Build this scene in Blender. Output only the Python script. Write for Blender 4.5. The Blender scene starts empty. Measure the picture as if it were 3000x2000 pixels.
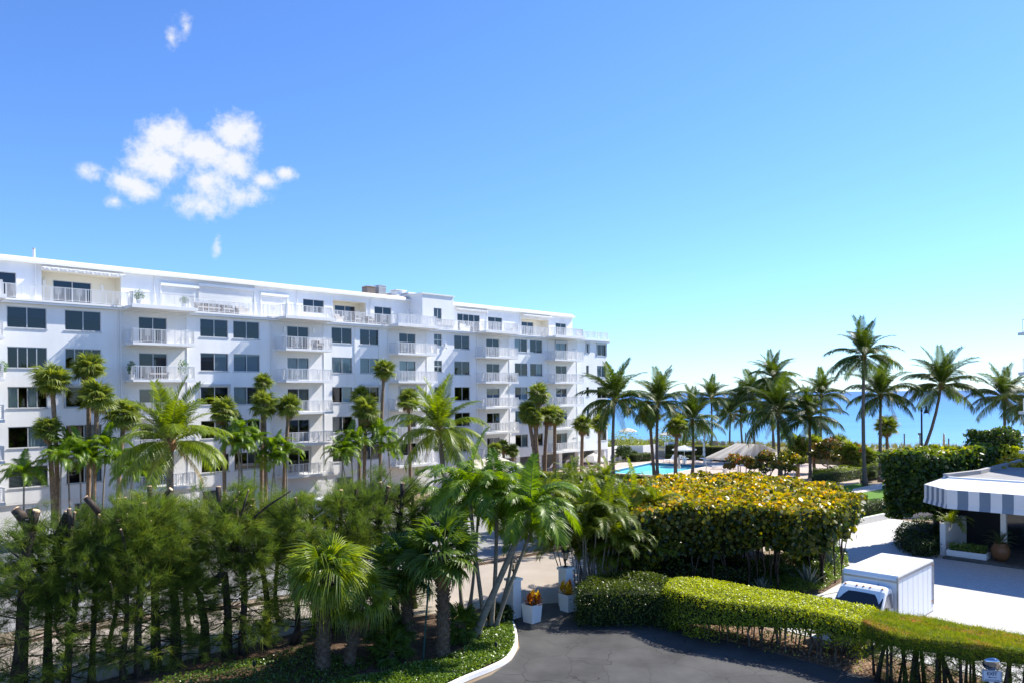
import bpy, bmesh, math, random
import numpy as np
from mathutils import Vector, Matrix, Euler
random.seed(7); rng = np.random.default_rng(7)
SC = bpy.context.scene; COL = SC.collection
R_ = math.radians

# ---------------------------------------------------------------- camera, sky, sun, exposure
FPX, TH, HY, EYE = 2250.0, math.atan(.0098), 1154.4, 10.0      # focal length in source pixels, slight roll, horizon row, eye height (m)
RV = np.array([math.cos(TH), 0, -math.sin(TH)]); UV = np.array([math.sin(TH), 0, math.cos(TH)]); FV = np.array([0, 1., 0])
cam = bpy.data.cameras.new('camera'); camo = bpy.data.objects.new('camera', cam); COL.objects.link(camo)
camo.matrix_world = Matrix(((RV[0], UV[0], -FV[0], 0), (RV[1], UV[1], -FV[1], 0), (RV[2], UV[2], -FV[2], EYE), (0, 0, 0, 1)))
cam.sensor_width = 36; cam.lens = 27; cam.shift_y = 154.4/3000; cam.clip_start = .2; cam.clip_end = 60000
SC.camera = camo

def ray(px, py): return FV + (px-1500)/FPX*RV + (HY-py)/FPX*UV
def G(px, py, z=0.):            # the point at height z seen at a source pixel
    d = ray(px, py); return d*((z-EYE)/d[2]) + np.array([0, 0, EYE])
def P(px, py, Y): return ray(px, py)*Y + np.array([0, 0, EYE])

SUN_AZ, SUN_EL = R_(59.5), R_(44)
sun = bpy.data.lights.new('sun', 'SUN'); sun.energy = 5.0; sun.angle = R_(.53); sun.color = (1.0, .94, .84)
suno = bpy.data.objects.new('sun', sun); COL.objects.link(suno)
sd = Vector((math.sin(SUN_AZ)*math.cos(SUN_EL), math.cos(SUN_AZ)*math.cos(SUN_EL), math.sin(SUN_EL)))
suno.rotation_euler = sd.to_track_quat('Z', 'Y').to_euler(); suno.location = (40, 20, 60)
SC.view_settings.view_transform = 'Standard'; SC.view_settings.look = 'None'
SC.view_settings.gamma = 1; SC.view_settings.use_curve_mapping = False
SC.view_settings.exposure = 0.90
SC.cycles.max_bounces = 8; SC.cycles.transparent_max_bounces = 10; SC.cycles.diffuse_bounces = 3
SC.cycles.use_adaptive_sampling = True; SC.cycles.caustics_reflective = False; SC.cycles.caustics_refractive = False
try: SC.cycles.use_denoising = True
except Exception: pass

world = bpy.data.worlds.new('World'); SC.world = world; world.use_nodes = True
def world_nodes():
    nt = world.node_tree; N = nt.nodes; L = nt.links; N.clear()
    out = N.new('ShaderNodeOutputWorld'); bg = N.new('ShaderNodeBackground')
    sky = N.new('ShaderNodeTexSky'); sky.sky_type = 'NISHITA'; sky.sun_disc = False
    sky.sun_elevation = SUN_EL; sky.sun_rotation = SUN_AZ
    sky.altitude = 0; sky.air_density = 1.0; sky.dust_density = .12; sky.ozone_density = 4.6
    bg.inputs['Strength'].default_value = .13
    tc = N.new('ShaderNodeTexCoord'); sp = N.new('ShaderNodeSeparateXYZ'); L.new(tc.outputs['Generated'], sp.inputs[0])
    def m(op, a, b=None, c=None, clamp=False):
        n = N.new('ShaderNodeMath'); n.operation = op; n.use_clamp = clamp
        for i, x in enumerate((a, b, c)):
            if x is None: continue
            if isinstance(x, (int, float)): n.inputs[i].default_value = x
            else: L.new(x, n.inputs[i])
        return n.outputs[0]
    az = m('ARCTAN2', sp.outputs[0], sp.outputs[1]); el = m('ARCSINE', sp.outputs[2])
    # fair-weather clouds: lobes given by bearing and elevation, frayed by fractal noise
    lobes = [(500,405,80,56,1.15),(680,395,74,50,1.2),(600,440,100,54,1.2),(470,480,90,64,1.15),(395,545,76,40,1.0),(335,590,36,20,.6),(690,470,56,60,1.0),(610,530,80,50,.82),
             (590,600,80,40,.74),(725,578,60,30,.76),(775,530,36,24,.74),(838,507,30,18,.78),(255,506,46,26,.8),(500,110,22,40,.46),(545,85,16,26,.4),(634,718,18,34,.78)]
    # the same kind of small cloud goes on around the sky outside the picture
    rr = random.Random(3); extra = []
    for k in range(5):
        a = rr.uniform(.9, 5.4); e = rr.uniform(.25, 1.0)
        for j in range(1): extra.append((a+rr.uniform(-.05, .05), e+rr.uniform(-.02, .02), rr.uniform(.05, .09), rr.uniform(.03, .05), .9))
    acc = None
    def lobe(a, e, ra, re, amp, acc):
        x = m('DIVIDE', m('SUBTRACT', az, a), ra); y = m('DIVIDE', m('SUBTRACT', el, e), re)
        r2 = m('ADD', m('MULTIPLY', x, x), m('MULTIPLY', y, y))
        v = m('MULTIPLY', m('SUBTRACT', 1.0, m('SQRT', r2), clamp=False), amp)
        return v if acc is None else m('SMOOTH_MAX', acc, v, .25)
    for px, py, rx, ry, amp in lobes:
        d = ray(px, py); d = d/np.linalg.norm(d)
        a = math.atan2(d[0], d[1]); e = math.asin(d[2]); c = math.cos(a)
        acc = lobe(a, e, rx/FPX*c*c*1.34, ry/FPX*c*1.34, amp, acc)
    acc2 = None
    for q in extra:
        a = q[0] if q[0] < math.pi else q[0]-2*math.pi
        acc2 = lobe(a, q[1], q[2]*1.5, q[3]*1.5, q[4], acc2)
    acc = m('MAXIMUM', acc, acc2)
    no = N.new('ShaderNodeTexNoise'); no.inputs['Scale'].default_value = 20; no.inputs['Detail'].default_value = 10; no.inputs['Roughness'].default_value = .62
    no.inputs['Distortion'].default_value = .35
    L.new(tc.outputs['Generated'], no.inputs['Vector'])
    no2 = N.new('ShaderNodeTexNoise'); no2.inputs['Scale'].default_value = 75; no2.inputs['Detail'].default_value = 8; no2.inputs['Roughness'].default_value = .65
    L.new(tc.outputs['Generated'], no2.inputs['Vector'])
    den = m('ADD', acc, m('ADD', m('MULTIPLY', m('SUBTRACT', no.outputs[0], .5), 1.45), m('MULTIPLY', m('SUBTRACT', no2.outputs[0], .5), 1.15)))
    mr = N.new('ShaderNodeMapRange'); mr.interpolation_type = 'SMOOTHSTEP'; L.new(den, mr.inputs['Value'])
    mr.inputs['From Min'].default_value = .0; mr.inputs['From Max'].default_value = .84; mr.inputs['To Max'].default_value = .93
    gate = m('GREATER_THAN', acc, -.6)
    fac = m('MULTIPLY', mr.outputs[0], gate)
    mix = N.new('ShaderNodeMixRGB'); L.new(fac, mix.inputs[0])
    tint = N.new('ShaderNodeMixRGB'); tint.blend_type = 'MULTIPLY'; tint.inputs[0].default_value = 1; tint.inputs[2].default_value = SKY_TINT
    L.new(sky.outputs[0], tint.inputs[1])
    L.new(tint.outputs[0], mix.inputs[1]); mix.inputs[2].default_value = CLOUD_COL
    L.new(mix.outputs[0], bg.inputs['Color']); L.new(bg.outputs[0], out.inputs[0])
SKY_TINT = (.525, .70, .98, 1); CLOUD_COL = (4.0, 4.05, 4.1, 1)
world_nodes()
world.cycles.sampling_method = 'MANUAL'; world.cycles.sample_map_resolution = 256

# ---------------------------------------------------------------- object helpers
def props(o, label=None, cat=None, group=None, kind=None):
    if label: o['label'] = label
    if cat: o['category'] = cat
    if group: o['group'] = group
    if kind: o['kind'] = kind
    return o
def link(o, parent=None):
    COL.objects.link(o)
    if parent is not None: o.parent = parent
    return o
def empty(name, loc=(0, 0, 0), rz=0, label=None, cat=None, group=None):
    o = bpy.data.objects.new(name, None); o.location = Vector([float(v) for v in loc]); o.rotation_euler = (0, 0, rz); o.empty_display_size = .3
    link(o); return props(o, label, cat, group)
def inst(name, me, parent=None, loc=(0, 0, 0), rot=(0, 0, 0), scale=1):
    o = bpy.data.objects.new(name, me); link(o, parent); o.location = Vector([float(v) for v in loc]); o.rotation_euler = rot
    o.scale = (scale,)*3 if isinstance(scale, (int, float)) else scale
    return o
def copy_tree(o, parent=None):
    c = o.copy(); COL.objects.link(c); c.parent = parent
    for ch in list(o.children): copy_tree(ch, c)
    return c
def npmesh(name, V, F, mat, tint=None, smooth=False):      # V (n,3), F (m,k)
    V = np.asarray(V, dtype=np.float32); F = np.asarray(F, dtype=np.int32)
    me = bpy.data.meshes.new(name); n, (m_, k) = len(V), F.shape
    me.vertices.add(n); me.vertices.foreach_set('co', V.ravel())
    me.loops.add(m_*k); me.loops.foreach_set('vertex_index', F.ravel())
    me.polygons.add(m_); me.polygons.foreach_set('loop_start', np.arange(0, m_*k, k, dtype=np.int32))
    try: me.polygons.foreach_set('loop_total', np.full(m_, k, dtype=np.int32))
    except Exception: pass
    if tint is not None:
        a = me.attributes.new('tint', 'FLOAT', 'POINT'); a.data.foreach_set('value', np.asarray(tint, dtype=np.float32))
    me.update(calc_edges=True)
    if smooth: me.polygons.foreach_set('use_smooth', np.ones(m_, dtype=bool))
    me.materials.append(mat); return me

class MB:
    def __init__(s): s.v = []; s.f = []; s.mi = []; s.t = []; s.cur = 0
    def add(s, vs, fs, t=0.):
        b = len(s.v); s.v += [tuple(float(c) for c in v) for v in vs]; s.f += [tuple(b+i for i in f) for f in fs]; s.mi += [s.cur]*len(fs); s.t += [t]*len(vs)
        return s
    def box(s, x0, x1, y0, y1, z0, z1):
        return s.add([(x0,y0,z0),(x1,y0,z0),(x1,y1,z0),(x0,y1,z0),(x0,y0,z1),(x1,y0,z1),(x1,y1,z1),(x0,y1,z1)],
                     [(0,3,2,1),(4,5,6,7),(0,1,5,4),(1,2,6,5),(2,3,7,6),(3,0,4,7)])
    def quad(s, a, b, c, d, t=0.): return s.add([a, b, c, d], [(0, 1, 2, 3)], t)
    def bar(s, a, b, w, h=None, up=(0, 0, 1)):
        a = Vector(a); b = Vector(b); d = (b-a).normalized(); h = h or w; u = Vector(up)
        if abs(d.dot(u)) > .98: u = Vector((0, 1, 0))
        x = d.cross(u).normalized()*w/2; y = d.cross(x).normalized()*h/2
        vs = [a-x-y, a+x-y, a+x+y, a-x+y, b-x-y, b+x-y, b+x+y, b-x+y]
        return s.add(vs, [(0,3,2,1),(4,5,6,7),(0,1,5,4),(1,2,6,5),(2,3,7,6),(3,0,4,7)])
    def tube(s, pts, rad, n=8, cap=True):
        pts = [Vector([float(c) for c in p]) for p in pts]; m_ = len(pts)
        if not hasattr(rad, '__len__'): rad = [rad]*m_
        vs = []; prev = None
        for i, p in enumerate(pts):
            d = (pts[min(i+1, m_-1)]-pts[max(i-1, 0)])
            d = d.normalized() if d.length > 1e-9 else Vector((0, 0, 1))
            if prev is None:
                u = Vector((1, 0, 0)) if abs(d.x) < .9 else Vector((0, 1, 0))
                x = (u-d*u.dot(d)).normalized()
            else: x = (prev-d*prev.dot(d)).normalized()
            prev = x; y = d.cross(x)
            for k in range(n):
                a = 2*math.pi*k/n; vs.append(p+(x*math.cos(a)+y*math.sin(a))*rad[i])
        fs = [(i*n+k, i*n+(k+1) % n, (i+1)*n+(k+1) % n, (i+1)*n+k) for i in range(m_-1) for k in range(n)]
        if cap: fs += [tuple(range(n-1, -1, -1)), tuple((m_-1)*n+k for k in range(n))]
        return s.add(vs, fs)
    def lathe(s, prof, n=16, c=(0, 0, 0)):
        vs = [(c[0]+r*math.cos(2*math.pi*k/n), c[1]+r*math.sin(2*math.pi*k/n), c[2]+z) for r, z in prof for k in range(n)]; m_ = len(prof)
        fs = [(i*n+k, i*n+(k+1) % n, (i+1)*n+(k+1) % n, (i+1)*n+k) for i in range(m_-1) for k in range(n)]
        fs += [tuple(range(n-1, -1, -1)), tuple((m_-1)*n+k for k in range(n))]
        return s.add(vs, fs)
    def prism(s, poly, z0, z1):
        n = len(poly); vs = [(x, y, z0) for x, y in poly]+[(x, y, z1) for x, y in poly]
        return s.add(vs, [tuple(range(n-1, -1, -1)), tuple(range(n, 2*n))]+[(i, (i+1) % n, n+(i+1) % n, n+i) for i in range(n)])
    def mesh(s, name, mats, smooth=False):
        me = bpy.data.meshes.new(name); me.from_pydata(s.v, [], s.f)
        for mt in (mats if isinstance(mats, (list, tuple)) else [mats]): me.materials.append(mt)
        if any(s.mi): me.polygons.foreach_set('material_index', s.mi)
        if any(s.t):
            a = me.attributes.new('tint', 'FLOAT', 'POINT'); a.data.foreach_set('value', s.t)
        if smooth: me.polygons.foreach_set('use_smooth', [True]*len(me.polygons))
        me.update(); return me
    def build(s, name, mats, parent=None, smooth=False, loc=(0, 0, 0), rz=0, **kw):
        o = inst(name, s.mesh(name, mats, smooth), parent, loc, (0, 0, rz)); return props(o, **kw)

# ---------------------------------------------------------------- materials
MATS = {}
def material(name, col, rough=.7, var=.12, scale=3., spec=.3, metal=0, bump=0., bscale=40., col2=None, coord='Object', trans=0, emit=None, stretch=None, detail=5):
    if name in MATS: return MATS[name]
    mt = bpy.data.materials.new(name); mt.use_nodes = True; nt = mt.node_tree; N = nt.nodes; L = nt.links
    b = N['Principled BSDF']; b.inputs['Roughness'].default_value = rough; b.inputs['Metallic'].default_value = metal
    b.inputs['Specular IOR Level'].default_value = spec
    tc = N.new('ShaderNodeTexCoord'); vec = tc.outputs[coord]
    if stretch:
        mp = N.new('ShaderNodeMapping'); mp.inputs['Scale'].default_value = stretch; L.new(vec, mp.inputs[0]); vec = mp.outputs[0]
    if var or col2:
        no = N.new('ShaderNodeTexNoise'); no.inputs['Scale'].default_value = scale; no.inputs['Detail'].default_value = detail; no.inputs['Roughness'].default_value = .6
        L.new(vec, no.inputs['Vector'])
        rp = N.new('ShaderNodeValToRGB'); L.new(no.outputs[0], rp.inputs[0])
        c2 = col2 or tuple(min(1, c*(1+var)) for c in col); c1 = col if col2 else tuple(c*(1-var) for c in col)
        rp.color_ramp.elements[0].position = .33; rp.color_ramp.elements[1].position = .68
        rp.color_ramp.elements[0].color = (*c1[:3], 1); rp.color_ramp.elements[1].color = (*c2[:3], 1)
        L.new(rp.outputs[0], b.inputs['Base Color'])
    else: b.inputs['Base Color'].default_value = (*col[:3], 1)
    if bump:
        n2 = N.new('ShaderNodeTexNoise'); n2.inputs['Scale'].default_value = bscale; n2.inputs['Detail'].default_value = 4; L.new(vec, n2.inputs['Vector'])
        bp = N.new('ShaderNodeBump'); bp.inputs['Strength'].default_value = bump; bp.inputs['Distance'].default_value = .02
        L.new(n2.outputs[0], bp.inputs['Height']); L.new(bp.outputs[0], b.inputs['Normal'])
    MATS[name] = mt; return mt
def leafmat(name, c1, c2, rough=.45, trans=.35, spec=.4, objr=.3, c3=None):
    """foliage: colour between c1 and c2 by the per-leaf attribute and a per-object random, part of the light let through"""
    if name in MATS: return MATS[name]
    mt = bpy.data.materials.new(name); mt.use_nodes = True; nt = mt.node_tree; N = nt.nodes; L = nt.links
    b = N['Principled BSDF']; b.inputs['Roughness'].default_value = rough; b.inputs['Specular IOR Level'].default_value = spec
    at = N.new('ShaderNodeAttribute'); at.attribute_name = 'tint'; oi = N.new('ShaderNodeObjectInfo')
    ad = N.new('ShaderNodeMath'); ad.operation = 'MULTIPLY_ADD'; L.new(oi.outputs['Random'], ad.inputs[0]); ad.inputs[1].default_value = objr
    s2 = N.new('ShaderNodeMath'); s2.operation = 'MULTIPLY'; L.new(at.outputs['Fac'], s2.inputs[0]); s2.inputs[1].default_value = 1-objr
    L.new(s2.outputs[0], ad.inputs[2])
    rp = N.new('ShaderNodeValToRGB'); L.new(ad.outputs[0], rp.inputs[0])
    e = rp.color_ramp.elements; e[0].position = .05; e[1].position = .8 if not c3 else .62; e[0].color = (*c1, 1); e[1].color = (*c2, 1)
    if c3: q = e.new(.92); q.color = (*c3, 1)
    L.new(rp.outputs[0], b.inputs['Base Color'])
    tr = N.new('ShaderNodeBsdfTranslucent'); hs = N.new('ShaderNodeHueSaturation'); hs.inputs['Saturation'].default_value = 1.1; hs.inputs['Value'].default_value = 2.1
    hs.inputs['Hue'].default_value = .49
    L.new(rp.outputs[0], hs.inputs['Color']); L.new(hs.outputs[0], tr.inputs[0])
    mx = N.new('ShaderNodeMixShader'); mx.inputs[0].default_value = trans; L.new(b.outputs[0], mx.inputs[1]); L.new(tr.outputs[0], mx.inputs[2])
    L.new(mx.outputs[0], N['Material Output'].inputs['Surface'])
    MATS[name] = mt; return mt
def glassmat(name, tint=(.25, .35, .42), refl=1.0, fmin=.06):
    if name in MATS: return MATS[name]
    mt = bpy.data.materials.new(name); mt.use_nodes = True; nt = mt.node_tree; N = nt.nodes; L = nt.links; N.remove(N['Principled BSDF'])
    tr = N.new('ShaderNodeBsdfTransparent'); tr.inputs[0].default_value = (*tint, 1); gl = N.new('ShaderNodeBsdfGlossy'); gl.inputs['Roughness'].default_value = .01
    gl.inputs['Color'].default_value = (.95, .97, 1, 1)
    fr = N.new('ShaderNodeFresnel'); fr.inputs[0].default_value = 1.52
    ma = N.new('ShaderNodeMath'); ma.operation = 'MULTIPLY_ADD'; L.new(fr.outputs[0], ma.inputs[0]); ma.inputs[1].default_value = refl; ma.inputs[2].default_value = fmin
    no = N.new('ShaderNodeTexNoise'); no.inputs['Scale'].default_value = .6; bp = N.new('ShaderNodeBump'); bp.inputs['Strength'].default_value = .04
    L.new(no.outputs[0], bp.inputs['Height']); L.new(bp.outputs[0], gl.inputs['Normal'])
    mx = N.new('ShaderNodeMixShader'); L.new(ma.outputs[0], mx.inputs[0]); L.new(tr.outputs[0], mx.inputs[1]); L.new(gl.outputs[0], mx.inputs[2])
    L.new(mx.outputs[0], N['Material Output'].inputs['Surface']); MATS[name] = mt; return mt

def clothmat(name, col, tr=.4):
    if name in MATS: return MATS[name]
    mt = material(name, col, .85, .03, 1); nt = mt.node_tree; N = nt.nodes; L = nt.links; b = N['Principled BSDF']; t = N.new('ShaderNodeBsdfTranslucent'); t.inputs[0].default_value = (*col, 1)
    mx = N.new('ShaderNodeMixShader'); mx.inputs[0].default_value = tr; L.new(b.outputs[0], mx.inputs[1]); L.new(t.outputs[0], mx.inputs[2]); L.new(mx.outputs[0], N['Material Output'].inputs['Surface']); return mt
WHITE = material('white_stucco', (.78, .78, .765), .85, .0, .35, bump=.06, bscale=60, col2=(.88, .88, .875), stretch=(1.6, 1.6, .22), detail=8)
WHITE2 = material('white_paint', (.85, .85, .84), .55, .02, 2)
CREAM = material('cream_paint', (.80, .755, .64), .8, .03, 1)
ROOFW = material('roof_edge_beige', (.50, .43, .36), .85, .08, 1.2, col2=(.66, .61, .55), stretch=(1, 1, 6))
ALU = material('grey_aluminium', (.50, .51, .52), .4, .05, 4, metal=.3)
RAILM = material('white_rail_paint', (.74, .75, .76), .5, .02, 3)
DARKIN = material('dark_room', (.05, .05, .055), .9, .2, .8)
GLASS = glassmat('tinted_window_glass', tint=(.30, .36, .40), fmin=.05)
GLASSB = glassmat('blue_tinted_glass', tint=(.10, .17, .25), refl=.7, fmin=.025)
GLASSL = glassmat('clear_window_glass', tint=(.66, .76, .80), refl=.7, fmin=.03)
CURT = material('pale_curtain', (.72, .74, .70), .9, .10, 1.0, stretch=(14, 1, .2))
BLIND = material('blind_fabric', (.40, .46, .48), .9, .10, 1.0, stretch=(1, 1, 26))
MULCH = material('mulch', (.09, .055, .035), .95, .3, 6, col2=(.27, .185, .125), bump=.6, bscale=30)
# ---------------------------------------------------------------- the setting: ground sheets
def sheet(name, poly, z, mt, kind='structure', parent=None, thick=None):
    mb = MB(); n = len(poly)
    if thick: mb.prism([(float(p[0]), float(p[1])) for p in poly], z-thick, z)
    else: mb.add([(p[0], p[1], z) for p in poly], [tuple(range(n))])
    return mb.build(name, mt, parent, kind=kind)
SOIL = material('sandy_soil', (.20, .15, .10), .95, .3, .8, col2=(.30, .24, .17), bump=.4, bscale=12)
STREET = material('tan_concrete_street', (.31, .265, .215), .9, .1, .25, col2=(.40, .345, .285), bump=.15, bscale=30)
LOT = material('grey_parking_asphalt', (.22, .215, .21), .9, .12, .4, col2=(.30, .295, .29), bump=.2, bscale=50)
def asphalt():
    mt = material('dark_asphalt', (.038, .038, .039), .85, .1, .45, col2=(.082, .082, .082), detail=12, bump=.35, bscale=120, spec=.35)
    nt = mt.node_tree; N = nt.nodes; L = nt.links; b = N['Principled BSDF']; src = b.inputs['Base Color'].links[0].from_socket
    tc = N.new('ShaderNodeTexCoord'); no = N.new('ShaderNodeTexNoise'); no.inputs['Scale'].default_value = 1.1; no.inputs['Detail'].default_value = 6
    L.new(tc.outputs['Object'], no.inputs['Vector'])
    mixv = N.new('ShaderNodeMixRGB'); mixv.inputs[0].default_value = .4; L.new(tc.outputs['Object'], mixv.inputs[1]); L.new(no.outputs['Color'], mixv.inputs[2])
    vo = N.new('ShaderNodeTexVoronoi'); vo.feature = 'DISTANCE_TO_EDGE'; vo.inputs['Scale'].default_value = .8; L.new(mixv.outputs[0], vo.inputs['Vector'])
    n2 = N.new('ShaderNodeTexNoise'); n2.inputs['Scale'].default_value = .35; L.new(tc.outputs['Object'], n2.inputs['Vector'])
    th = N.new('ShaderNodeMath'); th.operation = 'MULTIPLY'; L.new(n2.outputs[0], th.inputs[0]); th.inputs[1].default_value = .0085
    lt = N.new('ShaderNodeMath'); lt.operation = 'LESS_THAN'; L.new(vo.outputs['Distance'], lt.inputs[0]); L.new(th.outputs[0], lt.inputs[1])
    mx = N.new('ShaderNodeMixRGB'); L.new(lt.outputs[0], mx.inputs[0]); L.new(src, mx.inputs[1]); mx.inputs[2].default_value = (.018, .017, .016, 1)
    L.new(mx.outputs[0], b.inputs['Base Color']); return mt
ASPH = asphalt()
def pavers():
    mt = material('white_paver', (.62, .61, .60), .85, .03, .5)
    nt = mt.node_tree; N = nt.nodes; L = nt.links; b = N['Principled BSDF']
    tc = N.new('ShaderNodeTexCoord'); mp = N.new('ShaderNodeMapping'); mp.inputs['Rotation'].default_value = (0, 0, R_(-47)); L.new(tc.outputs['Object'], mp.inputs[0])
    br = N.new('ShaderNodeTexBrick'); br.inputs['Scale'].default_value = 1; br.inputs['Brick Width'].default_value = .28; br.inputs['Row Height'].default_value = .14
    br.inputs['Mortar Size'].default_value = .009; br.inputs['Color1'].default_value = (.56, .55, .53, 1); br.inputs['Color2'].default_value = (.50, .49, .475, 1); br.inputs['Mortar'].default_value = (.34, .335, .32, 1)
    L.new(mp.outputs[0], br.inputs['Vector']); L.new(br.outputs['Color'], b.inputs['Base Color']); return mt
PAVER = pavers()
DECK = material('pinkish_pool_deck', (.42, .34, .29), .9, .06, .6, col2=(.50, .41, .35))
GRASS = material('lawn_green', (.065, .16, .012), .95, .25, 3, col2=(.11, .24, .02), bump=.5, bscale=40)
SAND = material('beach_sand', (.55, .46, .35), .95, .12, .3, bump=.2, bscale=3)

sheet('ground', [(-3000, -200), (1200, -200), (600, -100), (75, 108), (40, 130), (5, 138), (-60, 200), (-3000, 3000)], -.02, SOIL)
sheet('beach', [(-900, 900), (-60, 150), (110, 118), (1500, -700), (1700, -700), (170, 135), (110, 160), (60, 182), (-30, 225), (-800, 1100)], -3.46, SAND)
sea_m = material('sea_water', (.1, .3, .6), .12, 0, 1)
def sea():
    mt = sea_m; nt = mt.node_tree; N = nt.nodes; L = nt.links; b = N['Principled BSDF']
    b.inputs['Roughness'].default_value = .3; b.inputs['IOR'].default_value = 1.33; b.inputs['Specular IOR Level'].default_value = .25
    g = N.new('ShaderNodeNewGeometry'); sx = N.new('ShaderNodeSeparateXYZ'); L.new(g.outputs['Position'], sx.inputs[0])
    # depth of water grows away from the shore line: pale turquoise over sand, then blue
    dt = N.new('ShaderNodeVectorMath'); dt.operation = 'DOT_PRODUCT'; L.new(g.outputs['Position'], dt.inputs[0]); dt.inputs[1].default_value = (.35, .94, 0)
    mr = N.new('ShaderNodeMapRange'); L.new(dt.outputs['Value'], mr.inputs[0]); mr.inputs[1].default_value = 180; mr.inputs[2].default_value = 2600
    pw = N.new('ShaderNodeMath'); pw.operation = 'POWER'; L.new(mr.outputs[0], pw.inputs[0]); pw.inputs[1].default_value = .42
    mp = N.new('ShaderNodeMapping'); mp.inputs['Scale'].default_value = (.012, .05, 1); mp.inputs['Rotation'].default_value = (0, 0, R_(-8)); L.new(g.outputs['Position'], mp.inputs[0])
    no = N.new('ShaderNodeTexNoise'); no.inputs['Scale'].default_value = 1; no.inputs['Detail'].default_value = 5; L.new(mp.outputs[0], no.inputs['Vector'])
    ad = N.new('ShaderNodeMath'); ad.operation = 'MULTIPLY_ADD'; L.new(no.outputs[0], ad.inputs[0]); ad.inputs[1].default_value = .22; 
    sb = N.new('ShaderNodeMath'); sb.operation = 'SUBTRACT'; L.new(pw.outputs[0], sb.inputs[0]); sb.inputs[1].default_value = .11; L.new(sb.outputs[0], ad.inputs[2])
    rp = N.new('ShaderNodeValToRGB'); L.new(ad.outputs[0], rp.inputs[0]); e = rp.color_ramp.elements
    e[0].color = (.16, .38, .55, 1); e[1].color = (.075, .175, .41, 1); q = e.new(.45); q.color = (.09, .26, .52, 1)
    L.new(rp.outputs[0], b.inputs['Base Color'])
    m2 = N.new('ShaderNodeMapping'); m2.inputs['Scale'].default_value = (.25, .9, 1); L.new(g.outputs['Position'], m2.inputs[0])
    n2 = N.new('ShaderNodeTexNoise'); n2.inputs['Scale'].default_value = 1; n2.inputs['Detail'].default_value = 6; n2.inputs['Roughness'].default_value = .7; L.new(m2.outputs[0], n2.inputs['Vector'])
    bp = N.new('ShaderNodeBump'); bp.inputs['Strength'].default_value = .8; bp.inputs['Distance'].default_value = .5; L.new(n2.outputs[0], bp.inputs['Height'])
    df = N.new('ShaderNodeBsdfDiffuse'); L.new(rp.outputs[0], df.inputs[0]); gl = N.new('ShaderNodeBsdfGlossy'); gl.inputs['Roughness'].default_value = .25; L.new(bp.outputs[0], gl.inputs['Normal'])
    mx = N.new('ShaderNodeMixShader'); mx.inputs[0].default_value = .13; L.new(df.outputs[0], mx.inputs[1]); L.new(gl.outputs[0], mx.inputs[2]); L.new(mx.outputs[0], N['Material Output'].inputs['Surface'])
sea()
sheet('sea', [(-40000, 1200), (-400, 700), (0, 190), (140, 130), (900, -400), (40000, -3000), (40000, 45000), (-40000, 45000)], -3.5, sea_m)

def gp(*pts, z=0.): return [tuple(G(px, py, z)[:2]) for px, py in pts]
# street and parking lot run alongside the apartment house
sheet('street', [(-33.3, 9.0), (-8.2, 33.6), (-.9, 36.2), (2.6, 36.9), (13, 45.5), (28, 60), (24, 64), (7.5, 52.6), (-2.9, 44.2), (-10, 38.0), (-16, 34.8), (-45, 10)], .004, STREET)
sheet('parking_lot', [(-52, 16), (-16.2, 36.2), (-10.2, 39.6), (-3.1, 45.9), (7.3, 54.2), (24, 66), (14, 78), (-4, 74), (-34, 45), (-60, 28)], .004, LOT)
kb = MB(); lk = [(-46, 9.8), (-16.1, 34.95), (-10.1, 38.15), (-3.0, 44.35), (7.4, 52.75), (23.8, 64.2)]
for a, b in zip(lk[:-1], lk[1:]):
    d = Vector((b[0]-a[0], b[1]-a[1], 0)); n = Vector((-d.y, d.x, 0)).normalized()*.09
    kb.bar((a[0]+n.x, a[1]+n.y, .06), (b[0]+n.x, b[1]+n.y, .06), .18, .13)
kb.build('kerb', material('old_kerb', (.33, .25, .19), .9, .2, 1.5), kind='structure')
sheet('driveway', [(-8, 12), (-1.9, 26.2), (-.85, 27.4), (-.1, 28.9), (.22, 30.4), (.15, 32.4), (-.2, 33.9), (-.9, 36.15), (2.6, 36.85), (3.4, 35.2), (6.2, 33.6), (9.0, 30.4), (13.5, 25.5), (16.5, 20), (14, 8), (-8, 8)], .008, ASPH)
sheet('paver_drive', [(9.8, 33.9), (13.2, 30.1), (16.9, 26.2), (19, 21), (45, 21), (48, 50), (33.5, 53), (29.5, 60.3), (22.9, 54.9), (19.6, 51), (19.8, 46.5), (19.2, 43.7), (17.5, 40.5), (15.2, 38.0), (12.2, 36.9)], .008, PAVER)
sheet('mulch_strip', [(3.0, 35.6), (6.2, 33.6), (9.0, 30.4), (13.5, 25.5), (16.0, 22.5), (18.5, 22.5), (16.5, 26.2), (13.0, 29.6), (10.5, 32.6), (7.4, 36.3), (4.0, 37.2)], .014, MULCH)
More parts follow.
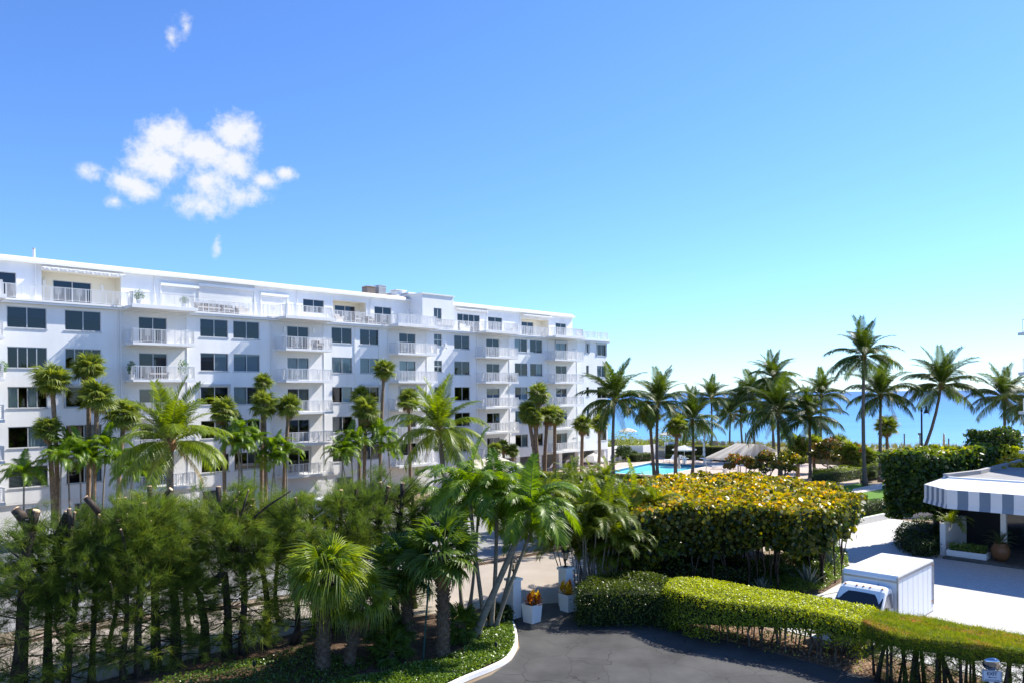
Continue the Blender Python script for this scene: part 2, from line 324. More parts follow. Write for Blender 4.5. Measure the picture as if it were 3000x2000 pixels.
# white kerb round the planting bed
kc = [G(*p)[:2] for p in ((1180, 2085), (1355, 2000), (1440, 1965), (1490, 1938), (1513, 1905), (1517, 1880), (1512, 1850), (1504, 1828))]
kk = MB()
def smooth_line(pts, n=6):
    pts = [np.array(p, float) for p in pts]; out = []
    for i in range(len(pts)-1):
        p0 = pts[max(i-1, 0)]; p1 = pts[i]; p2 = pts[i+1]; p3 = pts[min(i+2, len(pts)-1)]
        for k in range(n):
            t = k/n; out.append(.5*((2*p1)+(-p0+p2)*t+(2*p0-5*p1+4*p2-p3)*t*t+(-p0+3*p1-3*p2+p3)*t**3))
    out.append(pts[-1]); return out
kcs = smooth_line(kc, 6)
def ribbon(mb, line, w0, w1, z0, z1):      # a low wall along a line, from offset w0 to w1
    L_ = [np.array(p[:2], float) for p in line]; rows = []
    for i, p in enumerate(L_):
        d = L_[min(i+1, len(L_)-1)]-L_[max(i-1, 0)]; d = d/np.linalg.norm(d); nn = np.array([-d[1], d[0]])
        a = p+nn*w0; b = p+nn*w1; rows.append([(a[0], a[1], z0), (a[0], a[1], z1), (b[0], b[1], z1), (b[0], b[1], z0)])
    for r, q in zip(rows[:-1], rows[1:]):
        mb.add(r+q, [(0, 4, 5, 1), (1, 5, 6, 2), (2, 6, 7, 3)])
    mb.add(rows[0], [(0, 1, 2, 3)]); mb.add(rows[-1], [(3, 2, 1, 0)])
ribbon(kk, kcs, 0, .16, 0, .16)
kk.build('white_kerb', WHITE2, kind='structure')
bed = [tuple(p) for p in kcs]+[(-.25, 33.8), (-1.1, 35.9), (-8.4, 33.2), (-34, 8), (-8, 8)]
sheet('planting_bed', bed, .03, material('shade_darkened_mulch', (.035, .022, .014), .95, .3, 5, col2=(.15, .09, .055), bump=.6, bscale=30))  # darker copy of the mulch, with the trees' shade put into its colour
sheet('house_bed', [(-60, 30), (-34, 46.2), (-4, 75.2), (8, 87), (6, 96), (-36.5, 53.5), (-62, 30)], .02, SOIL)

# pool terrace, higher than the street
DZ = .5
DECKPOLY = [(-2, 92.2), (2, 87.5), (7, 81.5), (14, 77), (26, 71), (36, 80), (44, 96), (34, 108), (22.5, 114), (13, 113.5)]
DUNE = material('dune_ground', (.13, .13, .05), .95, .2, .5, col2=(.24, .21, .10), bump=.3, bscale=5)
sheet('upper_terrace', [(12, 113), (23, 115), (34, 109), (45, 97), (70, 90), (75, 108), (40, 130), (5, 138)], 1.3, DUNE, thick=1.3)
sheet('paver_court', [(26, 71.2), (36.2, 80), (50, 78), (46, 70), (33, 64.5)], DZ-.1, DECK, thick=.4)
sheet('raised_lawn', [(22.9, 55.2), (29.6, 60.6), (34, 60), (44, 70), (36, 80), (27, 72)], .42, GRASS, thick=.42)
sheet('garden_walk', [tuple(G(px, py, .45)[:2]) for px, py in ((2490, 1448), (2620, 1424), (2640, 1402), (2500, 1430))], .45, material('pale_walk', (.60, .54, .48), .9, .05, 1))
lw = MB(); ribbon(lw, [(22.6, 54.9), (26, 57.6), (29.7, 60.4), (34, 60)], -.2, 0, 0, .5); lw.build('garden_wall', WHITE, kind=None, label='low white wall edging the raised lawn beside the paver drive', cat='wall')

# pool: an opening in the deck with a plastered basin, tiled sides, coping and water
from mathutils.geometry import tessellate_polygon
POOL = [(10.8, 92.2), (18.9, 105.0), (25.8, 99.7), (16.8, 88.3)]
def holed(name, outer, hole, z, mt):
    tris = tessellate_polygon([[Vector((x, y, 0)) for x, y in outer], [Vector((x, y, 0)) for x, y in hole]])
    pts = [(x, y, z) for x, y in list(outer)+list(hole)]
    fs = []
    for t in tris:
        a, b, c = (Vector(pts[i]) for i in t)
        fs.append(tuple(t) if (b-a).cross(c-a).z > 0 else tuple(reversed(t)))
    mb = MB(); mb.add(pts, fs); n = len(outer)
    for i in range(n):
        a = outer[i]; b = outer[(i+1) % n]; mb.quad((a[0], a[1], 0), (b[0], b[1], 0), (b[0], b[1], z), (a[0], a[1], z))
    return mb.build(name, mt, kind='structure')
holed('pool_deck', DECKPOLY, POOL, DZ, DECK)
pool = empty('swimming_pool', (18, 96, 0), 0, 'blue swimming pool set in the pinkish deck behind the palms', 'pool')
TILE = material('pool_tile_blue', (.035, .16, .30), .3, .1, 3); PLAST = material('pool_plaster', (.30, .66, .74), .6, .04, 1)
COPE = material('pool_coping', (.66, .57, .48), .8, .05, 2)
def loc(pts, o=(18, 96)): return [(p[0]-o[0], p[1]-o[1]) for p in pts]
pq = loc(POOL); fl = MB(); fl.add([(x, y, DZ-.34) for x, y in pq], [(0, 3, 2, 1)])
sd_ = MB(); tl = MB()
for i in range(4):
    a = pq[i]; b = pq[(i+1) % 4]
    sd_.quad((a[0], a[1], DZ-.36), (b[0], b[1], DZ-.36), (b[0], b[1], DZ-.25), (a[0], a[1], DZ-.25))
    tl.quad((a[0], a[1], DZ-.25), (b[0], b[1], DZ-.25), (b[0], b[1], DZ+.01), (a[0], a[1], DZ+.01))
    nm = Vector((b[1]-a[1], -(b[0]-a[0]), 0)).normalized()
    cb = MB(); A = Vector((*a, DZ+.03)); B_ = Vector((*b, DZ+.03)); dd = (B_-A).normalized()*.17
    cb.bar(A-dd-nm*.15, B_+dd-nm*.15, .34, .07); cb.build('coping', COPE, pool)
fl.build('basin_floor', PLAST, pool); sd_.build('basin_side', PLAST, pool); tl.build('tile_band', TILE, pool)
def poolwater():
    mt = glassmat('pool_water', tint=(.70, .95, .98), refl=.42, fmin=0.0); N = mt.node_tree.nodes; L = mt.node_tree.links
    for n in N:
        if n.type == 'FRESNEL': n.inputs[0].default_value = 1.33
        if n.type == 'TEX_NOISE': n.inputs['Scale'].default_value = 3.0
        if n.type == 'BUMP': n.inputs['Strength'].default_value = .12
    return mt
wt = MB(); wt.add([(x, y, DZ-.15) for x, y in pq], [(0, 3, 2, 1)]); wt.build('water', poolwater(), pool)
# ---------------------------------------------------------------- the white apartment house along the street
AF = R_(44.1); FD = np.array([math.sin(AF), math.cos(AF), 0]); FI = np.array([-math.cos(AF), math.sin(AF), 0]); FO = np.array([-35.65, 54.3, 0])
def Bw(s, t, z): return FO+s*FD+t*FI+np.array([0, 0, z])
def S(px, t=0., z=10.):
    lo, hi = -40., 160.
    for _ in range(50):
        m_ = (lo+hi)/2; q = Bw(m_, t, z)-np.array([0, 0, EYE])
        if 1500+FPX*(q@RV)/q[1] < px: lo = m_
        else: hi = m_
    return (lo+hi)/2
FH = 2.845; F1 = 2.92; FL = [F1+FH*k for k in range(6)]; PT = 2.2; BP = 1.7
S0, S1 = -14., S(1779)
house = empty('apartment_building', FO, math.atan2(FD[1], FD[0]), 'long white six-storey apartment house with balconies behind the palms', 'building')

def wall_with_openings(s0, s1, z0, z1, t, ops, depth=.16, name='wall', mt=WHITE):
    xs = sorted({s0, s1, *[v for o in ops for v in o[:2] if s0 < v < s1]}); zs = sorted({z0, z1, *[v for o in ops for v in o[2:4] if z0 < v < z1]})
    mb = MB()
    for i in range(len(xs)-1):
        zc0 = None
        for j in range(len(zs)-1):
            cx = (xs[i]+xs[i+1])/2; cz = (zs[j]+zs[j+1])/2
            hole = any(o[0] < cx < o[1] and o[2] < cz < o[3] for o in ops)
            if not hole and zc0 is None: zc0 = zs[j]
            if zc0 is not None and (hole or j == len(zs)-2):
                ze = zs[j] if hole else zs[j+1]
                mb.quad((xs[i], t, zc0), (xs[i+1], t, zc0), (xs[i+1], t, ze), (xs[i], t, ze)); zc0 = None
    for a, b, c, d in [o[:4] for o in ops]:
        e = t+depth
        mb.quad((a, t, c), (a, e, c), (a, e, d), (a, t, d)); mb.quad((b, t, c), (b, t, d), (b, e, d), (b, e, c))
        mb.quad((a, t, d), (a, e, d), (b, e, d), (b, t, d)); mb.quad((a, t, c), (b, t, c), (b, e, c), (a, e, c))
    return mb.build(name, mt, house)

def window(a, b, c, d, t, panes=2, style='dark', door=False, sill=True, slide=0., shutterbox=False):
    """a glazed opening: the frame is the part, each pane, curtain or blind a sub-part"""
    fw = .055; f = MB(); y0 = t+.05; y1 = t+.12
    f.box(a, b, y0, y1, c, c+fw); f.box(a, b, y0, y1, d-fw, d); f.box(a, a+fw, y0, y1, c+fw, d-fw); f.box(b-fw, b, y0, y1, c+fw, d-fw)
    cuts = [a+fw+(b-a-2*fw)*k/panes for k in range(panes+1)]
    for k in range(1, panes): f.box(cuts[k]-fw*.6, cuts[k]+fw*.6, y0-.012, y1+.01, c+fw, d-fw)
    if sill: f.box(a-.06, b+.06, t-.05, t+.02, c-.07, c-.004)
    if shutterbox: f.box(a-.12, b+.12, t-.16, t-.003, d+.02, d+.24); f.box(a-.12, a-.04, t-.10, t-.003, c-.05, d+.02); f.box(b+.04, b+.12, t-.10, t-.003, c-.05, d+.02)
    o = f.build('sliding_door' if door else 'window', ALU, house)
    for k in range(panes):
        g = MB(); y = t+.085+(.02 if k % 2 else 0); g.quad((cuts[k]+.03, y, c+fw), (cuts[k+1]-.03, y, c+fw), (cuts[k+1]-.03, y, d-fw), (cuts[k]+.03, y, d-fw))
        st = style if isinstance(style, str) else style[k % len(style)]
        g.build('pane', GLASSL if st in ('curtain', 'blind', 'shutters') else GLASSB if c > 9 else GLASS, o)
        if st in ('curtain', 'blind', 'half'):
            q = MB(); zt = d-fw; zb = c+.02 if st != 'half' else c+(d-c)*.55; x0 = cuts[k]+.01; x1 = cuts[k+1]-.01; n = 12; yy = t+.2
            if st == 'curtain':
                for i in range(n):
                    u0 = x0+(x1-x0)*i/n; u1 = x0+(x1-x0)*(i+1)/n; w0 = yy+.03*(i % 2); w1 = yy+.03*((i+1) % 2)
                    q.quad((u0, w0, zb), (u1, w1, zb), (u1, w1, zt), (u0, w0, zt))
            else: q.quad((x0, yy, zb), (x1, yy, zb), (x1, yy, zt), (x0, yy, zt))
            q.build('curtain' if st == 'curtain' else 'blind', CURT if st == 'curtain' else BLIND, o)
        elif st == 'shutters':
            q = MB(); x0 = cuts[k]+.03; x1 = cuts[k+1]-.03
            zz = c+fw
            while zz < d-fw-.03: q.bar((x0, t+.19, zz+.03), (x1, t+.19, zz+.03), .05, .012, up=(0, .5, 1)); zz += .09
            q.build('louvre', WHITE2, o)
    return o

def railing(mb, p0, p1, h=1.02, first='bars'):
    """white steel railing with chevron panels between groups of upright bars, from p0 to p1 (base points)"""
    p0 = Vector(p0); p1 = Vector(p1); L_ = (p1-p0).length; d = (p1-p0)/L_; Z = Vector((0, 0, 1)); w = .034
    zb = .09; zt = h
    def pt(x, z): return p0+d*x+Z*z
    mb.bar(pt(0, zt), pt(L_, zt), .05, .04); mb.bar(pt(0, zb), pt(L_, zb), .03, .03)
    nmod = max(1, round(L_/1.38)); mod = L_/nmod; bw = mod*.36; cw = mod-bw
    for m_ in range(nmod):
        x = m_*mod
        if first == 'bars': xb, xc = x, x+bw
        else: xc, xb = x, x+cw
        for k in range(4): mb.bar(pt(xb+bw*(k+.5)/4, zb), pt(xb+bw*(k+.5)/4, zt), .028, .026)
        for xx in (xc, xc+cw): mb.bar(pt(xx, 0), pt(xx, zt), w, w)
        cx = xc+cw/2; half = cw/2; slope = 1.0; zc = zb+(zt-zb)*.52
        mb.bar(pt(cx, zb), pt(cx, zc), .03, .026)
        step = .135; k = -2
        z0 = zb+.02
        while True:
            # a line falling towards the middle: z at centre = zm, rises outwards
            zm = z0+k*step; k += 1
            if zm > zt+half*.2: break
            for sg in (-1, 1):
                # param u = distance from the centre, outwards positive; z = zm + slope*u
                u0 = 0. if zm < zc else -min(.2, (zm-zb)*.3); u1 = half
                if zm+slope*u0 < zb: u0 = (zb-zm)/slope
                if zm+slope*u1 > zt: u1 = (zt-zm)/slope
                if u1-u0 > .03: mb.bar(pt(cx+sg*u0, zm+slope*u0), pt(cx+sg*u1, zm+slope*u1), .03, .026)
    return mb

# openings of the five regular floors: (px left, px right, panes)
COLS = [('A', 22, 139, 2), ('B', 192, 298, 2), ('C', 588, 670, 2), ('D', 685, 762, 2), ('E', 973, 1033, 2), ('F', 1056, 1112, 2), ('G', 1273, 1296, 2), ('H', 1332, 1377, 2),
        ('I', 1509, 1546, 2), ('J', 1554, 1590, 2), ('K', 1678, 1687, 1), ('L', 1718, 1726, 1), ('M', 1750, 1776, 2)]
DOORS = [('a', 408, 491, 2), ('b', 843, 906, 2), ('c', 1171, 1219, 2), ('d', 1426, 1464, 2), ('e', 1629, 1661, 2)]
STY = {('D', 3): 'blind', ('E', 3): 'curtain', ('F', 3): 'blind', ('F', 4): 'half', ('b', 3): 'curtain', ('c', 3): 'curtain', ('C', 3): ('half', 'blind'), ('D', 2): ('curtain', 'dark'), ('E', 2): ('dark', 'curtain'),
       ('A', 1): ('dark', 'curtain'), ('B', 1): ('dark', 'blind'), ('C', 1): ('dark', 'blind'), ('B', 0): ('dark', 'blind'), ('B', 4): ('dark', 'half'), ('J', 3): ('half', 'blind'), ('M', 3): 'blind', ('e', 4): 'blind', ('H', 3): 'half',
       ('b', 2): ('dark', 'shutters'), ('c', 2): 'half', ('H', 4): 'half', ('I', 3): ('half', 'dark'), ('e', 2): 'half', ('A', 0): 'shutters', ('E', 1): ('shutters', 'dark'), ('D', 0): ('dark', 'shutters'), ('F', 0): 'shutters', ('B', 3): ('half', 'dark')}
ops = []; wins = []
for nm, p0, p1, pn in COLS:
    a, b = S(p0), S(p1)
    for k in range(5):
        hd = FL[k]+2.28; sl = FL[k]+.76
        if nm == 'G': sl = FL[k]+1.0; 
        if nm in 'KL': sl = FL[k]+(1.05 if k != 0 else 1.45)
        if nm == 'K' and k == 4: sl = FL[k]+1.5
        ops.append((a, b, sl, hd)); wins.append((nm, k, a, b, sl, hd, pn))
for nm, p0, p1, pn in DOORS:
    a, b = S(p0), S(p1)
    for k in range(5): ops.append((a, b, FL[k]+.06, FL[k]+2.12)); wins.append((nm, k, a, b, FL[k]+.06, FL[k]+2.12, pn))
TW0, TW1 = S(1240), S(1331)      # the stair tower rises to the roof
wall_with_openings(S0, S1, 2.62, FL[5]-.02, 0, ops)
RB = random.Random(5)
for nm, k, a, b, c, d, pn in wins:
    st = STY.get((nm, k)) or ('shutters' if nm == 'G' else RB.choice(['dark', 'dark', 'dark', ('dark', 'blind'), ('curtain', 'dark'), 'half']))
    if nm == 'G': st = 'shutters'
    if nm == 'A' and k in (2, 3): pn = 4
    if nm == 'B' and k == 3: pn = 4
    window(a, b, c, d, 0, pn, st, door=nm.islower(), sill=not nm.islower(), shutterbox=(nm, k) in (('C', 2), ('B', 2), ('F', 2), ('b', 0), ('c', 2), ('e', 4), ('L', 4), ('M', 4)))
    if nm == 'G':
        q = MB(); q.box(a+.05, b-.05, .06, .1, (c+d)/2-.03, (c+d)/2+.03); q.build('glazing_bar', WHITE2, house)

# balconies of the regular floors; painted brick behind them
BRICKW = material('white_painted_brick', (.80, .79, .77), .8, .03, .6)
def brickwork():
    nt = BRICKW.node_tree; N = nt.nodes; L = nt.links; b = N['Principled BSDF']
    tc = N.new('ShaderNodeTexCoord'); sx = N.new('ShaderNodeSeparateXYZ'); L.new(tc.outputs['Object'], sx.inputs[0]); cx = N.new('ShaderNodeCombineXYZ'); L.new(sx.outputs[0], cx.inputs[0]); L.new(sx.outputs[2], cx.inputs[1])
    br = N.new('ShaderNodeTexBrick'); br.inputs['Scale'].default_value = 1; br.inputs['Brick Width'].default_value = .42; br.inputs['Row Height'].default_value = .105; br.inputs['Mortar Size'].default_value = .014
    br.inputs['Color1'].default_value = (.81, .80, .78, 1); br.inputs['Color2'].default_value = (.78, .77, .75, 1); br.inputs['Mortar'].default_value = (.70, .69, .67, 1)
    L.new(cx.outputs[0], br.inputs['Vector']); L.new(br.outputs['Color'], b.inputs['Base Color'])
    bp = N.new('ShaderNodeBump'); bp.invert = True; bp.inputs['Strength'].default_value = .6; bp.inputs['Distance'].default_value = .012; L.new(br.outputs['Fac'], bp.inputs['Height']); L.new(bp.outputs[0], b.inputs['Normal'])
brickwork()
SLABM = material('balcony_slab_white', (.78, .78, .77), .8, .05, 1.2)
BALC = [(-120, 9, -150, 14), (396, 570, 358, 548), (843, 974, 797, 949), (1171, 1281, 1140, 1250), (1426, 1519, 1399, 1492), (1629, 1710, 1607, 1690)]   # front left px, front right px, brick panel px
BS = []
for i, (p0, p1, q0, q1) in enumerate(BALC):
    a = S(p0, -BP)-.12; b = S(p1, -BP)+.1; ba, bb = S(q0), S(q1); BS.append((a, b))
    if i:
        dn = 'abcde'[i-1]; da, db = [(w[2], w[3]) for w in wins if w[0] == dn][0]
        for k in range(5):
            z0 = FL[k]-.02; z1 = FL[k]+FH-.2; zt = FL[k]+2.12; m_ = MB()
            m_.quad((ba, -.004, z0), (da, -.004, z0), (da, -.004, z1), (ba, -.004, z1)); m_.quad((db, -.004, z0), (bb, -.004, z0), (bb, -.004, z1), (db, -.004, z1)); m_.quad((da, -.004, zt), (db, -.004, zt), (db, -.004, z1), (da, -.004, z1))
            m_.build('brick_panel', BRICKW, house)
        pp = MB(); pp.tube([(ba-.1, -.06, 2.7), (ba-.1, -.06, 17)], .045, 6); pp.build('downpipe', WHITE2, house)
        pp = MB(); pp.box(bb, bb+.06, -.05, -.002, 2.7, 17); pp.build('corner_trim', WHITE2, house)
    for k in range(5):
        z = FL[k]; sl = MB(); sl.box(a, b, -BP, -.006, z-.2, z-.0)
        o = sl.build('balcony', SLABM, house)
        r = MB(); railing(r, (a+.06, -BP+.06, z), (b-.06, -BP+.06, z)); r.build('railing', RAILM, o)
        r = MB(); railing(r, (a+.06, -.05, z), (a+.06, -BP+.1, z)); r.build('side_railing', RAILM, o)
        r = MB(); railing(r, (b-.06, -.05, z), (b-.06, -BP+.1, z)); r.build('side_railing', RAILM, o)

# penthouse terrace: eave slab with gutter, railing that steps out over every balcony
zt = FL[5]; tr = MB(); tr.box(S0, S1+.25, -.28, PT, zt-.2, zt); terrace = tr.build('terrace', SLABM, house)
gt = MB(); gt.box(S0, S1+.3, -.42, -.284, zt-.17, zt-.02); gt.box(S0, S1+.3, -.36, -.03, zt-.34, zt-.204); gt.build('gutter', WHITE2, terrace)
edges = []; cur = S0
for (a, b) in BS:
    sl = MB(); sl.box(a-.1, b+.15, -BP-.2, -.426, zt-.23, zt-.012); sl.box(a-.1, b+.15, -BP-.2, -BP-.05, zt-.012, zt+.04); o = sl.build('terrace_balcony', SLABM, terrace)
    edges.append((cur, a)); cur = b
    r = MB(); railing(r, (a+.06, -BP+.06, zt), (b-.06, -BP+.06, zt)); r.build('terrace_railing', RAILM, terrace)
    r = MB(); railing(r, (a+.06, -.2, zt), (a+.06, -BP+.1, zt)); r.build('terrace_railing', RAILM, terrace)
    r = MB(); railing(r, (b-.06, -.2, zt), (b-.06, -BP+.1, zt)); r.build('terrace_railing', RAILM, terrace)
edges.append((cur, S1+.1))
for a, b in edges:
    segs = [(a, b)]
    if a < TW0 < b: segs = [(a, TW0)]
    if a < TW0 < b and TW1 < b: segs.append((TW1, b))
    for x, y in segs:
        if y-x > .5: r = MB(); railing(r, (x, -.2, zt), (y, -.2, zt)); r.build('terrace_railing', RAILM, terrace)

# penthouse wall with its recesses
def Sp(px): return S(px, PT, 18.)
ph = FL[5]+2.95
pops = []; pw = []
for p0, p1, c, d, pn, st in [(-60, 48, .06, 2.15, 2, 'half'), (888, 950, .9, 2.2, 2, 'half'), (1097, 1147, .06, 2.1, 2, 'half'), (1340, 1406, .06, 2.15, 4, 'dark'), (1430, 1472, .06, 2.1, 2, 'dark'), (1628, 1659, .5, 2.1, 2, 'half')]:
    a, b = Sp(p0), Sp(p1); pops.append((a, b, zt+c, zt+d)); pw.append((a, b, zt+c, zt+d, PT, pn, st))
recs = [(122, 355, 155, 268, 2.55), (976, 1073, 981, 1041, 2.35), (1527, 1608, 1528, 1563, 2.3)]
for p0, p1, d0, d1, hh in recs: pops.append((Sp(p0), Sp(p1), zt+.0, zt+hh))
shut = [(472, 579, .05, 2.2), (582, 744, .05, 2.45), (765, 841, .05, 2.15)]
wall_with_openings(S0, S(1677, PT, 18), zt, ph, PT, pops, name='penthouse_wall')
for w in pw: window(*w[:5], panes=w[5], style=w[6], sill=False)
for p0, p1, d0, d1, hh in recs:
    a, b = Sp(p0), Sp(p1); dp = 1.3; t0 = PT+.165; t1 = PT+dp
    da, db = S(d0, t1, 18), S(d1, t1, 18); da = max(da, a+.15); db = min(db, b-.4)
    wall_with_openings(a, b, zt, zt+hh, t1, [(da, db, zt+.05, zt+2.05)], name='recess_wall', mt=CREAM)
    q = MB(); q.quad((a, t0, zt), (a, t1, zt), (a, t1, zt+hh), (a, t0, zt+hh)); q.quad((b, t0, zt), (b, t0, zt+hh), (b, t1, zt+hh), (b, t1, zt)); q.quad((a, t0, zt+hh), (a, t1, zt+hh), (b, t1, zt+hh), (b, t0, zt+hh)); q.quad((a, t0, zt+.006), (b, t0, zt+.006), (b, t1, zt+.006), (a, t1, zt+.006))
    q.build('recess_side', CREAM, house)
    window(da, db, zt+.05, zt+2.05, t1, 2, 'half', door=True, sill=False)
for p0, p1, c, d in shut:      # closed roller shutters, each slat modelled
    a, b = Sp(p0), Sp(p1); q = MB(); z = zt+c
    while z < zt+d-.01: q.add([(a, PT-.01, z), (b, PT-.01, z), (b, PT-.05, z+.035), (a, PT-.05, z+.035), (b, PT-.012, z+.075), (a, PT-.012, z+.075)], [(0, 1, 2, 3), (3, 2, 4, 5)]); z += .08
    o = q.build('roller_shutter', WHITE2, house)
    q = MB(); q.box(a-.08, b+.08, PT-.2, PT-.004, zt+d, zt+d+.22); q.box(a-.08, a, PT-.09, PT-.004, zt, zt+d); q.box(b, b+.08, PT-.09, PT-.004, zt, zt+d); q.build('shutter_box', WHITE2, o)
# roof edge, roof deck, back and end walls
e1 = S(1677, PT, 18)
q = MB(); q.box(S0, e1+.3, PT-.34, PT+16, ph, ph+.16); roof = q.build('roof', WHITE2, house)
q = MB(); q.add([(S0, PT-.3, ph+.163), (e1+.25, PT-.3, ph+.163), (e1+.25, PT+.25, ph+.5), (S0, PT+.25, ph+.5)], [(0, 1, 2, 3)]); q.quad((S0, PT+.25, ph+.5), (e1+.25, PT+.25, ph+.5), (e1+.25, PT+.6, ph+.45), (S0, PT+.6, ph+.45)); q.quad((e1+.25, PT-.3, ph+.163), (e1+.25, PT+16, ph+.163), (e1+.25, PT+16, ph+.45), (e1+.25, PT+.25, ph+.5)); q.build('roof_edge', ROOFW, roof)
q = MB(); q.quad((S0, PT+.6, ph+.45), (e1+.25, PT+.6, ph+.45), (e1+.25, PT+16, ph+.45), (S0, PT+16, ph+.45)); q.build('roof_deck', material('white_gravel_roof', (.66, .64, .61), .9, .1, 2), roof)
q = MB()
q.quad((S1, 0, 0), (S1, 18, 0), (S1, 18, zt), (S1, 0, zt)); q.quad((S0, 18, 0), (S0, 0, 0), (S0, 0, zt), (S0, 18, zt)); q.quad((S1, 18, 0), (S0, 18, 0), (S0, 18, ph), (S1, 18, ph))
q.quad((e1, PT, zt), (e1, 18, zt), (e1, 18, ph), (e1, PT, ph)); q.quad((S0, 18, zt), (S0, PT, zt), (S0, PT, ph), (S0, 18, ph)); q.quad((e1, PT, zt), (S1, PT, zt), (S1, 18, zt), (e1, 18, zt))
q.build('end_wall', WHITE, house)
q = MB(); q.quad((S0, 1.9, 2.6), (S1-.1, 1.9, 2.6), (S1-.1, 1.9, zt), (S0, 1.9, zt)); q.quad((S0, 4.6, zt), (e1, 4.6, zt), (e1, 4.6, ph), (S0, 4.6, ph))
for k in range(5): q.quad((S0, .17, FL[k]+.02), (S1-.1, .17, FL[k]+.02), (S1-.1, 1.9, FL[k]+.02), (S0, 1.9, FL[k]+.02)); q.quad((S0, .17, FL[k]+2.6), (S0, 1.9, FL[k]+2.6), (S1-.1, 1.9, FL[k]+2.6), (S1-.1, .17, FL[k]+2.6))
x = S0+1
xs_ = sorted([w[2] for w in wins if w[1] == 0]+[w[3] for w in wins if w[1] == 0])
for x in xs_[1:-1:2]: q.quad((x+.25, .17, 2.6), (x+.25, 1.9, 2.6), (x+.25, 1.9, zt), (x+.25, .17, zt))
q.build('interior', DARKIN, house)
# stair tower
tz = ph+.62
to = [(S(1273), S(1296), zt+.95, zt+2.2)]
wall_with_openings(TW0, TW1, zt+.002, tz, -.006, to, name='tower_wall'); window(*to[0], -.006, 2, 'shutters')
q = MB(); q.quad((TW0, -.006, zt), (TW0, -.006, tz), (TW0, PT+2, tz), (TW0, PT+2, zt)); q.quad((TW1, -.006, zt), (TW1, PT+2, zt), (TW1, PT+2, tz), (TW1, -.006, tz)); q.build('tower_side', WHITE, house)
q = MB(); q.box(TW0-.1, TW1+.1, -.12, PT+2.2, tz, tz+.12); q.build('tower_roof', WHITE2, house)
# ground floor: piers, recessed grey carport wall
pr = [S0+3.9*k for k in range(int((S1-S0)/3.9)+1)]+[S1-.35]
for x in pr: q = MB(); q.box(x-.3, x+.3, .1, .7, 0, 2.62); q.build('pier', WHITE, house)
q = MB(); q.box(S0, S1, .004, 6, 2.5, 2.618); q.build('soffit', WHITE, house)
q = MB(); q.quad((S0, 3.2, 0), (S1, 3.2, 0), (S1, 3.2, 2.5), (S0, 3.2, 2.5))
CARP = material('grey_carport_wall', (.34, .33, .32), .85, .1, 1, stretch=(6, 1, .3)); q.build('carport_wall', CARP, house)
q = MB(); q.box(S0, S(1380), .12, .3, 0, 2.5); q.build('ground_floor_wall', WHITE, house)
for p0, p1 in ((590, 640), (700, 745), (985, 1030), (70, 110), (215, 270)):
    q = MB(); q.box(S(p0), S(p1), .06, .115, .9, 2.2); o = q.build('ground_window', ALU, house); q = MB(); q.box(S(p0)+.07, S(p1)-.07, .05, .058, .97, 2.13); q.build('pane', material('dark_glass', (.03, .035, .04), .08, .1, 1, spec=.6), o)
# fabric awnings at the top floor
AWN = material('white_awning_cloth', (.80, .79, .76), .8, .06, 1, col2=(.70, .69, .66), stretch=(5, 1, 1))
for p0, p1, out in ((120, 360, .55), (1334, 1426, .35), (1527, 1612, .5)):
    a, b = Sp(p0), Sp(p1); z = zt+2.72; q = MB()
    q.add([(a, PT-.02, z+.12), (b, PT-.02, z+.12), (b, PT-out, z-.02), (a, PT-out, z-.02)], [(0, 1, 2, 3)])
    n = int((b-a)/.2); 
    for i in range(n):
        u0 = a+(b-a)*i/n; u1 = a+(b-a)*(i+1)/n; dz = .2+.03*(i % 2)
        q.quad((u0, PT-out, z-.02), (u1, PT-out, z-.02), (u1, PT-out+.02*(i % 3), z-dz), (u0, PT-out+.02*((i+1) % 3), z-dz))
    q.build('awning', AWN, house)
# wall lamps, small fittings
for px, t, z in ((128, PT+1.3, zt+1.75), (298, PT+1.3, zt+1.75), (833, 0, FL[4]+1.8), (918, 0, FL[4]+1.8), (1051, PT+1.3, zt+1.5), (1196, PT, zt+1.7)):
    x = S(px, t, z); q = MB(); q.box(x-.1, x+.1, t-.14, t-.005, z-.22, z+.22); q.build('wall_lamp', WHITE2, house)
q = MB(); x = S(1305); q.box(x-.1, x+.1, -.2, -.008, FL[4]+1.0, FL[4]+1.3); q.lathe([(.1, 0), (.13, .1), (.1, .2)], 8, (x, -.25, FL[4]+.7)); q.build('flood_lamp', WHITE2, house)
for px in (347, 797, 1041, 1110): x = S(px); q = MB(); q.tube([(x, -.05, 2.7), (x, -.05, 16.9)], .035, 6); q.build('downpipe', WHITE2, house)
for px in (104, 452, 745, 870, 1085, 1426, 1523): x = Sp(px); q = MB(); q.tube([(x, PT-.06, zt), (x, PT-.06, ph)], .04, 6); q.build('downpipe', WHITE2, house)

# machines standing on its roof
def bl(s, t, z): return Bw(s, t, z)
def ac_unit(px, w, h, mt, label, t=4.2):
    o = empty('air_conditioner', bl(S(px, t, 21), t, ph+.45), house.rotation_euler[2], label, 'air conditioner', 'air conditioners on the roof')
    q = MB(); q.box(-w/2, w/2, -w/2, w/2, .12, h); q.build('cabinet', mt, o)
    q = MB(); q.box(-w/2-.03, w/2+.03, -w/2-.03, w/2+.03, h, h+.07); q.lathe([(w*.4, 0), (w*.4, .05)], 14, (0, 0, h+.07)); q.build('fan_top', ALU, o)
    q = MB()
    for k in range(7): z = .22+k*(h-.35)/7; q.box(-w/2-.012, w/2+.012, -w/2-.012, w/2+.012, z, z+.03)
    q.build('grille', material('ac_grille', (.30, .30, .30), .6, .1, 2), o)
    for sx in (-1, 1): q = MB(); q.box(sx*w*.4-.06, sx*w*.4+.06, -w/2, w/2, 0, .12); q.build('foot', ALU, o)
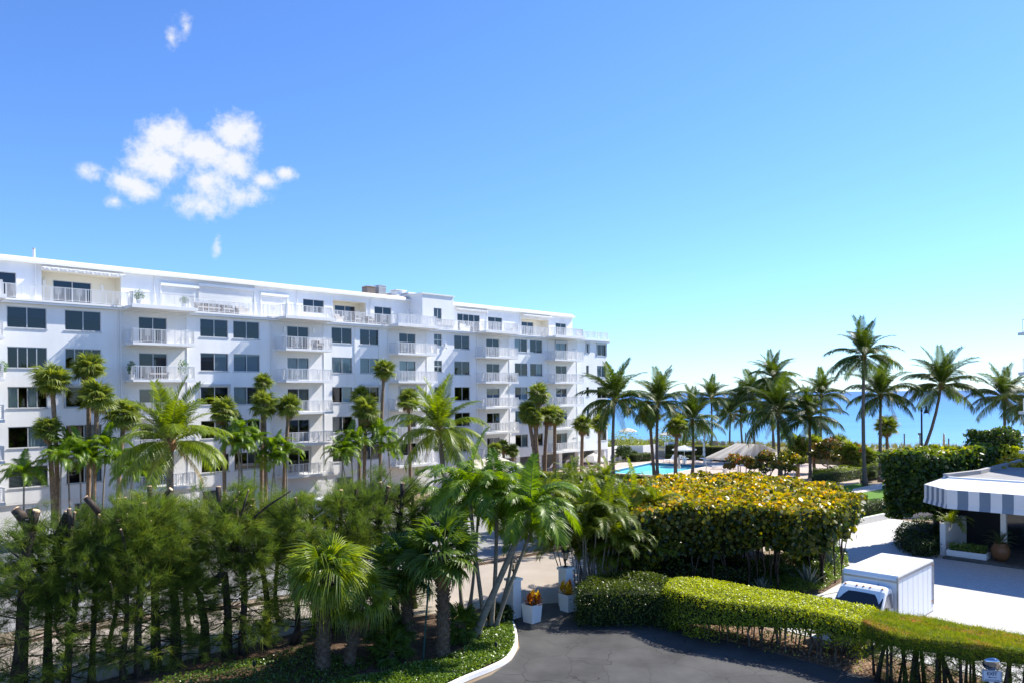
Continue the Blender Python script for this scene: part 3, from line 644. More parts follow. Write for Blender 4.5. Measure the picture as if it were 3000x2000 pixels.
ac_unit(1113, .95, 1.15, material('ac_grey', (.47, .49, .50), .5, .05, 2), 'grey air conditioner unit standing on the apartment house roof')
ac_unit(1080, 1.0, .95, material('ac_brown', (.22, .14, .09), .6, .2, 3), 'rusty brown air conditioner unit beside the grey one on the roof')
for px, t, w, h, lab in ((1165, 4.0, 1.2, .75, 'white domed roof vent beside the stair tower'), (1200, 3.0, 1.3, .4, 'low white roof vent touching the stair tower'), (1135, 5.2, 1.3, .45, 'low white roof box next to the air conditioners')):
    o = empty('roof_vent', bl(S(px, t, 21), t, ph+.45), house.rotation_euler[2], lab, 'roof vent', 'vents on the roof')
    q = MB(); q.box(-w/2, w/2, -w/2, w/2, 0, h); q.build('curb', WHITE2, o); q = MB(); q.box(-w*.6, w*.6, -w*.6, w*.6, h+.05, h+.14); q.box(-w*.4, w*.4, -w*.4, w*.4, h, h+.05); q.build('cap', WHITE2, o)
o = empty('vent_pipe', bl(S(99, 3, 21), 3., ph+.45), 0, 'thin white vent pipe on the roof near its left end', 'vent pipe'); q = MB(); q.tube([(0, 0, 0), (0, 0, .75)], .09, 10); q.build('pipe', WHITE2, o); q = MB(); q.tube([(0, 0, .78), (0, 0, .86)], .11, 10); q.build('cap', ALU, o)
# ---------------------------------------------------------------- vegetation
COCO = leafmat('coconut_leaf', (.016, .040, .006), (.085, .125, .015), .5, .30, .3)
COCOY = leafmat('old_coconut_leaf', (.20, .16, .03), (.30, .20, .05), .5, .30, .3)
SABAL = leafmat('fan_palm_leaf', (.050, .095, .014), (.20, .24, .035), .48, .36, .35)
DRYL = leafmat('dry_palm_leaf', (.20, .115, .05), (.33, .21, .10), .7, .2, .2)
ADON = leafmat('feather_palm_leaf', (.035, .10, .008), (.17, .26, .018), .42, .38, .4)
ARECA = leafmat('areca_leaf', (.028, .068, .008), (.19, .235, .02), .46, .34, .3)
PINE = leafmat('australian_pine_needles', (.022, .052, .009), (.125, .19, .028), .6, .36, .2, c3=(.22, .26, .045))
PINED = leafmat('brown_pine_needles', (.30, .13, .05), (.38, .20, .08), .7, .2, .2)
RACH = material('palm_leaf_stalk', (.28, .30, .08), .6, .2, 4)
RACHD = material('palm_petiole_green', (.16, .19, .05), .6, .2, 4)
TRUNKC = material('coconut_trunk', (.115, .095, .078), .9, .25, 3, col2=(.20, .17, .14), bump=.7, bscale=14, stretch=(1, 1, 3))
TRUNKS = material('sabal_trunk', (.16, .105, .065), .95, .3, 5, col2=(.30, .215, .145), bump=.8, bscale=18)
TRUNKD = material('dark_palm_trunk', (.075, .048, .03), .95, .3, 6, col2=(.19, .135, .09), bump=.8, bscale=20)
BOOT = material('palm_leaf_bases', (.15, .075, .03), .95, .3, 8, col2=(.30, .17, .08), bump=.8, bscale=25)
STEMG = material('slender_palm_stem', (.19, .165, .13), .85, .2, 3, col2=(.30, .27, .22), bump=.4, bscale=12, stretch=(1, 1, 5))
PBARK = material('australian_pine_bark', (.018, .014, .011), .95, .35, 5, col2=(.095, .072, .055), bump=1., bscale=16, stretch=(1, 1, .4))
CUT = material('fresh_cut_wood', (.62, .40, .22), .8, .15, 6, col2=(.72, .52, .32))
GBARK = material('grey_bark', (.15, .12, .10), .9, .25, 3, col2=(.27, .23, .20), bump=.6, bscale=14)

def rnd(a, b): return random.uniform(a, b)
def frond(name, L_, elev, curl, n, ll, lw, vlift, hang, seed, mt, rach=RACH, side=0.):
    rg = random.Random(seed); mb = MB(); m_ = 16; pts = []; tan = []; p = Vector((0, 0, 0))
    for i in range(m_+1):
        t = i/m_; a = R_(elev-curl*t**1.35); d = Vector((math.cos(a), side*math.sin(t*2.2)*.25, math.sin(a))).normalized(); pts.append(p.copy()); tan.append(d); p = p+d*(L_/m_)
    mb.cur = 1; mb.tube(pts[::2], [.035*L_/3.2*(1-.85*i/(m_/2)) for i in range(m_//2+1)], 4, cap=False); mb.cur = 0
    for k in range(n):
        t = .13+.87*(k+.5)/n; f = t*m_; i = min(int(f), m_-1); b = pts[i].lerp(pts[i+1], f-i); T = tan[i].lerp(tan[min(i+1, m_)], f-i).normalized()
        prof = min(1, (t-.05)*4)*(1-.62*max(0, (t-.45)/.55)**1.5)
        for sg in (-1, 1):
            side_v = Vector((0, 1, 0))*sg; up = T.cross(side_v)*sg
            if up.z < 0 and elev > -20: up = -up
            sweep = .35+.75*t; l = ll*prof*rg.uniform(.85, 1.1)
            d = (side_v*1.0+T*sweep+up*(vlift+rg.uniform(-.18, .18))).normalized()
            mid = b+d*l*.5+Vector((0, 0, -hang*l*.16)); tip = b+d*l*.93+Vector((0, 0, -hang*l*(.52+rg.uniform(-.1, .25))))
            wv = T*(lw/2)*rg.uniform(.8, 1.15); tt = rg.random()
            mb.add([b-wv*.5, b+wv*.5, mid+wv, mid-wv, tip], [(0, 1, 2, 3), (3, 2, 4)], tt)
    return mb.mesh(name, [mt, rach])
def fan(name, seed, mt, pet=.42, bl=.62, nseg=26, spread=118, droop=.3, rach=RACHD, wid=1.0):
    rg = random.Random(seed); mb = MB(); mb.cur = 1; mb.bar((0, 0, 0), (pet, 0, 0), .03, .02); mb.cur = 0
    hub = Vector((pet, 0, 0))
    for i in range(nseg):
        a0 = R_(-spread+2*spread*i/nseg); a1 = R_(-spread+2*spread*(i+1)/nseg); am = (a0+a1)/2
        ri = bl*.42; sidef = abs(am)/R_(spread); rt = bl*(1.0-.32*sidef)*rg.uniform(.88, 1.08); tt = rg.random()
        def q(a, r, z): return hub+Vector((math.cos(a)*r, math.sin(a)*r, z-droop*.55*sidef*r))
        up = .035*(1 if i % 2 else -1)
        j = rg.uniform(-.06, .06); da = (a1-a0)*.42*wid
        r2 = rt*.72; z2 = -droop*.12*rt; z3 = -droop*rt*rg.uniform(.35, .95)
        mb.add([hub, q(a0, ri, up), q(a1, ri, -up), q(am+da, r2, z2), q(am-da, r2, z2), q(am+j, rt, z3)], [(0, 1, 2), (1, 4, 3, 2), (4, 5, 3)], tt)
    return mb.mesh(name, [mt, rach])
COCOF = {e: [frond('frond', 3.4, e, c, 58, .90, .060, vl, hg, 10*i+j, COCO, side=rnd(-1, 1)) for j in range(3)]
         for i, (e, c, vl, hg) in enumerate([(84, 34, .35, .15), (66, 66, .28, .4), (42, 86, .12, .75), (14, 84, -.08, 1.0), (-14, 60, -.25, 1.0)])}
COCOG = leafmat('young_coconut_leaf', (.040, .085, .008), (.20, .26, .02), .42, .36, .4)
COCOF2 = {e: [(lambda m: (m.materials.__setitem__(0, COCOG), m)[1])(q.copy()) for q in ms_] for e, ms_ in COCOF.items()}
COCOD = [frond('frond', 3.1, -38, 40, 34, .62, .045, -.3, .9, 77+j, COCOY) for j in range(2)]
ADONF = {e: [frond('frond', 1.75, e, c, 54, .60, .046, .42, .8, 100+10*i+j, ADON, RACHD, side=rnd(-1, 1)) for j in range(3)] for i, (e, c) in enumerate([(86, 35), (68, 105), (48, 128), (22, 112)])}
ARECF = {e: [frond('frond', 1.9, e, c, 46, .56, .040, .45, .6, 200+10*i+j, ARECA, RACH, side=rnd(-1, 1)) for j in range(3)] for i, (e, c) in enumerate([(86, 30), (72, 70), (56, 100), (34, 105)])}
FANS = [fan('fan_leaf', 300+j, SABAL, pet=.40, bl=.68, droop=.22+.16*j, spread=112+6*j, wid=.85) for j in range(4)]
FAND = [fan('dry_leaf', 320+j, DRYL, droop=.8, spread=70, nseg=18) for j in range(2)]
LONGF = [fan('fan_leaf', 340+j, leafmat('drooping_fan_leaf', (.06, .12, .012), (.25, .31, .03), .35, .38, .45), pet=.52, bl=.72, nseg=40, droop=.75+.22*j, spread=125, wid=.62) for j in range(4)]
WIDEF = [fan('fan_leaf', 350+j, leafmat('dark_fan_leaf', (.030, .070, .010), (.10, .16, .018), .5, .32, .3), pet=.55, bl=.7, nseg=28, droop=.35+.1*j, spread=125) for j in range(3)]

def curve_pts(p0, p1, n, sway, seed):
    rg = random.Random(seed); p0 = Vector(p0); p1 = Vector(p1); a = rg.uniform(0, 6.28); o = Vector((math.cos(a), math.sin(a), 0))*sway
    return [p0.lerp(p1, i/n)+o*math.sin(math.pi*i/n)*(1-.3*i/n) for i in range(n+1)]
def trunk(root, pts, r0, r1, mt, n=8, flare=1.5, seed=0, boots=0., name='trunk'):
    rg = random.Random(seed); m_ = len(pts)
    rad = [(r0+(r1-r0)*i/(m_-1))*(1+(flare-1)*max(0, 1-i/(m_-1)*7))*rg.uniform(.95, 1.06) for i in range(m_)]
    mb = MB(); mb.tube(pts, rad, n); mb.build(name, mt, root, smooth=True)
    if boots:
        b = MB(); top = Vector(pts[-1]); dn = (Vector(pts[-2])-top).normalized()
        for k in range(26):
            h = boots*rg.random(); a = k*2.4; c = top+dn*h; o = Vector((math.cos(a), math.sin(a), 0)); r = r1*(1.05+.25*(1-h/boots))
            b.bar(c+o*r*.75-Vector((0, 0, .10)), c+o*(r+.09)+Vector((0, 0, .14)), .10, .045)
        b.build('leaf_base', BOOT, root)
def crown_pinnate(root, top, sets, plan, scale, seed, name='frond', dead=None, ndead=0):
    rg = random.Random(seed); az = rg.uniform(0, 6.28)
    for e, cnt in plan:
        for k in range(cnt):
            az += 2.399+rg.uniform(-.22, .22)
            inst(name, rg.choice(sets[e]), root, Vector(top)+Vector((math.cos(az), math.sin(az), 0))*.05*scale, (rg.uniform(-.14, .14), rg.uniform(-.12, .12), az), scale*rg.uniform(.86, 1.1))
    for k in range(ndead):
        a = rg.uniform(0, 6.28); inst('dry_frond', rg.choice(dead), root, top, (0, 0, a), scale*rg.uniform(.7, .95))
def crown_fan(root, top, meshes, n, R, seed, lo=-42, hi=86, dry=0, name='fan_leaf'):
    rg = random.Random(seed); az = rg.uniform(0, 6.28)
    for k in range(n):
        az += 2.399; u = (k+.5)/n; phi = R_(hi+(lo-hi)*u**.85+rg.uniform(-8, 8))
        inst(name, rg.choice(meshes), root, top, (rg.uniform(-.5, .5), -phi, az), R*rg.uniform(.86, 1.1))
    for k in range(dry):
        a = rg.uniform(0, 6.28); inst('dry_leaf', rg.choice(FAND), root, Vector(top)-Vector((0, 0, .1)), (rg.uniform(-.4, .4), R_(rg.uniform(45, 75)), a), R*rg.uniform(.7, .95))

def fronts(px, t, z=10.):          # the spot seen at px, t metres in front of the facade
    return Bw(S(px, -t, z), -t, 0)
PALMS = 0
def coconut(pxb, pxc, pyc, Y, Rw, label, z0=0., sway=.15, group='coconut palms', r=.15, Yc=None, nd=1, plan=None, sets=None):
    global PALMS; PALMS += 1; b = P(pxb, 1154, Y); c = P(pxc, pyc, Yc or Y)
    root = empty('coconut_palm', (b[0], b[1], z0), 0, label, 'palm tree', group); top = Vector(c)-Vector((b[0], b[1], z0))
    pts = curve_pts((0, 0, 0), top, 12, sway, PALMS); trunk(root, pts, r*1.15, r*.8, TRUNKC, seed=PALMS, flare=1.7)
    fib = MB(); fib.lathe([(r*.7, -.5), (r*1.5, -.25), (r*1.6, 0), (r*.9, .35)], 8, top); fib.build('leaf_base', BOOT, root)
    crown_pinnate(root, top, sets or COCOF, plan or [(84, 4), (66, 9), (42, 9), (14, 8), (-14, 4)], Rw/3.0, PALMS, dead=COCOD, ndead=nd)
    return root
def sabal(pxb, pxc, pyc, pos, Rw, label, z0=0., sway=.12, r=.15, n=28, dry=3, group='cabbage palms in front of the apartment house', Yc=None, name='cabbage_palm', Y=None):
    global PALMS; PALMS += 1
    b = P(pxb, 1154, Y) if Y else fronts(pxb, pos)
    c = P(pxc, pyc, Yc or b[1]); root = empty(name, (b[0], b[1], z0), 0, label, 'palm tree', group); top = Vector(c)-Vector((b[0], b[1], z0))-Vector((0, 0, Rw*.12))
    pts = curve_pts((0, 0, 0), top, 12, sway, PALMS); trunk(root, pts, r*1.1, r, TRUNKS, seed=PALMS, flare=1.25, boots=.75)
    crown_fan(root, top, FANS, n, Rw, PALMS, dry=dry); return root
def feather(pxb, pxc, pyc, pos, Rw, label, Y=None, z0=0., r=.06, sway=.15, group='slender feather palms below the apartment house', sets=None, plan=None, Yc=None, name='feather_palm'):
    global PALMS; PALMS += 1
    b = P(pxb, 1154, Y) if Y else fronts(pxb, pos); c = P(pxc, pyc, Yc or b[1]); root = empty(name, (b[0], b[1], z0), 0, label, 'palm tree', group); top = Vector(c)-Vector((b[0], b[1], z0))
    pts = curve_pts((0, 0, 0), top, 9, sway, PALMS); trunk(root, pts, r*1.2, r*.8, STEMG, n=7, seed=PALMS, flare=1.6)
    q = MB(); q.tube([top-Vector((0, 0, .45)), top+Vector((0, 0, .1))], [r*1.1, r*.8], 7); q.build('crownshaft', material('crownshaft_green', (.11, .17, .03), .5, .2, 3), root, smooth=True)
    crown_pinnate(root, top, sets or ADONF, plan or [(86, 1), (68, 5), (48, 6), (22, 4)], Rw/1.35, PALMS); return root

# cabbage palms along the apartment house: base px, crown px, crown row, metres in front of the wall, crown radius (m)
for a in [(166, 152, 1108, 3.4, 1.5, 'tall cabbage palm in front of the first window column, its crown below the fourth-floor glass'),
          (252, 258, 1072, 3.0, 1.4, 'tallest cabbage palm of the leftmost group, crown over the second window column'),
          (262, 284, 1155, 4.4, 1.45, 'cabbage palm with curved trunk, second tallest of the leftmost group'),
          (154, 143, 1252, 4.6, 1.2, 'shorter cabbage palm, lowest crown of the leftmost group'),
          (340, 364, 1208, 3.8, 1.5, 'leaning cabbage palm left of the first balcony column'),
          (656, 655, 1196, 3.6, 1.35, 'straight cabbage palm between first and second balcony columns, set apart'),
          (762, 771, 1116, 3.0, 1.0, 'thin cabbage palm with small high crown left of the second balcony column'),
          (776, 773, 1180, 4.2, 1.4, 'shaggy cabbage palm just below the thin one at the second balcony column'),
          (826, 847, 1186, 4.4, 1.3, 'leaning cabbage palm with thick leaf bases at the second balcony column'),
          (1066, 1073, 1196, 4.2, 1.6, 'stout cabbage palm with dense crown left of the third balcony column'),
          (1052, 1056, 1156, 2.8, 1.1, 'cabbage palm half hidden behind the stout one with dense crown'),
          (1110, 1125, 1080, 3.2, 1.3, 'lone tall slim cabbage palm reaching the fourth floor left of the third balconies'),
          (1200, 1197, 1168, 3.4, 1.35, 'small cabbage palm in front of the third balcony column')]:
    sabal(a[0], a[1], a[2], a[3], a[4], a[5])
for a in [(1556, 1578, 1150, 5.0, 1.55, 'highest cabbage palm of the cluster before the garage piers'), (1572, 1546, 1202, 6.2, 1.4, 'cabbage palm on the left side of the garage cluster'),
          (1581, 1566, 1218, 6.6, 1.35, 'cabbage palm in the middle of the garage cluster, crown lowest'), (1594, 1604, 1212, 5.6, 1.4, 'leaning cabbage palm right of centre in the garage cluster'),
          (1621, 1625, 1212, 5.4, 1.45, 'cabbage palm standing just right of the garage cluster'), (1702, 1707, 1238, 6.0, 1.5, 'cabbage palm in front of the fifth balcony column by the white sunshades'),
          (1751, 1755, 1236, 4.5, 1.45, 'cabbage palm at the sea end of the apartment house')]:
    sabal(*a, z0=.3, r=.19, dry=7, group='cabbage palms by the pool end of the apartment house')
for a in [(1452, 1450, 1312, 5.5, 'left'), (1470, 1474, 1304, 5.2, 'middle'), (1500, 1500, 1316, 5.8, 'right')]:
    sabal(a[0], a[1], a[2], a[3], .95, 'short fan palm, %s one of three behind the beige canopy' % a[4], r=.14, n=26, group='three short fan palms behind the beige canopy', name='fan_palm')
for a in [(1915, 1903, 1212, 86, 1.5, 'cabbage palm sharing its spot with a coconut palm beside the pool', .17), (1977, 1985, 1245, 84, 1.5, 'cabbage palm leaning right at the near pool edge', .19), (2597, 2597, 1243, 88, 1.5, 'small cabbage palm beside a taller coconut palm before the sea', .17)]:
    sabal(a[0], a[1], a[2], 0, a[4], a[5], Y=a[3], r=a[6], dry=6, z0=.4, group='cabbage palms around the pool')

# coconut palms: base px, crown px, crown row, distance, frond length
for a in [(505, 500, 1298, 45., 3.4, 'big near coconut palm with broad arching fronds before the first balcony column', .22, 2), (1302, 1287, 1262, 58., 3.7, 'coconut palm with broad yellow-green fronds before the third and fourth balconies', .20, 2),
          (1796, 1799, 1175, 80., 4.0, 'large coconut palm overlapping the sea corner of the apartment house', .17, 2), (1925, 1927, 1180, 84., 3.6, 'coconut palm with two-tone trunk in front of the pool', .17, 1),
          (2025, 2029, 1234, 87., 3.5, 'dark coconut palm with low crown left of the striped tent', .17, 1), (2082, 2084, 1166, 118., 3.3, 'slim coconut palm above the hedge behind the pool chairs', .15, 1),
          (2137, 2141, 1214, 128., 3.3, 'small coconut palm on the dune left of the striped tent', .14, 1), (2176, 2169, 1182, 122., 3.5, 'coconut palm with tilted trunk on the dune above the tent', .15, 1),
          (2212, 2204, 1156, 120., 3.7, 'coconut palm second from the tall pair over the striped tent', .15, 1), (2264, 2268, 1108, 108., 3.7, 'tall coconut palm rising directly over the striped tent peak', .16, 1),
          (2270, 2258, 1176, 106., 3.3, 'coconut palm whose crown hides behind the tall one over the tent', .16, 1),
          (2284, 2279, 1208, 84., 4.2, 'wide dark coconut palm in front of the striped tent right side', .18, 2), (2372, 2372, 1222, 84., 3.5, 'low coconut palm right of the striped tent with drooping fronds', .17, 1),
          (2407, 2406, 1158, 104., 3.6, 'coconut palm behind the low one, right of the tent', .16, 1), (2532, 2531, 1044, 78., 3.45, 'tallest coconut palm, standing alone high above the sea horizon', .18, 1),
          (2577, 2580, 1158, 82., 3.7, 'coconut palm just right of the tallest one, crown at the horizon', .17, 1),
          (2937, 2942, 1165, 80., 3.4, 'coconut palm above the round bush near the picture right edge', .16, 1), (3040, 3045, 1185, 74., 3.4, 'coconut palm cut off by the right edge of the picture', .16, 1)]:
    coconut(a[0], a[1], a[2], a[3], a[4], a[5], r=a[6], nd=a[7], z0=.3 if a[3] > 70 else 0, sets=COCOF2 if a[3] < 60 else None)
lean = coconut(2668, 2757, 1128, 82., 3.9, 'leaning coconut palm with curved trunk beside the street lamp', r=.17, sway=0., z0=.4, nd=0)
# its trunk sweeps up in a bow
tb = [c for c in lean.children if c.name.startswith('trunk')][0]
mb = MB(); mb.tube([(0, 0, 0)]+[Vector(P(qx, qy, 82.))-lean.location for qx, qy in ((2690, 1350), (2712, 1303), (2729, 1255), (2742, 1208), (2751, 1165), (2757, 1128))], [.24, .19, .17, .16, .15, .14, .135], 8); tb.data = mb.mesh('trunk', TRUNKC, True)

# slender feather palms in clumps along the foot of the house
FE = [(60, 70, 1392, 5.0, 'low one hanging over the first-floor window at far left'), (205, 198, 1318, 4.6, 'between the two leftmost cabbage trunks'), (182, 180, 1345, 6.0, 'just left of the tall double cabbage trunk'), (225, 232, 1330, 5.4, 'under the second window column'),
      (300, 312, 1312, 4.6, 'bright one right of the second window column'), (275, 268, 1352, 5.8, 'low in the leftmost group, right part'), (330, 345, 1352, 6.0, 'right under the leaning cabbage palm'), (370, 392, 1385, 6.6, 'low beside the first balcony column'),
      (690, 700, 1262, 4.2, 'tallest of the clump left of the second balconies'), (700, 706, 1312, 5.4, 'middle of the clump left of the second balconies'), (730, 748, 1292, 5.0, 'dark one touching the shaggy cabbage palm'), (712, 692, 1290, 5.8, 'left side of the clump before the second balconies'),
      (790, 812, 1308, 5.6, 'bright one at the foot of the second balconies'), (835, 838, 1330, 6.2, 'arching one below the second balcony railings'), (812, 800, 1352, 6.6, 'lowest in front of the second balconies'),
      (1000, 1008, 1312, 5.2, 'left one of the clump under the fifth window column'), (1030, 1025, 1285, 4.6, 'tallest of the clump under the fifth window column'), (1052, 1050, 1302, 5.6, 'behind the stout cabbage palm trunk'), (1085, 1092, 1262, 4.4, 'upright one beside the slim tall cabbage palm'), (1110, 1118, 1282, 5.2, 'right one beside the slim tall cabbage palm'), (1140, 1138, 1320, 6.0, 'low one before the third balconies'), (1015, 1000, 1335, 6.2, 'lowest of the clump under the fifth window column')]
for a in FE: feather(a[0], a[1], a[2], a[3], rnd(1.25, 1.6), 'slender feather palm, '+a[4])

# trees of the foreground bed
b1 = G(1374, 1872); 
ms = [(1378, 1875, 1476, 1592, 1548, 1500, 1.9, .13, 'thick-stemmed feather palm leaning right over the gate'), (1417, 1850, 1428, 1660, 1374, 1440, 2.0, .085, 'tall feather palm, highest crown of the gate clump'), (1430, 1850, 1443, 1660, 1455, 1456, 1.85, .085, 'feather palm in the middle of the gate clump'),
      (1440, 1852, 1540, 1620, 1556, 1556, 1.5, .075, 'thin feather palm leaning right beside the lantern pillar'), (1452, 1815, 1512, 1615, 1520, 1515, 1.6, .065, 'thinnest feather palm behind the lantern pillar'), (1348, 1790, 1350, 1650, 1330, 1500, 1.9, .075, 'feather palm behind the stout fan palm, left of the gate clump'), (1368, 1790, 1372, 1650, 1400, 1510, 1.9, .075, 'feather palm behind the gate clump with dark crown')]
for bx, by, mx_, my, cx, cy, Rw, r, lab in ms:
    b = G(bx, by); feather(bx, cx, cy, 0, Rw, lab, Y=b[1], r=r, group='feather palms at the driveway gate', sway=.12)
for bx, by, cx, cy, Rw, r, n, lab, mesh, nm in [(946, 1972, 962, 1672, 1.42, .2, 28, 'stout palm with drooping thread-like fan leaves in the front bed', LONGF, 'fountain_palm'), (1022, 1958, 1052, 1745, 1.3, .16, 14, 'smaller drooping fan palm half hidden behind the stout one', LONGF, 'fountain_palm'),
                                        (1298, 1932, 1296, 1604, 1.5, .2, 24, 'stout fan palm with criss-cross trunk beside the thin green pole', WIDEF, 'fan_palm'), (1195, 1900, 1188, 1658, 1.45, .17, 18, 'dark fan palm left of the thin green pole', WIDEF, 'fan_palm'), (1140, 1905, 1141, 1850, 1.0, .1, 20, 'low dark fan palm sprouting from the front bed', WIDEF, 'fan_palm'), (1355, 1880, 1350, 1822, .95, .08, 14, 'young fan palm at the foot of the gate clump', WIDEF, 'fan_palm'), (1150, 1935, 1150, 1900, .9, .08, 16, 'lowest fan palm, nearest to the bottom of the bed', WIDEF, 'fan_palm')]:
    PALMS += 1; b = G(bx, by); c = P(cx, cy, b[1]); root = empty(nm, (b[0], b[1], .03), 0, lab, 'palm tree', 'fan palms in the front bed'); top = Vector(c)-Vector((b[0], b[1], .03)); top.z -= .1*Rw
    pts = curve_pts((0, 0, 0), top, 10, .06, PALMS); trunk(root, pts, r*1.2, r, TRUNKD, n=10, seed=PALMS, flare=1.2)
    bt = MB(); rg = random.Random(PALMS); Hh = top.z
    for k in range(int(Hh*34)):
        h = Hh*(k+.5)/int(Hh*34); a = k*2.4; u = h/Hh; cc = pts[0].lerp(pts[-1], u)+(pts[5]-pts[0].lerp(pts[-1], .5))*math.sin(math.pi*u); o = Vector((math.cos(a), math.sin(a), 0))
        bt.bar(cc+o*r*.85-Vector((0, 0, .06)), cc+o*(r+.07+.03*u)+Vector((0, 0, .12)), .11, .04)
    if Hh > .5: bt.build('leaf_base', TRUNKD, root)
    crown_fan(root, top, mesh, n, Rw, PALMS, hi=70 if mesh is LONGF else 82, lo=-28 if mesh is LONGF else -42, dry=3 if Hh > 1 else 0)

# areca clumps right of the gate and before the pool hedge
def areca(px, py, Y0, w, h, ns, label, seed):
    rg = random.Random(seed); b = G(px, py); root = empty('areca_palm', (b[0], b[1], .02), 0, label, 'palm tree', 'areca palm clumps right of the gate')
    for k in range(ns):
        a = rg.uniform(0, 6.28); rr = w*math.sqrt(rg.random()); x, y = rr*math.cos(a)*.5, rr*math.sin(a)*.5; hh = h*rg.uniform(.35, 1.0); tp = Vector((x*1.7, y*1.7, hh))
        q = MB(); q.tube([(x, y, 0), (x*1.3, y*1.3, hh*.5), tp], [.035, .03, .025], 5); q.build('stem', STEMG, root)
        for e, c in ((86, 1), (72, 2), (56, 3), (34, 2)):
            for j in range(c): inst('frond', rg.choice(ARECF[e]), root, tp, (rg.uniform(-.2, .2), rg.uniform(-.15, .15), rg.uniform(0, 6.28)), rg.uniform(.8, 1.15))
areca(1712, 1745, 0, 2.2, 4.3, 24, 'dense areca palm clump right behind the second gate pillar', 1)
areca(1775, 1728, 0, 2.4, 4.6, 26, 'areca palm clump between the gate and the sea grape hedge', 2)
areca(1838, 1728, 0, 2.2, 4.0, 22, 'areca palm clump merging into the left end of the sea grape hedge', 3)
areca(1650, 1600, 0, 2.2, 3.5, 14, 'areca palm clump farther back along the street, before the pool hedge', 4)
areca(1560, 1560, 0, 1.6, 3.2, 8, 'small yellow-green areca palm clump behind the gate clump', 5)
areca(1745, 1560, 0, 2.4, 4.0, 16, 'areca palm clump right in front of the pool corner', 6)

# ---------------------------------------------------------------- topped Australian pines along the street
def sprays(centers, dirs, n, ln, w, seed, up=.25, spread=.75):
    g = np.random.default_rng(seed); C = np.repeat(np.asarray(centers, float), n, 0); Dv = np.repeat(np.asarray(dirs, float), n, 0); N_ = len(C)
    d = Dv+g.normal(0, spread, (N_, 3))+np.array([0, 0, up]); d /= np.linalg.norm(d, axis=1)[:, None]
    l = g.uniform(.45, 1., N_)[:, None]*ln; side = np.cross(d, g.normal(0, 1, (N_, 3))); side /= np.linalg.norm(side, axis=1)[:, None]+1e-9
    base = C+g.normal(0, .05, (N_, 3)); tip = base+d*l+np.array([0, 0, -.22])*l*l/ln
    V = np.stack([base-side*w, base+side*w, tip], 1).reshape(-1, 3); F = np.arange(N_*3).reshape(-1, 3)
    tuft = np.repeat(np.repeat(g.random(len(C)//n), n), 3); t = np.clip(tuft*.75+np.repeat(g.random(N_), 3)*.3, 0, 1)
    return V, F, t
def pine_foliage(seed, H, R0, nb, dens):
    """branches with needle sprays bunched at their ends, gaps between the bunches"""
    g = np.random.default_rng(seed); cs = []; ds = []; br = MB(); ws = []
    for k in range(nb):
        u0 = g.random(); z = H*(.05+.87*u0**.95); a = g.uniform(0, 6.28); low = z < H*.42
        L_ = R0*g.uniform(.45, 1.15); o = np.array([math.cos(a), math.sin(a), g.uniform(-.05, .75) if not low else g.uniform(-.3, .3)])
        if z > H*.8: o[2] = g.uniform(.2, 1.0); L_ *= .75
        p0 = np.array([0, 0, z]); b1 = g.normal(0, .06, 3); pts = [p0+o*L_*u+np.array([0, 0, .15*u*u*L_])+b1*math.sin(u*3.1) for u in (0, .35, .7, 1)]
        br.tube(pts, [.032, .022, .014, .006], 4, cap=False)
        ncl = 2 if low else g.integers(2, 5)
        for c in range(ncl):
            u = g.uniform(.45, 1.0); ce = p0+o*L_*u+np.array([0, 0, .15*u*u*L_])+g.normal(0, .10, 3); dd = o*.8+g.normal(0, .45, 3)+np.array([0, 0, .25])
            for j in range(int(dens*g.uniform(.6, 1.4)*(.55 if low else 1))): cs.append(ce+g.normal(0, .21, 3)); ds.append(dd*.8+g.normal(0, .3, 3))
    V, F, t = sprays(cs, ds, 24, .58, .006, seed+1, up=.3, spread=.42)
    return npmesh('foliage', V, F, PINE, t), br.mesh('branches', PBARK)
PINEV = [pine_foliage(400+k, 6.2, 1.4, 58, 4.8) for k in range(7)]
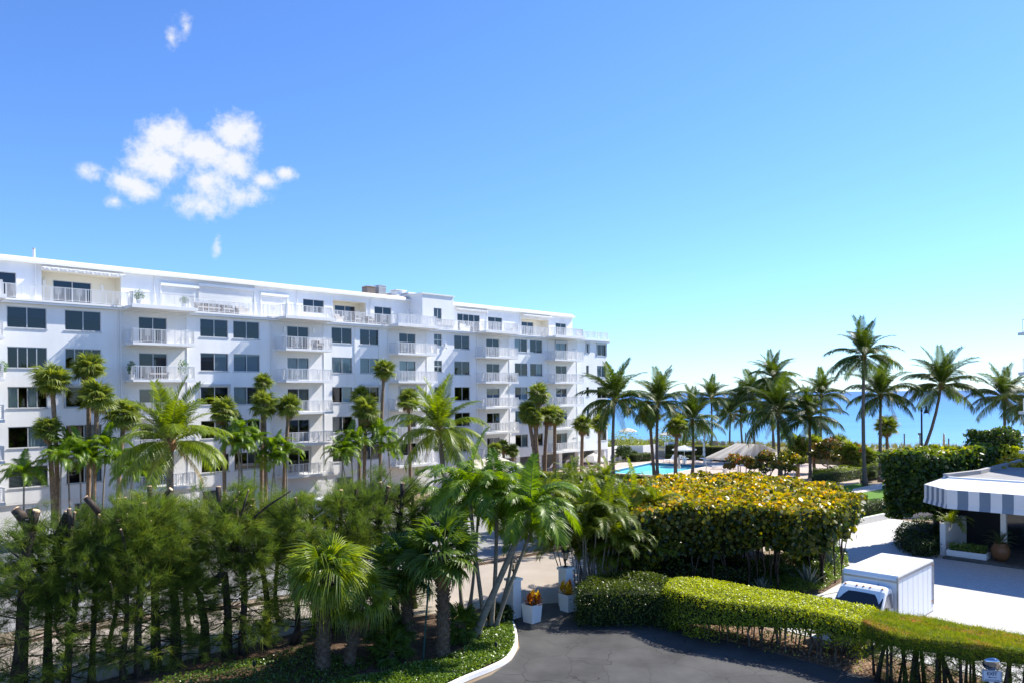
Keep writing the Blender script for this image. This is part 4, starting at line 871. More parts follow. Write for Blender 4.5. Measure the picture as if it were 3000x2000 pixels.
def pine(px, py, Htop, r, seed, label, lean=(0, 0), fork=1, stubs=2, fol=1.0, path=None, limbs=None):
    rg = random.Random(seed); b = G(px, py); root = empty('australian_pine', (b[0], b[1], .02), 0, label, 'tree', 'topped Australian pines along the street')
    def cut(p, d, rr):
        d = Vector(d).normalized(); c = MB(); c.tube([Vector(p)-d*.01, Vector(p)+d*.03], [rr*1.0, rr*.92], 10); c.build('cut_face', CUT, root)
    def limb(pts, r0, r1, nm='limb'):
        m_ = len(pts); q = MB(); q.tube(pts, [(r0+(r1-r0)*i/(m_-1))*rg.uniform(.9, 1.14) for i in range(m_)], 9); q.build(nm, PBARK, root, smooth=True); cut(pts[-1], Vector(pts[-1])-Vector(pts[-2]), r1)
    def at(qx, qy, dy=0.): return Vector(P(qx, qy, b[1]+dy))-Vector((b[0], b[1], .02))
    n = 10
    if path: pts = [Vector((0, 0, 0))]+[at(*q) for q in path]
    else:
        w1, w2 = rg.uniform(-.16, .16), rg.uniform(-.12, .12); pts = [Vector((lean[0]*i/n+w1*math.sin(i*.55+seed)*(i > 0), lean[1]*i/n+w2*math.sin(i*.5+2*seed), Htop*i/n)) for i in range(n+1)]
    m_ = len(pts); rad = [r*.82*(1.35 if i == 0 else 1)*(1-.4*i/(m_-1))*rg.uniform(.9, 1.12) for i in range(m_)]
    q = MB(); q.tube(pts, rad, 10); q.build('trunk', PBARK, root, smooth=True); cut(pts[-1], pts[-1]-pts[-2], rad[-1])
    for lm_ in (limbs or []): limb([at(*v) for v in lm_[0]], lm_[1], lm_[2])
    if not limbs:
        for k in range(stubs+fork):
            h = rg.uniform(.45, .9); i = min(int(h*(m_-1)), m_-2); p = pts[i]; a = rg.uniform(0, 6.28); ln = rg.uniform(.7, 1.9); rr = rad[i]*(rg.uniform(.2, .42) if k >= fork else .62)
            d = Vector((math.cos(a), math.sin(a), rg.uniform(.5, 1.5))).normalized(); q1 = p+d*ln*.5; q2 = q1+(d+Vector((rg.uniform(-.3, .3), rg.uniform(-.3, .3), rg.uniform(0, .9)))).normalized()*ln*.5; limb([p, q1, q2], rr*1.1, rr*.75)
    f, bm_ = PINEV[seed % 7]; s = Htop/6.2; az = rg.uniform(0, 6.28); c = pts[-1]*.45
    o = inst('foliage', f, root, (c.x, c.y, 0), (0, 0, az), (fol, fol, s)); props(o, kind='stuff'); inst('branches', bm_, root, (c.x, c.y, 0), (0, 0, az), (fol, fol, s))
PN = [(-60, 2060, 5.2, .22, 'Australian pine cut off by the left edge of the picture'), (50, 2045, 5.8, .27, 'Australian pine with a knobbly twin-headed stump at far left', (.1, .2)), (140, 2030, 5.6, .17, 'Australian pine with pale cut limb behind the twin-headed stump'),
      (192, 2018, 5.8, .15, 'slim Australian pine with two thin cut shoots'), (268, 2004, 5.9, .13, 'thin Australian pine in the gap left of the curved low trunk'), (364, 1990, 5.7, .12, 'small Australian pine with low curved trunk beside the sunlit street gap'), (408, 1978, 6.2, .18, 'dark straight Australian pine, left of a pair with fresh round cuts'),
      (457, 1966, 6.4, .19, 'Australian pine with broad flat fresh-cut top, tall'), (515, 1945, 5.9, .20, 'Australian pine with hollow orange cut on its crooked limb'), (600, 1935, 6.0, .19, 'leaning Australian pine forking low above the street', (-.9, .3)),
      (665, 1920, 6.2, .19, 'Australian pine with long bare branch rising right'), (712, 1912, 6.0, .18, 'Australian pine between the long bare branch and the drooping fan palm'), (781, 1900, 5.9, .17, 'Australian pine left behind the drooping fan palm crown'), (862, 1880, 5.9, .15, 'Australian pine directly behind the drooping fan palm'),
      (925, 1858, 5.8, .17, 'Australian pine right behind the drooping fan palm trunk'), (985, 1845, 6.0, .17, 'Australian pine with rough flat top left of the dark fan palm'), (1050, 1828, 6.1, .18, 'Australian pine with reddish flat cut behind the dark fan palm'), (1105, 1812, 6.2, .22, 'thick Australian pine stump top nearest the glinting car'),
      (1160, 1796, 6.0, .19, 'Australian pine at the right end of the row, thick trunk'), (1215, 1782, 5.4, .16, 'last Australian pine of the row beside the feather palms'), (320, 1940, 5.0, .11, 'young Australian pine set back in the row, left half'), (560, 1880, 4.9, .12, 'young Australian pine set back in the row, middle'), (820, 1830, 5.1, .12, 'young Australian pine set back in the row, right half')]
SPECIAL = {1: dict(path=[(62, 1900), (72, 1700), (88, 1560), (84, 1520)], limbs=[([(84, 1545), (62, 1510), (45, 1492)], .17, .15), ([(88, 1550), (100, 1515), (107, 1495)], .15, .13)]),
           2: dict(path=[(140, 1850), (150, 1680), (170, 1560), (195, 1500)], limbs=[([(140, 1700), (85, 1620), (35, 1560)], .09, .07), ([(170, 1570), (200, 1515), (205, 1500)], .06, .05), ([(290, 1500), (265, 1470), (252, 1457)], .12, .1)]),
           3: dict(path=[(205, 1860), (222, 1760), (212, 1620), (206, 1540), (202, 1490)], limbs=[([(208, 1545), (216, 1520), (219, 1500)], .05, .045)]),
           7: dict(path=[(455, 1800), (452, 1620), (450, 1520), (442, 1470), (438, 1424)], limbs=[([(340, 1560), (346, 1530), (349, 1480)], .05, .04), ([(452, 1600), (420, 1620), (300, 1628)], .05, .035)]),
           8: dict(path=[(515, 1800), (500, 1640), (490, 1520), (484, 1450), (500, 1432)], limbs=[([(400, 1580), (385, 1545), (362, 1458)], .13, .11)]),
           9: dict(path=[(600, 1830), (585, 1740), (545, 1690), (528, 1620), (527, 1572)], limbs=[([(520, 1580), (500, 1520), (482, 1480)], .13, .12), ([(600, 1730), (640, 1690), (660, 1668)], .16, .13), ([(640, 1690), (672, 1600), (712, 1490), (728, 1435)], .06, .03), ([(610, 1600), (650, 1530), (700, 1440)], .035, .02)]),
           10: dict(path=[(668, 1800), (655, 1650), (645, 1520), (640, 1425)], limbs=[([(700, 1560), (760, 1500), (800, 1470), (852, 1437)], .05, .025), ([(660, 1640), (690, 1560), (735, 1480)], .05, .03)]),
           17: dict(path=[(1105, 1700), (1108, 1560), (1118, 1470), (1115, 1425), (1112, 1412)], limbs=[([(1108, 1500), (1128, 1460), (1138, 1424)], .12, .1)])}
for i, a in enumerate(PN): pine(a[0], a[1]+(0 if i > 19 else [0, 6, -8, 4, -4][i % 5]), a[2], a[3], 500+i, a[4], a[5] if len(a) > 5 else (rnd(-.35, .35), rnd(-.3, .3)), fork=1 if i % 4 == 1 else 0, stubs=2+(i % 3), fol=1.05 if a[3] > .13 else .75, **SPECIAL.get(i, {}))
# ---------------------------------------------------------------- hedges, shrubs, ground cover
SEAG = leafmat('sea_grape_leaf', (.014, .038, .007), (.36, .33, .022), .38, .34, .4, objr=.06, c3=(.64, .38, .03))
SEAG2 = leafmat('sea_grape_leaf_green', (.016, .045, .008), (.11, .17, .018), .38, .32, .4, objr=.06, c3=(.34, .34, .03))
SEAGB = leafmat('sea_grape_leaf_bronze', (.03, .06, .014), (.16, .15, .025), .34, .30, .5, objr=.06, c3=(.36, .13, .035))
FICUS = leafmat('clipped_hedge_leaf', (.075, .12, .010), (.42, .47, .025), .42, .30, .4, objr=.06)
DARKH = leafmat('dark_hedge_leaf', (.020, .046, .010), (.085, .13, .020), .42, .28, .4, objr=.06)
TURF = leafmat('clipped_pine_hedge', (.085, .16, .010), (.26, .28, .02), .6, .35, .2, objr=.06, c3=(.48, .25, .08))
GCOV = leafmat('groundcover_leaf', (.03, .08, .010), (.17, .26, .03), .33, .25, .5, objr=.06)
POOLH = leafmat('pool_hedge_leaf', (.07, .10, .012), (.26, .28, .025), .5, .28, .3, objr=.06)
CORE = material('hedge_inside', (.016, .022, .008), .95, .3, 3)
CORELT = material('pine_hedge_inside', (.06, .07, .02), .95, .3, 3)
TWIG = material('hedge_stem', (.075, .058, .043), .9, .3, 5, col2=(.18, .15, .12))

def inpoly(x, y, poly):
    c = np.zeros(len(x), bool); n = len(poly)
    for i in range(n):
        x1, y1 = poly[i]; x2, y2 = poly[(i+1) % n]
        if y1 == y2: continue
        k = ((y1 > y) != (y2 > y)) & (x < (x2-x1)*(y-y1)/(y2-y1)+x1); c ^= k
    return c
def samp_poly(poly, n, g):
    p = np.array(poly); lo, hi = p.min(0), p.max(0); X = []; tot = 0
    while tot < n:
        q = g.uniform(lo, hi, (n*2+16, 2)); q = q[inpoly(q[:, 0], q[:, 1], poly)]; X.append(q); tot += len(q)
    return np.concatenate(X)[:n]
def ccw(poly):
    a = sum(p[0]*q[1]-q[0]*p[1] for p, q in zip(poly, poly[1:]+poly[:1])); return list(poly) if a > 0 else list(poly)[::-1]
def samp_side(poly, n, g):
    p = np.array(poly, float); q = np.roll(p, -1, 0); l = np.linalg.norm(q-p, axis=1); cum = np.concatenate([[0], np.cumsum(l)]); u = g.uniform(0, cum[-1], n); i = np.clip(np.searchsorted(cum, u)-1, 0, len(p)-1)
    f = ((u-cum[i])/l[i])[:, None]; pos = p[i]*(1-f)+q[i]*f; d = (q[i]-p[i])/l[i][:, None]; nn = np.stack([d[:, 1], -d[:, 0]], 1); return pos, nn
def leaves(name, C, N_, size, mt, tint, seed, k=4, asp=.55, rnd_=.7, var=.5):
    g = np.random.default_rng(seed); n = len(C); nn = N_+g.normal(0, rnd_, (n, 3)); nn /= np.linalg.norm(nn, axis=1)[:, None]+1e-9
    a = np.cross(nn, g.normal(0, 1, (n, 3))); a /= np.linalg.norm(a, axis=1)[:, None]+1e-9; b = np.cross(nn, a)
    s = size*g.uniform(1-var, 1+var, n)[:, None]/2; vs = []
    for i in range(k):
        an = 2*math.pi*i/k; vs.append(C+a*s*math.cos(an)+b*s*asp*math.sin(an)+(nn*s*.18*(1 if i % 2 else -1) if k == 4 else 0))
    V = np.stack(vs, 1).reshape(-1, 3); F = np.arange(n*k).reshape(-1, k)
    return npmesh(name, V, F, mt, np.repeat(tint, k))
def wob(x, y, a=.12, f=.9): return a*(np.sin(x*f*1.7+1.3)*np.cos(y*f*1.3)+.6*np.sin(x*f*3.1+y*f*2.3))
def hedge(name, label, cat, poly, z0, z1, size, mt, nt, ns, seed, k=4, asp=.55, zlow=None, flare=0., wav=.06, ttop=(.6, .3), tside=(.3, .3), core=CORE, group=None, inset=.14, stems=0, stemmat=None, rnd_=.7, stemr=.03, thick=.12, patch=0., skirt=0):
    """a clipped hedge: leafy skin over a dark twiggy core; zlow(x,y) where the leaves begin"""
    g = np.random.default_rng(seed); poly = ccw([(float(p[0]), float(p[1])) for p in poly]); pc = np.mean(np.array(poly), 0)
    root = empty(name, (pc[0], pc[1], 0), 0, label, cat, group)
    lp = [(p[0]-pc[0], p[1]-pc[1]) for p in poly]
    T = samp_poly(lp, nt, g); zt = z1+wob(T[:, 0]+pc[0], T[:, 1]+pc[1], wav); Ct = np.column_stack([T, zt-np.abs(g.normal(0, thick*.7, nt))+.03]); Nt = np.tile([0, 0, 1.], (nt, 1))
    Sd, nn = samp_side(lp, ns, g); zl = (zlow(Sd[:, 0]+pc[0], Sd[:, 1]+pc[1]) if zlow else np.full(ns, z0)); zz = zl+(z1-zl)*g.random(ns)
    inn = flare*(1-(zz-z0)/(z1-z0))+.10*np.clip((zz-(z1-.18))/.18, 0, 1)**2
    off = g.normal(0, thick*.6, ns)-inn; Cs = np.column_stack([Sd+nn*off[:, None], zz+wob(Sd[:, 0]+pc[0], Sd[:, 1]+pc[1], wav)*(zz/z1)]); Ns = np.column_stack([nn, np.full(ns, .35)])
    if skirt:            # thin straggling leaves below the clipped face
        Sk, nk = samp_side(lp, skirt, g); zk = (zlow(Sk[:, 0]+pc[0], Sk[:, 1]+pc[1]) if zlow else np.full(skirt, z0)); hk = np.maximum(.08, zk-np.abs(g.normal(0, .32, skirt))*(1+.9*np.sin(Sk[:, 0]*5)*np.sin(Sk[:, 1]*3)))
        Cs = np.concatenate([Cs, np.column_stack([Sk-nk*np.abs(g.normal(.15, .2, skirt))[:, None], hk])]); Ns = np.concatenate([Ns, np.column_stack([nk, np.full(skirt, .4)])]); zz = np.concatenate([zz, hk]); ns += skirt
    C = np.concatenate([Ct, Cs]); Nn = np.concatenate([Nt, Ns])
    tb = np.concatenate([g.normal(ttop[0], ttop[1], nt), g.normal(tside[0], tside[1], ns)+.35*np.clip((zz-z1+.35)/.35, 0, 1)*(ttop[0]-tside[0])])  # lighter tops and darker sides put sun and shade into the leaf tint
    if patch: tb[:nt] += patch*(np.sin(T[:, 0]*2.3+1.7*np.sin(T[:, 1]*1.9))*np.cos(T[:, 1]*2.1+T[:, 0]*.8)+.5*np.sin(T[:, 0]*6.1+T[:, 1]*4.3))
    o = inst('foliage', leaves('foliage', C, Nn, size, mt, np.clip(tb, 0, 1), seed+1, k, asp, rnd_), root); props(o, kind='stuff')
    zlo = z0 if not zlow else float(np.min(zl)); c0 = np.array([0., 0.])
    def ins(d): 
        r = []
        P_ = [np.array(q) for q in lp]; n = len(P_)
        for i in range(n):
            e1 = P_[i]-P_[i-1]; e2 = P_[(i+1) % n]-P_[i]; e1 = e1/np.linalg.norm(e1); e2 = e2/np.linalg.norm(e2); n1 = np.array([-e1[1], e1[0]]); n2 = np.array([-e2[1], e2[0]]); m_ = n1+n2; m_ = m_/max(np.linalg.norm(m_), .4); r.append(tuple(P_[i]+m_*d))
        return r
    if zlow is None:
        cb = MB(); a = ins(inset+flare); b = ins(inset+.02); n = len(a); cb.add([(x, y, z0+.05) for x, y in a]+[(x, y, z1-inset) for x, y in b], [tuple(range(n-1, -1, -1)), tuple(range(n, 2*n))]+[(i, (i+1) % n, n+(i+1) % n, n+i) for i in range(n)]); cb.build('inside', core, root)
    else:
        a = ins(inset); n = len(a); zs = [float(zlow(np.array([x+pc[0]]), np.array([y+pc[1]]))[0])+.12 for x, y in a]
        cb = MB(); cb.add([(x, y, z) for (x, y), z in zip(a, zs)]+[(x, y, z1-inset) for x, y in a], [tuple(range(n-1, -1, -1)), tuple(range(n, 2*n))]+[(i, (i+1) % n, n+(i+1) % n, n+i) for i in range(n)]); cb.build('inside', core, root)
    if stems:
        Q = samp_poly(ins(.3), stems, g)
        for x, y in Q:
            zt_ = float(zlow(np.array([x+pc[0]]), np.array([y+pc[1]]))[0]) if zlow else z0+.4
            if zt_ < .3: continue
            q = MB(); r = stemr*g.uniform(.7, 1.4); mx_, my = g.normal(0, .07, 2)
            for j in range(2 if stemr < .05 else 1):
                dx, dy = g.normal(0, .18 if stemr < .05 else .05, 2); q.tube([(x, y, 0), (x+mx_, y+my, zt_*.5), (x+dx, y+dy, zt_+.25)], [r*1.3, r, r*.7], 5, cap=False)
            q.build('stem', stemmat or TWIG, root, smooth=True)
    return root, pc
def gz(z, *pts): return [tuple(G(px, py, z)[:2]) for px, py in pts]

# bright clipped hedge between asphalt and paver drive
hp = gz(1.85, (1945, 1714), (2000, 1732), (2072, 1749), (2236, 1770), (2400, 1792), (2523, 1822), (2562, 1772), (2420, 1748), (2283, 1727), (2150, 1706), (2050, 1687), (2000, 1686), (1960, 1696))
def zl1(x, y): return np.clip(.3+(x-6.6)*.30+.10*np.sin(x*4.1), .25, 1.05)
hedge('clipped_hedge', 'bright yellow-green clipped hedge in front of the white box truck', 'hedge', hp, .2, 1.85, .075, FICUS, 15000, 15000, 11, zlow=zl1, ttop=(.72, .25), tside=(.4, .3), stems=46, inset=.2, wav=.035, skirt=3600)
# clipped pine hedge with grassy top
tp_ = gz(2.0, (2523, 1822), (2630, 1860), (2740, 1876), (2836, 1890), (2920, 1898), (3000, 1906), (3120, 1915), (3120, 1868), (3000, 1856), (2836, 1833), (2729, 1806), (2640, 1797), (2572, 1789))
def zl2(x, y): return 1.42+.08*np.sin(x*3)
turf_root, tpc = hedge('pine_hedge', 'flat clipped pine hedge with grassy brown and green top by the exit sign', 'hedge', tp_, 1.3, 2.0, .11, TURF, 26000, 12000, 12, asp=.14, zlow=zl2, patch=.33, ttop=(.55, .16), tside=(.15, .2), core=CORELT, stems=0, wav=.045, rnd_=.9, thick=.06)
g_ = np.random.default_rng(5)
for k in range(30):
    u = (k+g_.uniform(0, 1))/30; near = np.array(G(2545+u*560, 1838+u*78, 2.0)[:2]); p = near+np.array([.35, .75])*g_.uniform(.0, 1.8)-tpc
    q = MB(); lx, ly = g_.normal(0, .11, 2); rr_ = g_.uniform(.035, .075); q.tube([(p[0], p[1], 0), (p[0]+lx, p[1]+ly, .8), (p[0]+lx*2.5, p[1]+ly*2.5, 1.75)], [rr_*1.5, rr_, rr_*.8], 7); q.build('stem', PBARK, turf_root, smooth=True)
    for j in range(3):
        a = g_.uniform(0, 6.28); z = g_.uniform(.3, 1.3); q = MB(); q.tube([(p[0], p[1], z), (p[0]+.25*math.cos(a), p[1]+.25*math.sin(a), z+.15), (p[0]+.55*math.cos(a), p[1]+.55*math.sin(a), z+.4)], [.018, .013, .006], 4, cap=False); q.build('twig', PBARK, turf_root)
Q = samp_poly([(p[0]-tpc[0], p[1]-tpc[1]) for p in ccw(tp_)], 620, g_); cs = np.column_stack([Q, 1.5-1.35*g_.random(620)**1.6])
V, F, t = sprays(cs, g_.normal(0, .5, (620, 3)), 26, .26, .006, 9); props(inst('lower_foliage', npmesh('lower_foliage', V, F, PINE, t*.5), turf_root), kind='stuff')
Q = samp_poly([(p[0]-tpc[0], p[1]-tpc[1]) for p in ccw(tp_)], 1100, g_); cs = np.column_stack([Q, 2.0+wob(Q[:, 0]+tpc[0], Q[:, 1]+tpc[1], .045)])
V, F, t = sprays(cs, np.tile([0, 0, .7], (1100, 1)), 14, .22, .0045, 10, spread=.5); props(inst('top_shoots', npmesh('top_shoots', V, F, TURF, np.clip(t*.6, 0, 1)), turf_root), kind='stuff')

# big sea grape block and its stems
sg = gz(4.45, (1848, 1491), (1930, 1484), (2030, 1479), (2120, 1477), (2230, 1480), (2324, 1491), (2440, 1489), (2505, 1466), (2522, 1443), (2440, 1420), (2330, 1398), (2205, 1382), (2050, 1384), (1900, 1393), (1845, 1400))
def zl3(x, y): return 1.55+.118*np.clip(x-8, 0, 20)+.16*np.sin(x*1.7)
sgr, spc = hedge('sea_grape_hedge', 'huge clipped sea grape block with golden sunlit top behind the front hedge', 'hedge', sg, 1.4, 4.4, .19, SEAG, 17000, 21000, 13, k=6, asp=.92, zlow=zl3, flare=.9, wav=.16, patch=.14, ttop=(.56, .26), tside=(.12, .13), stems=70, stemr=.04, inset=.9, stemmat=PBARK, thick=.34, rnd_=.8)  # golden top tint puts sunlight glowing through the leaves into their colour
# sea grape tree-hedge beside the entrance awning
s2 = [(23.7, 49.2), (25.5, 47.9), (27.4, 48.2), (30.5, 50.2), (33.0, 52.6), (33.6, 54.4), (30.5, 53.8), (27, 51.6), (24.6, 50.8)]
def zl4(x, y): return 2.1+.3*np.sin(x*2)+.05*y*0
hedge('sea_grape_tree', 'tall dense sea grape with square clipped crown left of the striped awning', 'hedge', s2, 2.0, 6.05, .22, SEAG2, 4200, 9000, 14, k=6, asp=.92, zlow=zl4, flare=.5, wav=.15, ttop=(.68, .25), tside=(.2, .2), stems=9, stemr=.14, inset=.6, stemmat=GBARK, thick=.25)
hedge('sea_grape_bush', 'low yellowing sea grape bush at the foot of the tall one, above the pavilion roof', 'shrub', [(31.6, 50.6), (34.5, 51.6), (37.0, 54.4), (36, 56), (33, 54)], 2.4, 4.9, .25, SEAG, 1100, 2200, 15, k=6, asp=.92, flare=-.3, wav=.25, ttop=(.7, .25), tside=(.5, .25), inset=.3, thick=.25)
rb = P(2914, 1320, 66)
hedge('round_bush', 'large dark round bush under a coconut palm near the right edge', 'shrub', [(rb[0]+1.95*math.cos(a), rb[1]+1.95*math.sin(a)) for a in [2*math.pi*i/12 for i in range(12)]], .3, 6.4, .2, SEAG2, 1500, 5200, 16, k=6, asp=.92, flare=.1, wav=.3, ttop=(.3, .2), tside=(.14, .15), inset=.35, thick=.3)
rb2 = P(2972, 1310, 64)
hedge('sunny_bush', 'bright green bush leaning out right of the dark round bush', 'shrub', [(rb2[0]+1.0*math.cos(a), rb2[1]+1.0*math.sin(a)) for a in [2*math.pi*i/9 for i in range(9)]], .3, 5.0, .2, FICUS, 500, 1800, 17, k=6, asp=.92, wav=.3, ttop=(.6, .2), tside=(.5, .2), inset=.3, thick=.25)

# trimmed hedges round the pool
def strip(a, b, w): a = np.array(a, float); b = np.array(b, float); d = (b-a)/np.linalg.norm(b-a); n = np.array([-d[1], d[0]])*w/2; return [tuple(a-n), tuple(b-n), tuple(b+n), tuple(a+n)]
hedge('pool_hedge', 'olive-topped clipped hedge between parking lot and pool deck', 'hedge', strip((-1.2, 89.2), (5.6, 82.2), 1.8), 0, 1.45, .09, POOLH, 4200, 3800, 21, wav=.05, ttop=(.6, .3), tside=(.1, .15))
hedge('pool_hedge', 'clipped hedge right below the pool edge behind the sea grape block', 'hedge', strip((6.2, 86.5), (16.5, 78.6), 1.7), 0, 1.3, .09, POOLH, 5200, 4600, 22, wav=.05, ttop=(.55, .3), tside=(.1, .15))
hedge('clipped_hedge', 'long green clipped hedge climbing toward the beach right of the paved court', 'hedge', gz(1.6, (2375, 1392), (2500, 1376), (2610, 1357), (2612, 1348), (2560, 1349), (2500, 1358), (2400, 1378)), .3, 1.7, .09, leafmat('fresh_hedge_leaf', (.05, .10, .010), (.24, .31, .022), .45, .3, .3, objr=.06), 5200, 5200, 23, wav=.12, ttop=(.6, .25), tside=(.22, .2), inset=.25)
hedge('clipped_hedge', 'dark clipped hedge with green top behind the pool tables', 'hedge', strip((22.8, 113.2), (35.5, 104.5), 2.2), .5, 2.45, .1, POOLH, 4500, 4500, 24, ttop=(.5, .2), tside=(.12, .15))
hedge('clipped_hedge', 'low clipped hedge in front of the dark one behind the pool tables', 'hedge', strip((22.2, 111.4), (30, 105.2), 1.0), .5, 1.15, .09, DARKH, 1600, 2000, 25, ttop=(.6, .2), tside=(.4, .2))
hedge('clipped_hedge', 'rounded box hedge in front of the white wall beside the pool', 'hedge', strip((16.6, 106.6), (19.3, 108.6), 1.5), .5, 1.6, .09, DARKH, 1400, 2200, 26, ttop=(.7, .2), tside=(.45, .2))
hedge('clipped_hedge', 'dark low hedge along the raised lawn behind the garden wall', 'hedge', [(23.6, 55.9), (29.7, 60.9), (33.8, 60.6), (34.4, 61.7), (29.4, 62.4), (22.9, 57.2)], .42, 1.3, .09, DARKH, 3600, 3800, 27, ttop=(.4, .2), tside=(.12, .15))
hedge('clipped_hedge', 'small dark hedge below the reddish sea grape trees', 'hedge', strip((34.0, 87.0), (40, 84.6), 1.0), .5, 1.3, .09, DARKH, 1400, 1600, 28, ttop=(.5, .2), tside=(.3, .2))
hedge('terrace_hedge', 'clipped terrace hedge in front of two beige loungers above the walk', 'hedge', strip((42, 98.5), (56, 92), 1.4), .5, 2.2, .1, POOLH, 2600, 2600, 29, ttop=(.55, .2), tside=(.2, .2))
# loose shrubs: leaf clouds on short stems
def shrub(name, label, cat, x, y, z0, rx, ry, rz, n, size, mt, seed, stems=3, stemh=None, tm=(.4, .3), clumps=9, k=6, asp=.9, trunk_r=.05, group=None):
    g = np.random.default_rng(seed); root = empty(name, (x, y, z0), 0, label, cat, group); h0 = stemh or 0.2
    cl = g.normal(0, 1, (clumps, 3)); cl /= np.linalg.norm(cl, axis=1)[:, None]; cl *= g.uniform(.35, .85, clumps)[:, None]
    i = g.integers(0, clumps, n); d = g.normal(0, 1, (n, 3)); d /= np.linalg.norm(d, axis=1)[:, None]; r = g.uniform(.55, 1.05, n)[:, None]*g.uniform(.26, .46, clumps)[i][:, None]
    C = (cl[i]+d*r)*np.array([rx, ry, rz])+np.array([0, 0, h0+rz*.9]); C[:, 2] = np.maximum(C[:, 2], .06)
    tn = np.clip(g.normal(tm[0], tm[1], n)*.6+g.normal(tm[0], tm[1], clumps)[i]*.4+.18*d[:, 2], 0, 1)
    props(inst('crown', leaves('crown', C, d, size, mt, tn, seed+1, k, asp), root), kind='stuff')
    for j in range(stems):
        a = g.uniform(0, 6.28); c = cl[j % clumps]*np.array([rx, ry, rz])+np.array([0, 0, h0+rz*.9]); q = MB(); b0 = np.array([.12*math.cos(a)*rx, .12*math.sin(a)*ry, 0]); q.tube([b0, b0*1.6+np.array([g.normal(0, .1), g.normal(0, .1), h0*.6]), b0+(c-b0)*.55+g.normal(0, .08, 3), c], [trunk_r*1.3, trunk_r, trunk_r*.7, trunk_r*.35], 6, cap=False); q.build('trunk', GBARK, root, smooth=True)
    return root
def sh(px, py, Y, *a, **k): p = P(px, py, Y); return p[0], Y
for px, Y, z0, rx, rz, n, st, hh, mt, tm, lab, sd_ in [
    (2175, 76, .5, 2.0, .95, 1500, 6, 1.7, SEAGB, (.5, .35), 'small sea grape tree with thin bare stems in front of the striped tent', 61), (2235, 76, .5, 2.1, 1.05, 1800, 7, 1.6, SEAGB, (.55, .35), 'sea grape tree with many grey stems, middle of the trio by the tent', 62),
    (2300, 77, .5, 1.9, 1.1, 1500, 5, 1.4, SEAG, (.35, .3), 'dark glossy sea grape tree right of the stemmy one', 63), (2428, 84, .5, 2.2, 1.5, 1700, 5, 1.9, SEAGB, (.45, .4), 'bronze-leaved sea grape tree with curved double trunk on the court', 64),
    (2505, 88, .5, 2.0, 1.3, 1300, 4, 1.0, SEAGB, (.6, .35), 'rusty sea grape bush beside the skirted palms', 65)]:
    p = P(px, 1300, Y); shrub('sea_grape_tree', lab, 'tree', p[0], Y, z0, rx, rx*.8, rz, n, .23, mt, sd_, st, hh, tm, clumps=12, trunk_r=.07, group='small sea grape trees by the court')
for px, pyc, Y, lab in [(2335, 1305, 86, 'dark fan palm with upright leaves behind the sea grape trees'), (2385, 1300, 90, 'dark fan palm left of the bronze sea grape tree'), (2460, 1302, 90, 'fan palm with brown skirt right of the bronze sea grape tree'), (2490, 1322, 88, 'short fan palm with tan hanging skirt by the court'), (2535, 1335, 90, 'low tawny fan palm at the end of the clipped hedge')]:
    sabal(px, px, pyc, 0, 1.7, lab, Y=Y, z0=.5, r=.2, dry=12, n=26, group='fan palms around the court', name='fan_palm')
for px, Y, rx, rz, lab, sd_ in [(1827, 107, 1.5, 1.5, 'dark green shrub against the white wall, left one', 71), (1853, 108, 1.2, 1.2, 'smaller dark shrub against the white wall, beside the larger', 72)]:
    p = P(px, 1300, Y); shrub('wall_shrub', lab, 'shrub', p[0], Y, DZ, rx, rx*.7, rz*.75, 1500, .16, DARKH, sd_, 4, .2, (.35, .25), group='shrubs against the white wall')
# dune plants: sea oats and low scrub, nobody could count them
g_ = np.random.default_rng(31); xs = g_.uniform(8, 92, 1500); ys = 134.5-(xs-20)*.40+g_.normal(0, 2.6, 1500); keep = ~((xs > 45) & (g_.random(1500) < .35)); xs, ys = xs[keep], ys[keep]
ht = np.clip(.55+.5*np.sin(xs*.9)+.35*np.sin(xs*.37+2), .2, 1.6); cs = np.column_stack([xs, ys, 1.2+0*xs]); 
V, F, t = sprays(cs, np.tile([0, 0, 1.3], (len(cs), 1)), 16, 1.15, .022, 32, up=.3, spread=.4)
OATS = leafmat('dune_grass', (.12, .15, .03), (.30, .26, .09), .7, .3, .2)
props(inst('dune_grass', npmesh('dune_grass', V, F, OATS, t)), 'tawny sea oats and grass along the dune before the sea', 'grass', kind='stuff')
g2 = np.random.default_rng(33); n = 5200; xs = g2.uniform(12, 30, n); ys = 126-(xs-16)*.25+g2.normal(0, 3.2, n); C = np.column_stack([xs, ys, 1.4+np.abs(g2.normal(0, .8, n))*(1+.5*np.sin(xs*1.1))])
props(inst('dune_scrub', leaves('dune_scrub', C, g2.normal(0, 1, (n, 3)), .32, leafmat('dune_scrub_leaf', (.07, .12, .02), (.24, .28, .06), .5, .3, .3), g2.random(n), 34, asp=.4)), 'low green beach scrub behind the white wall', 'shrubs', kind='stuff')

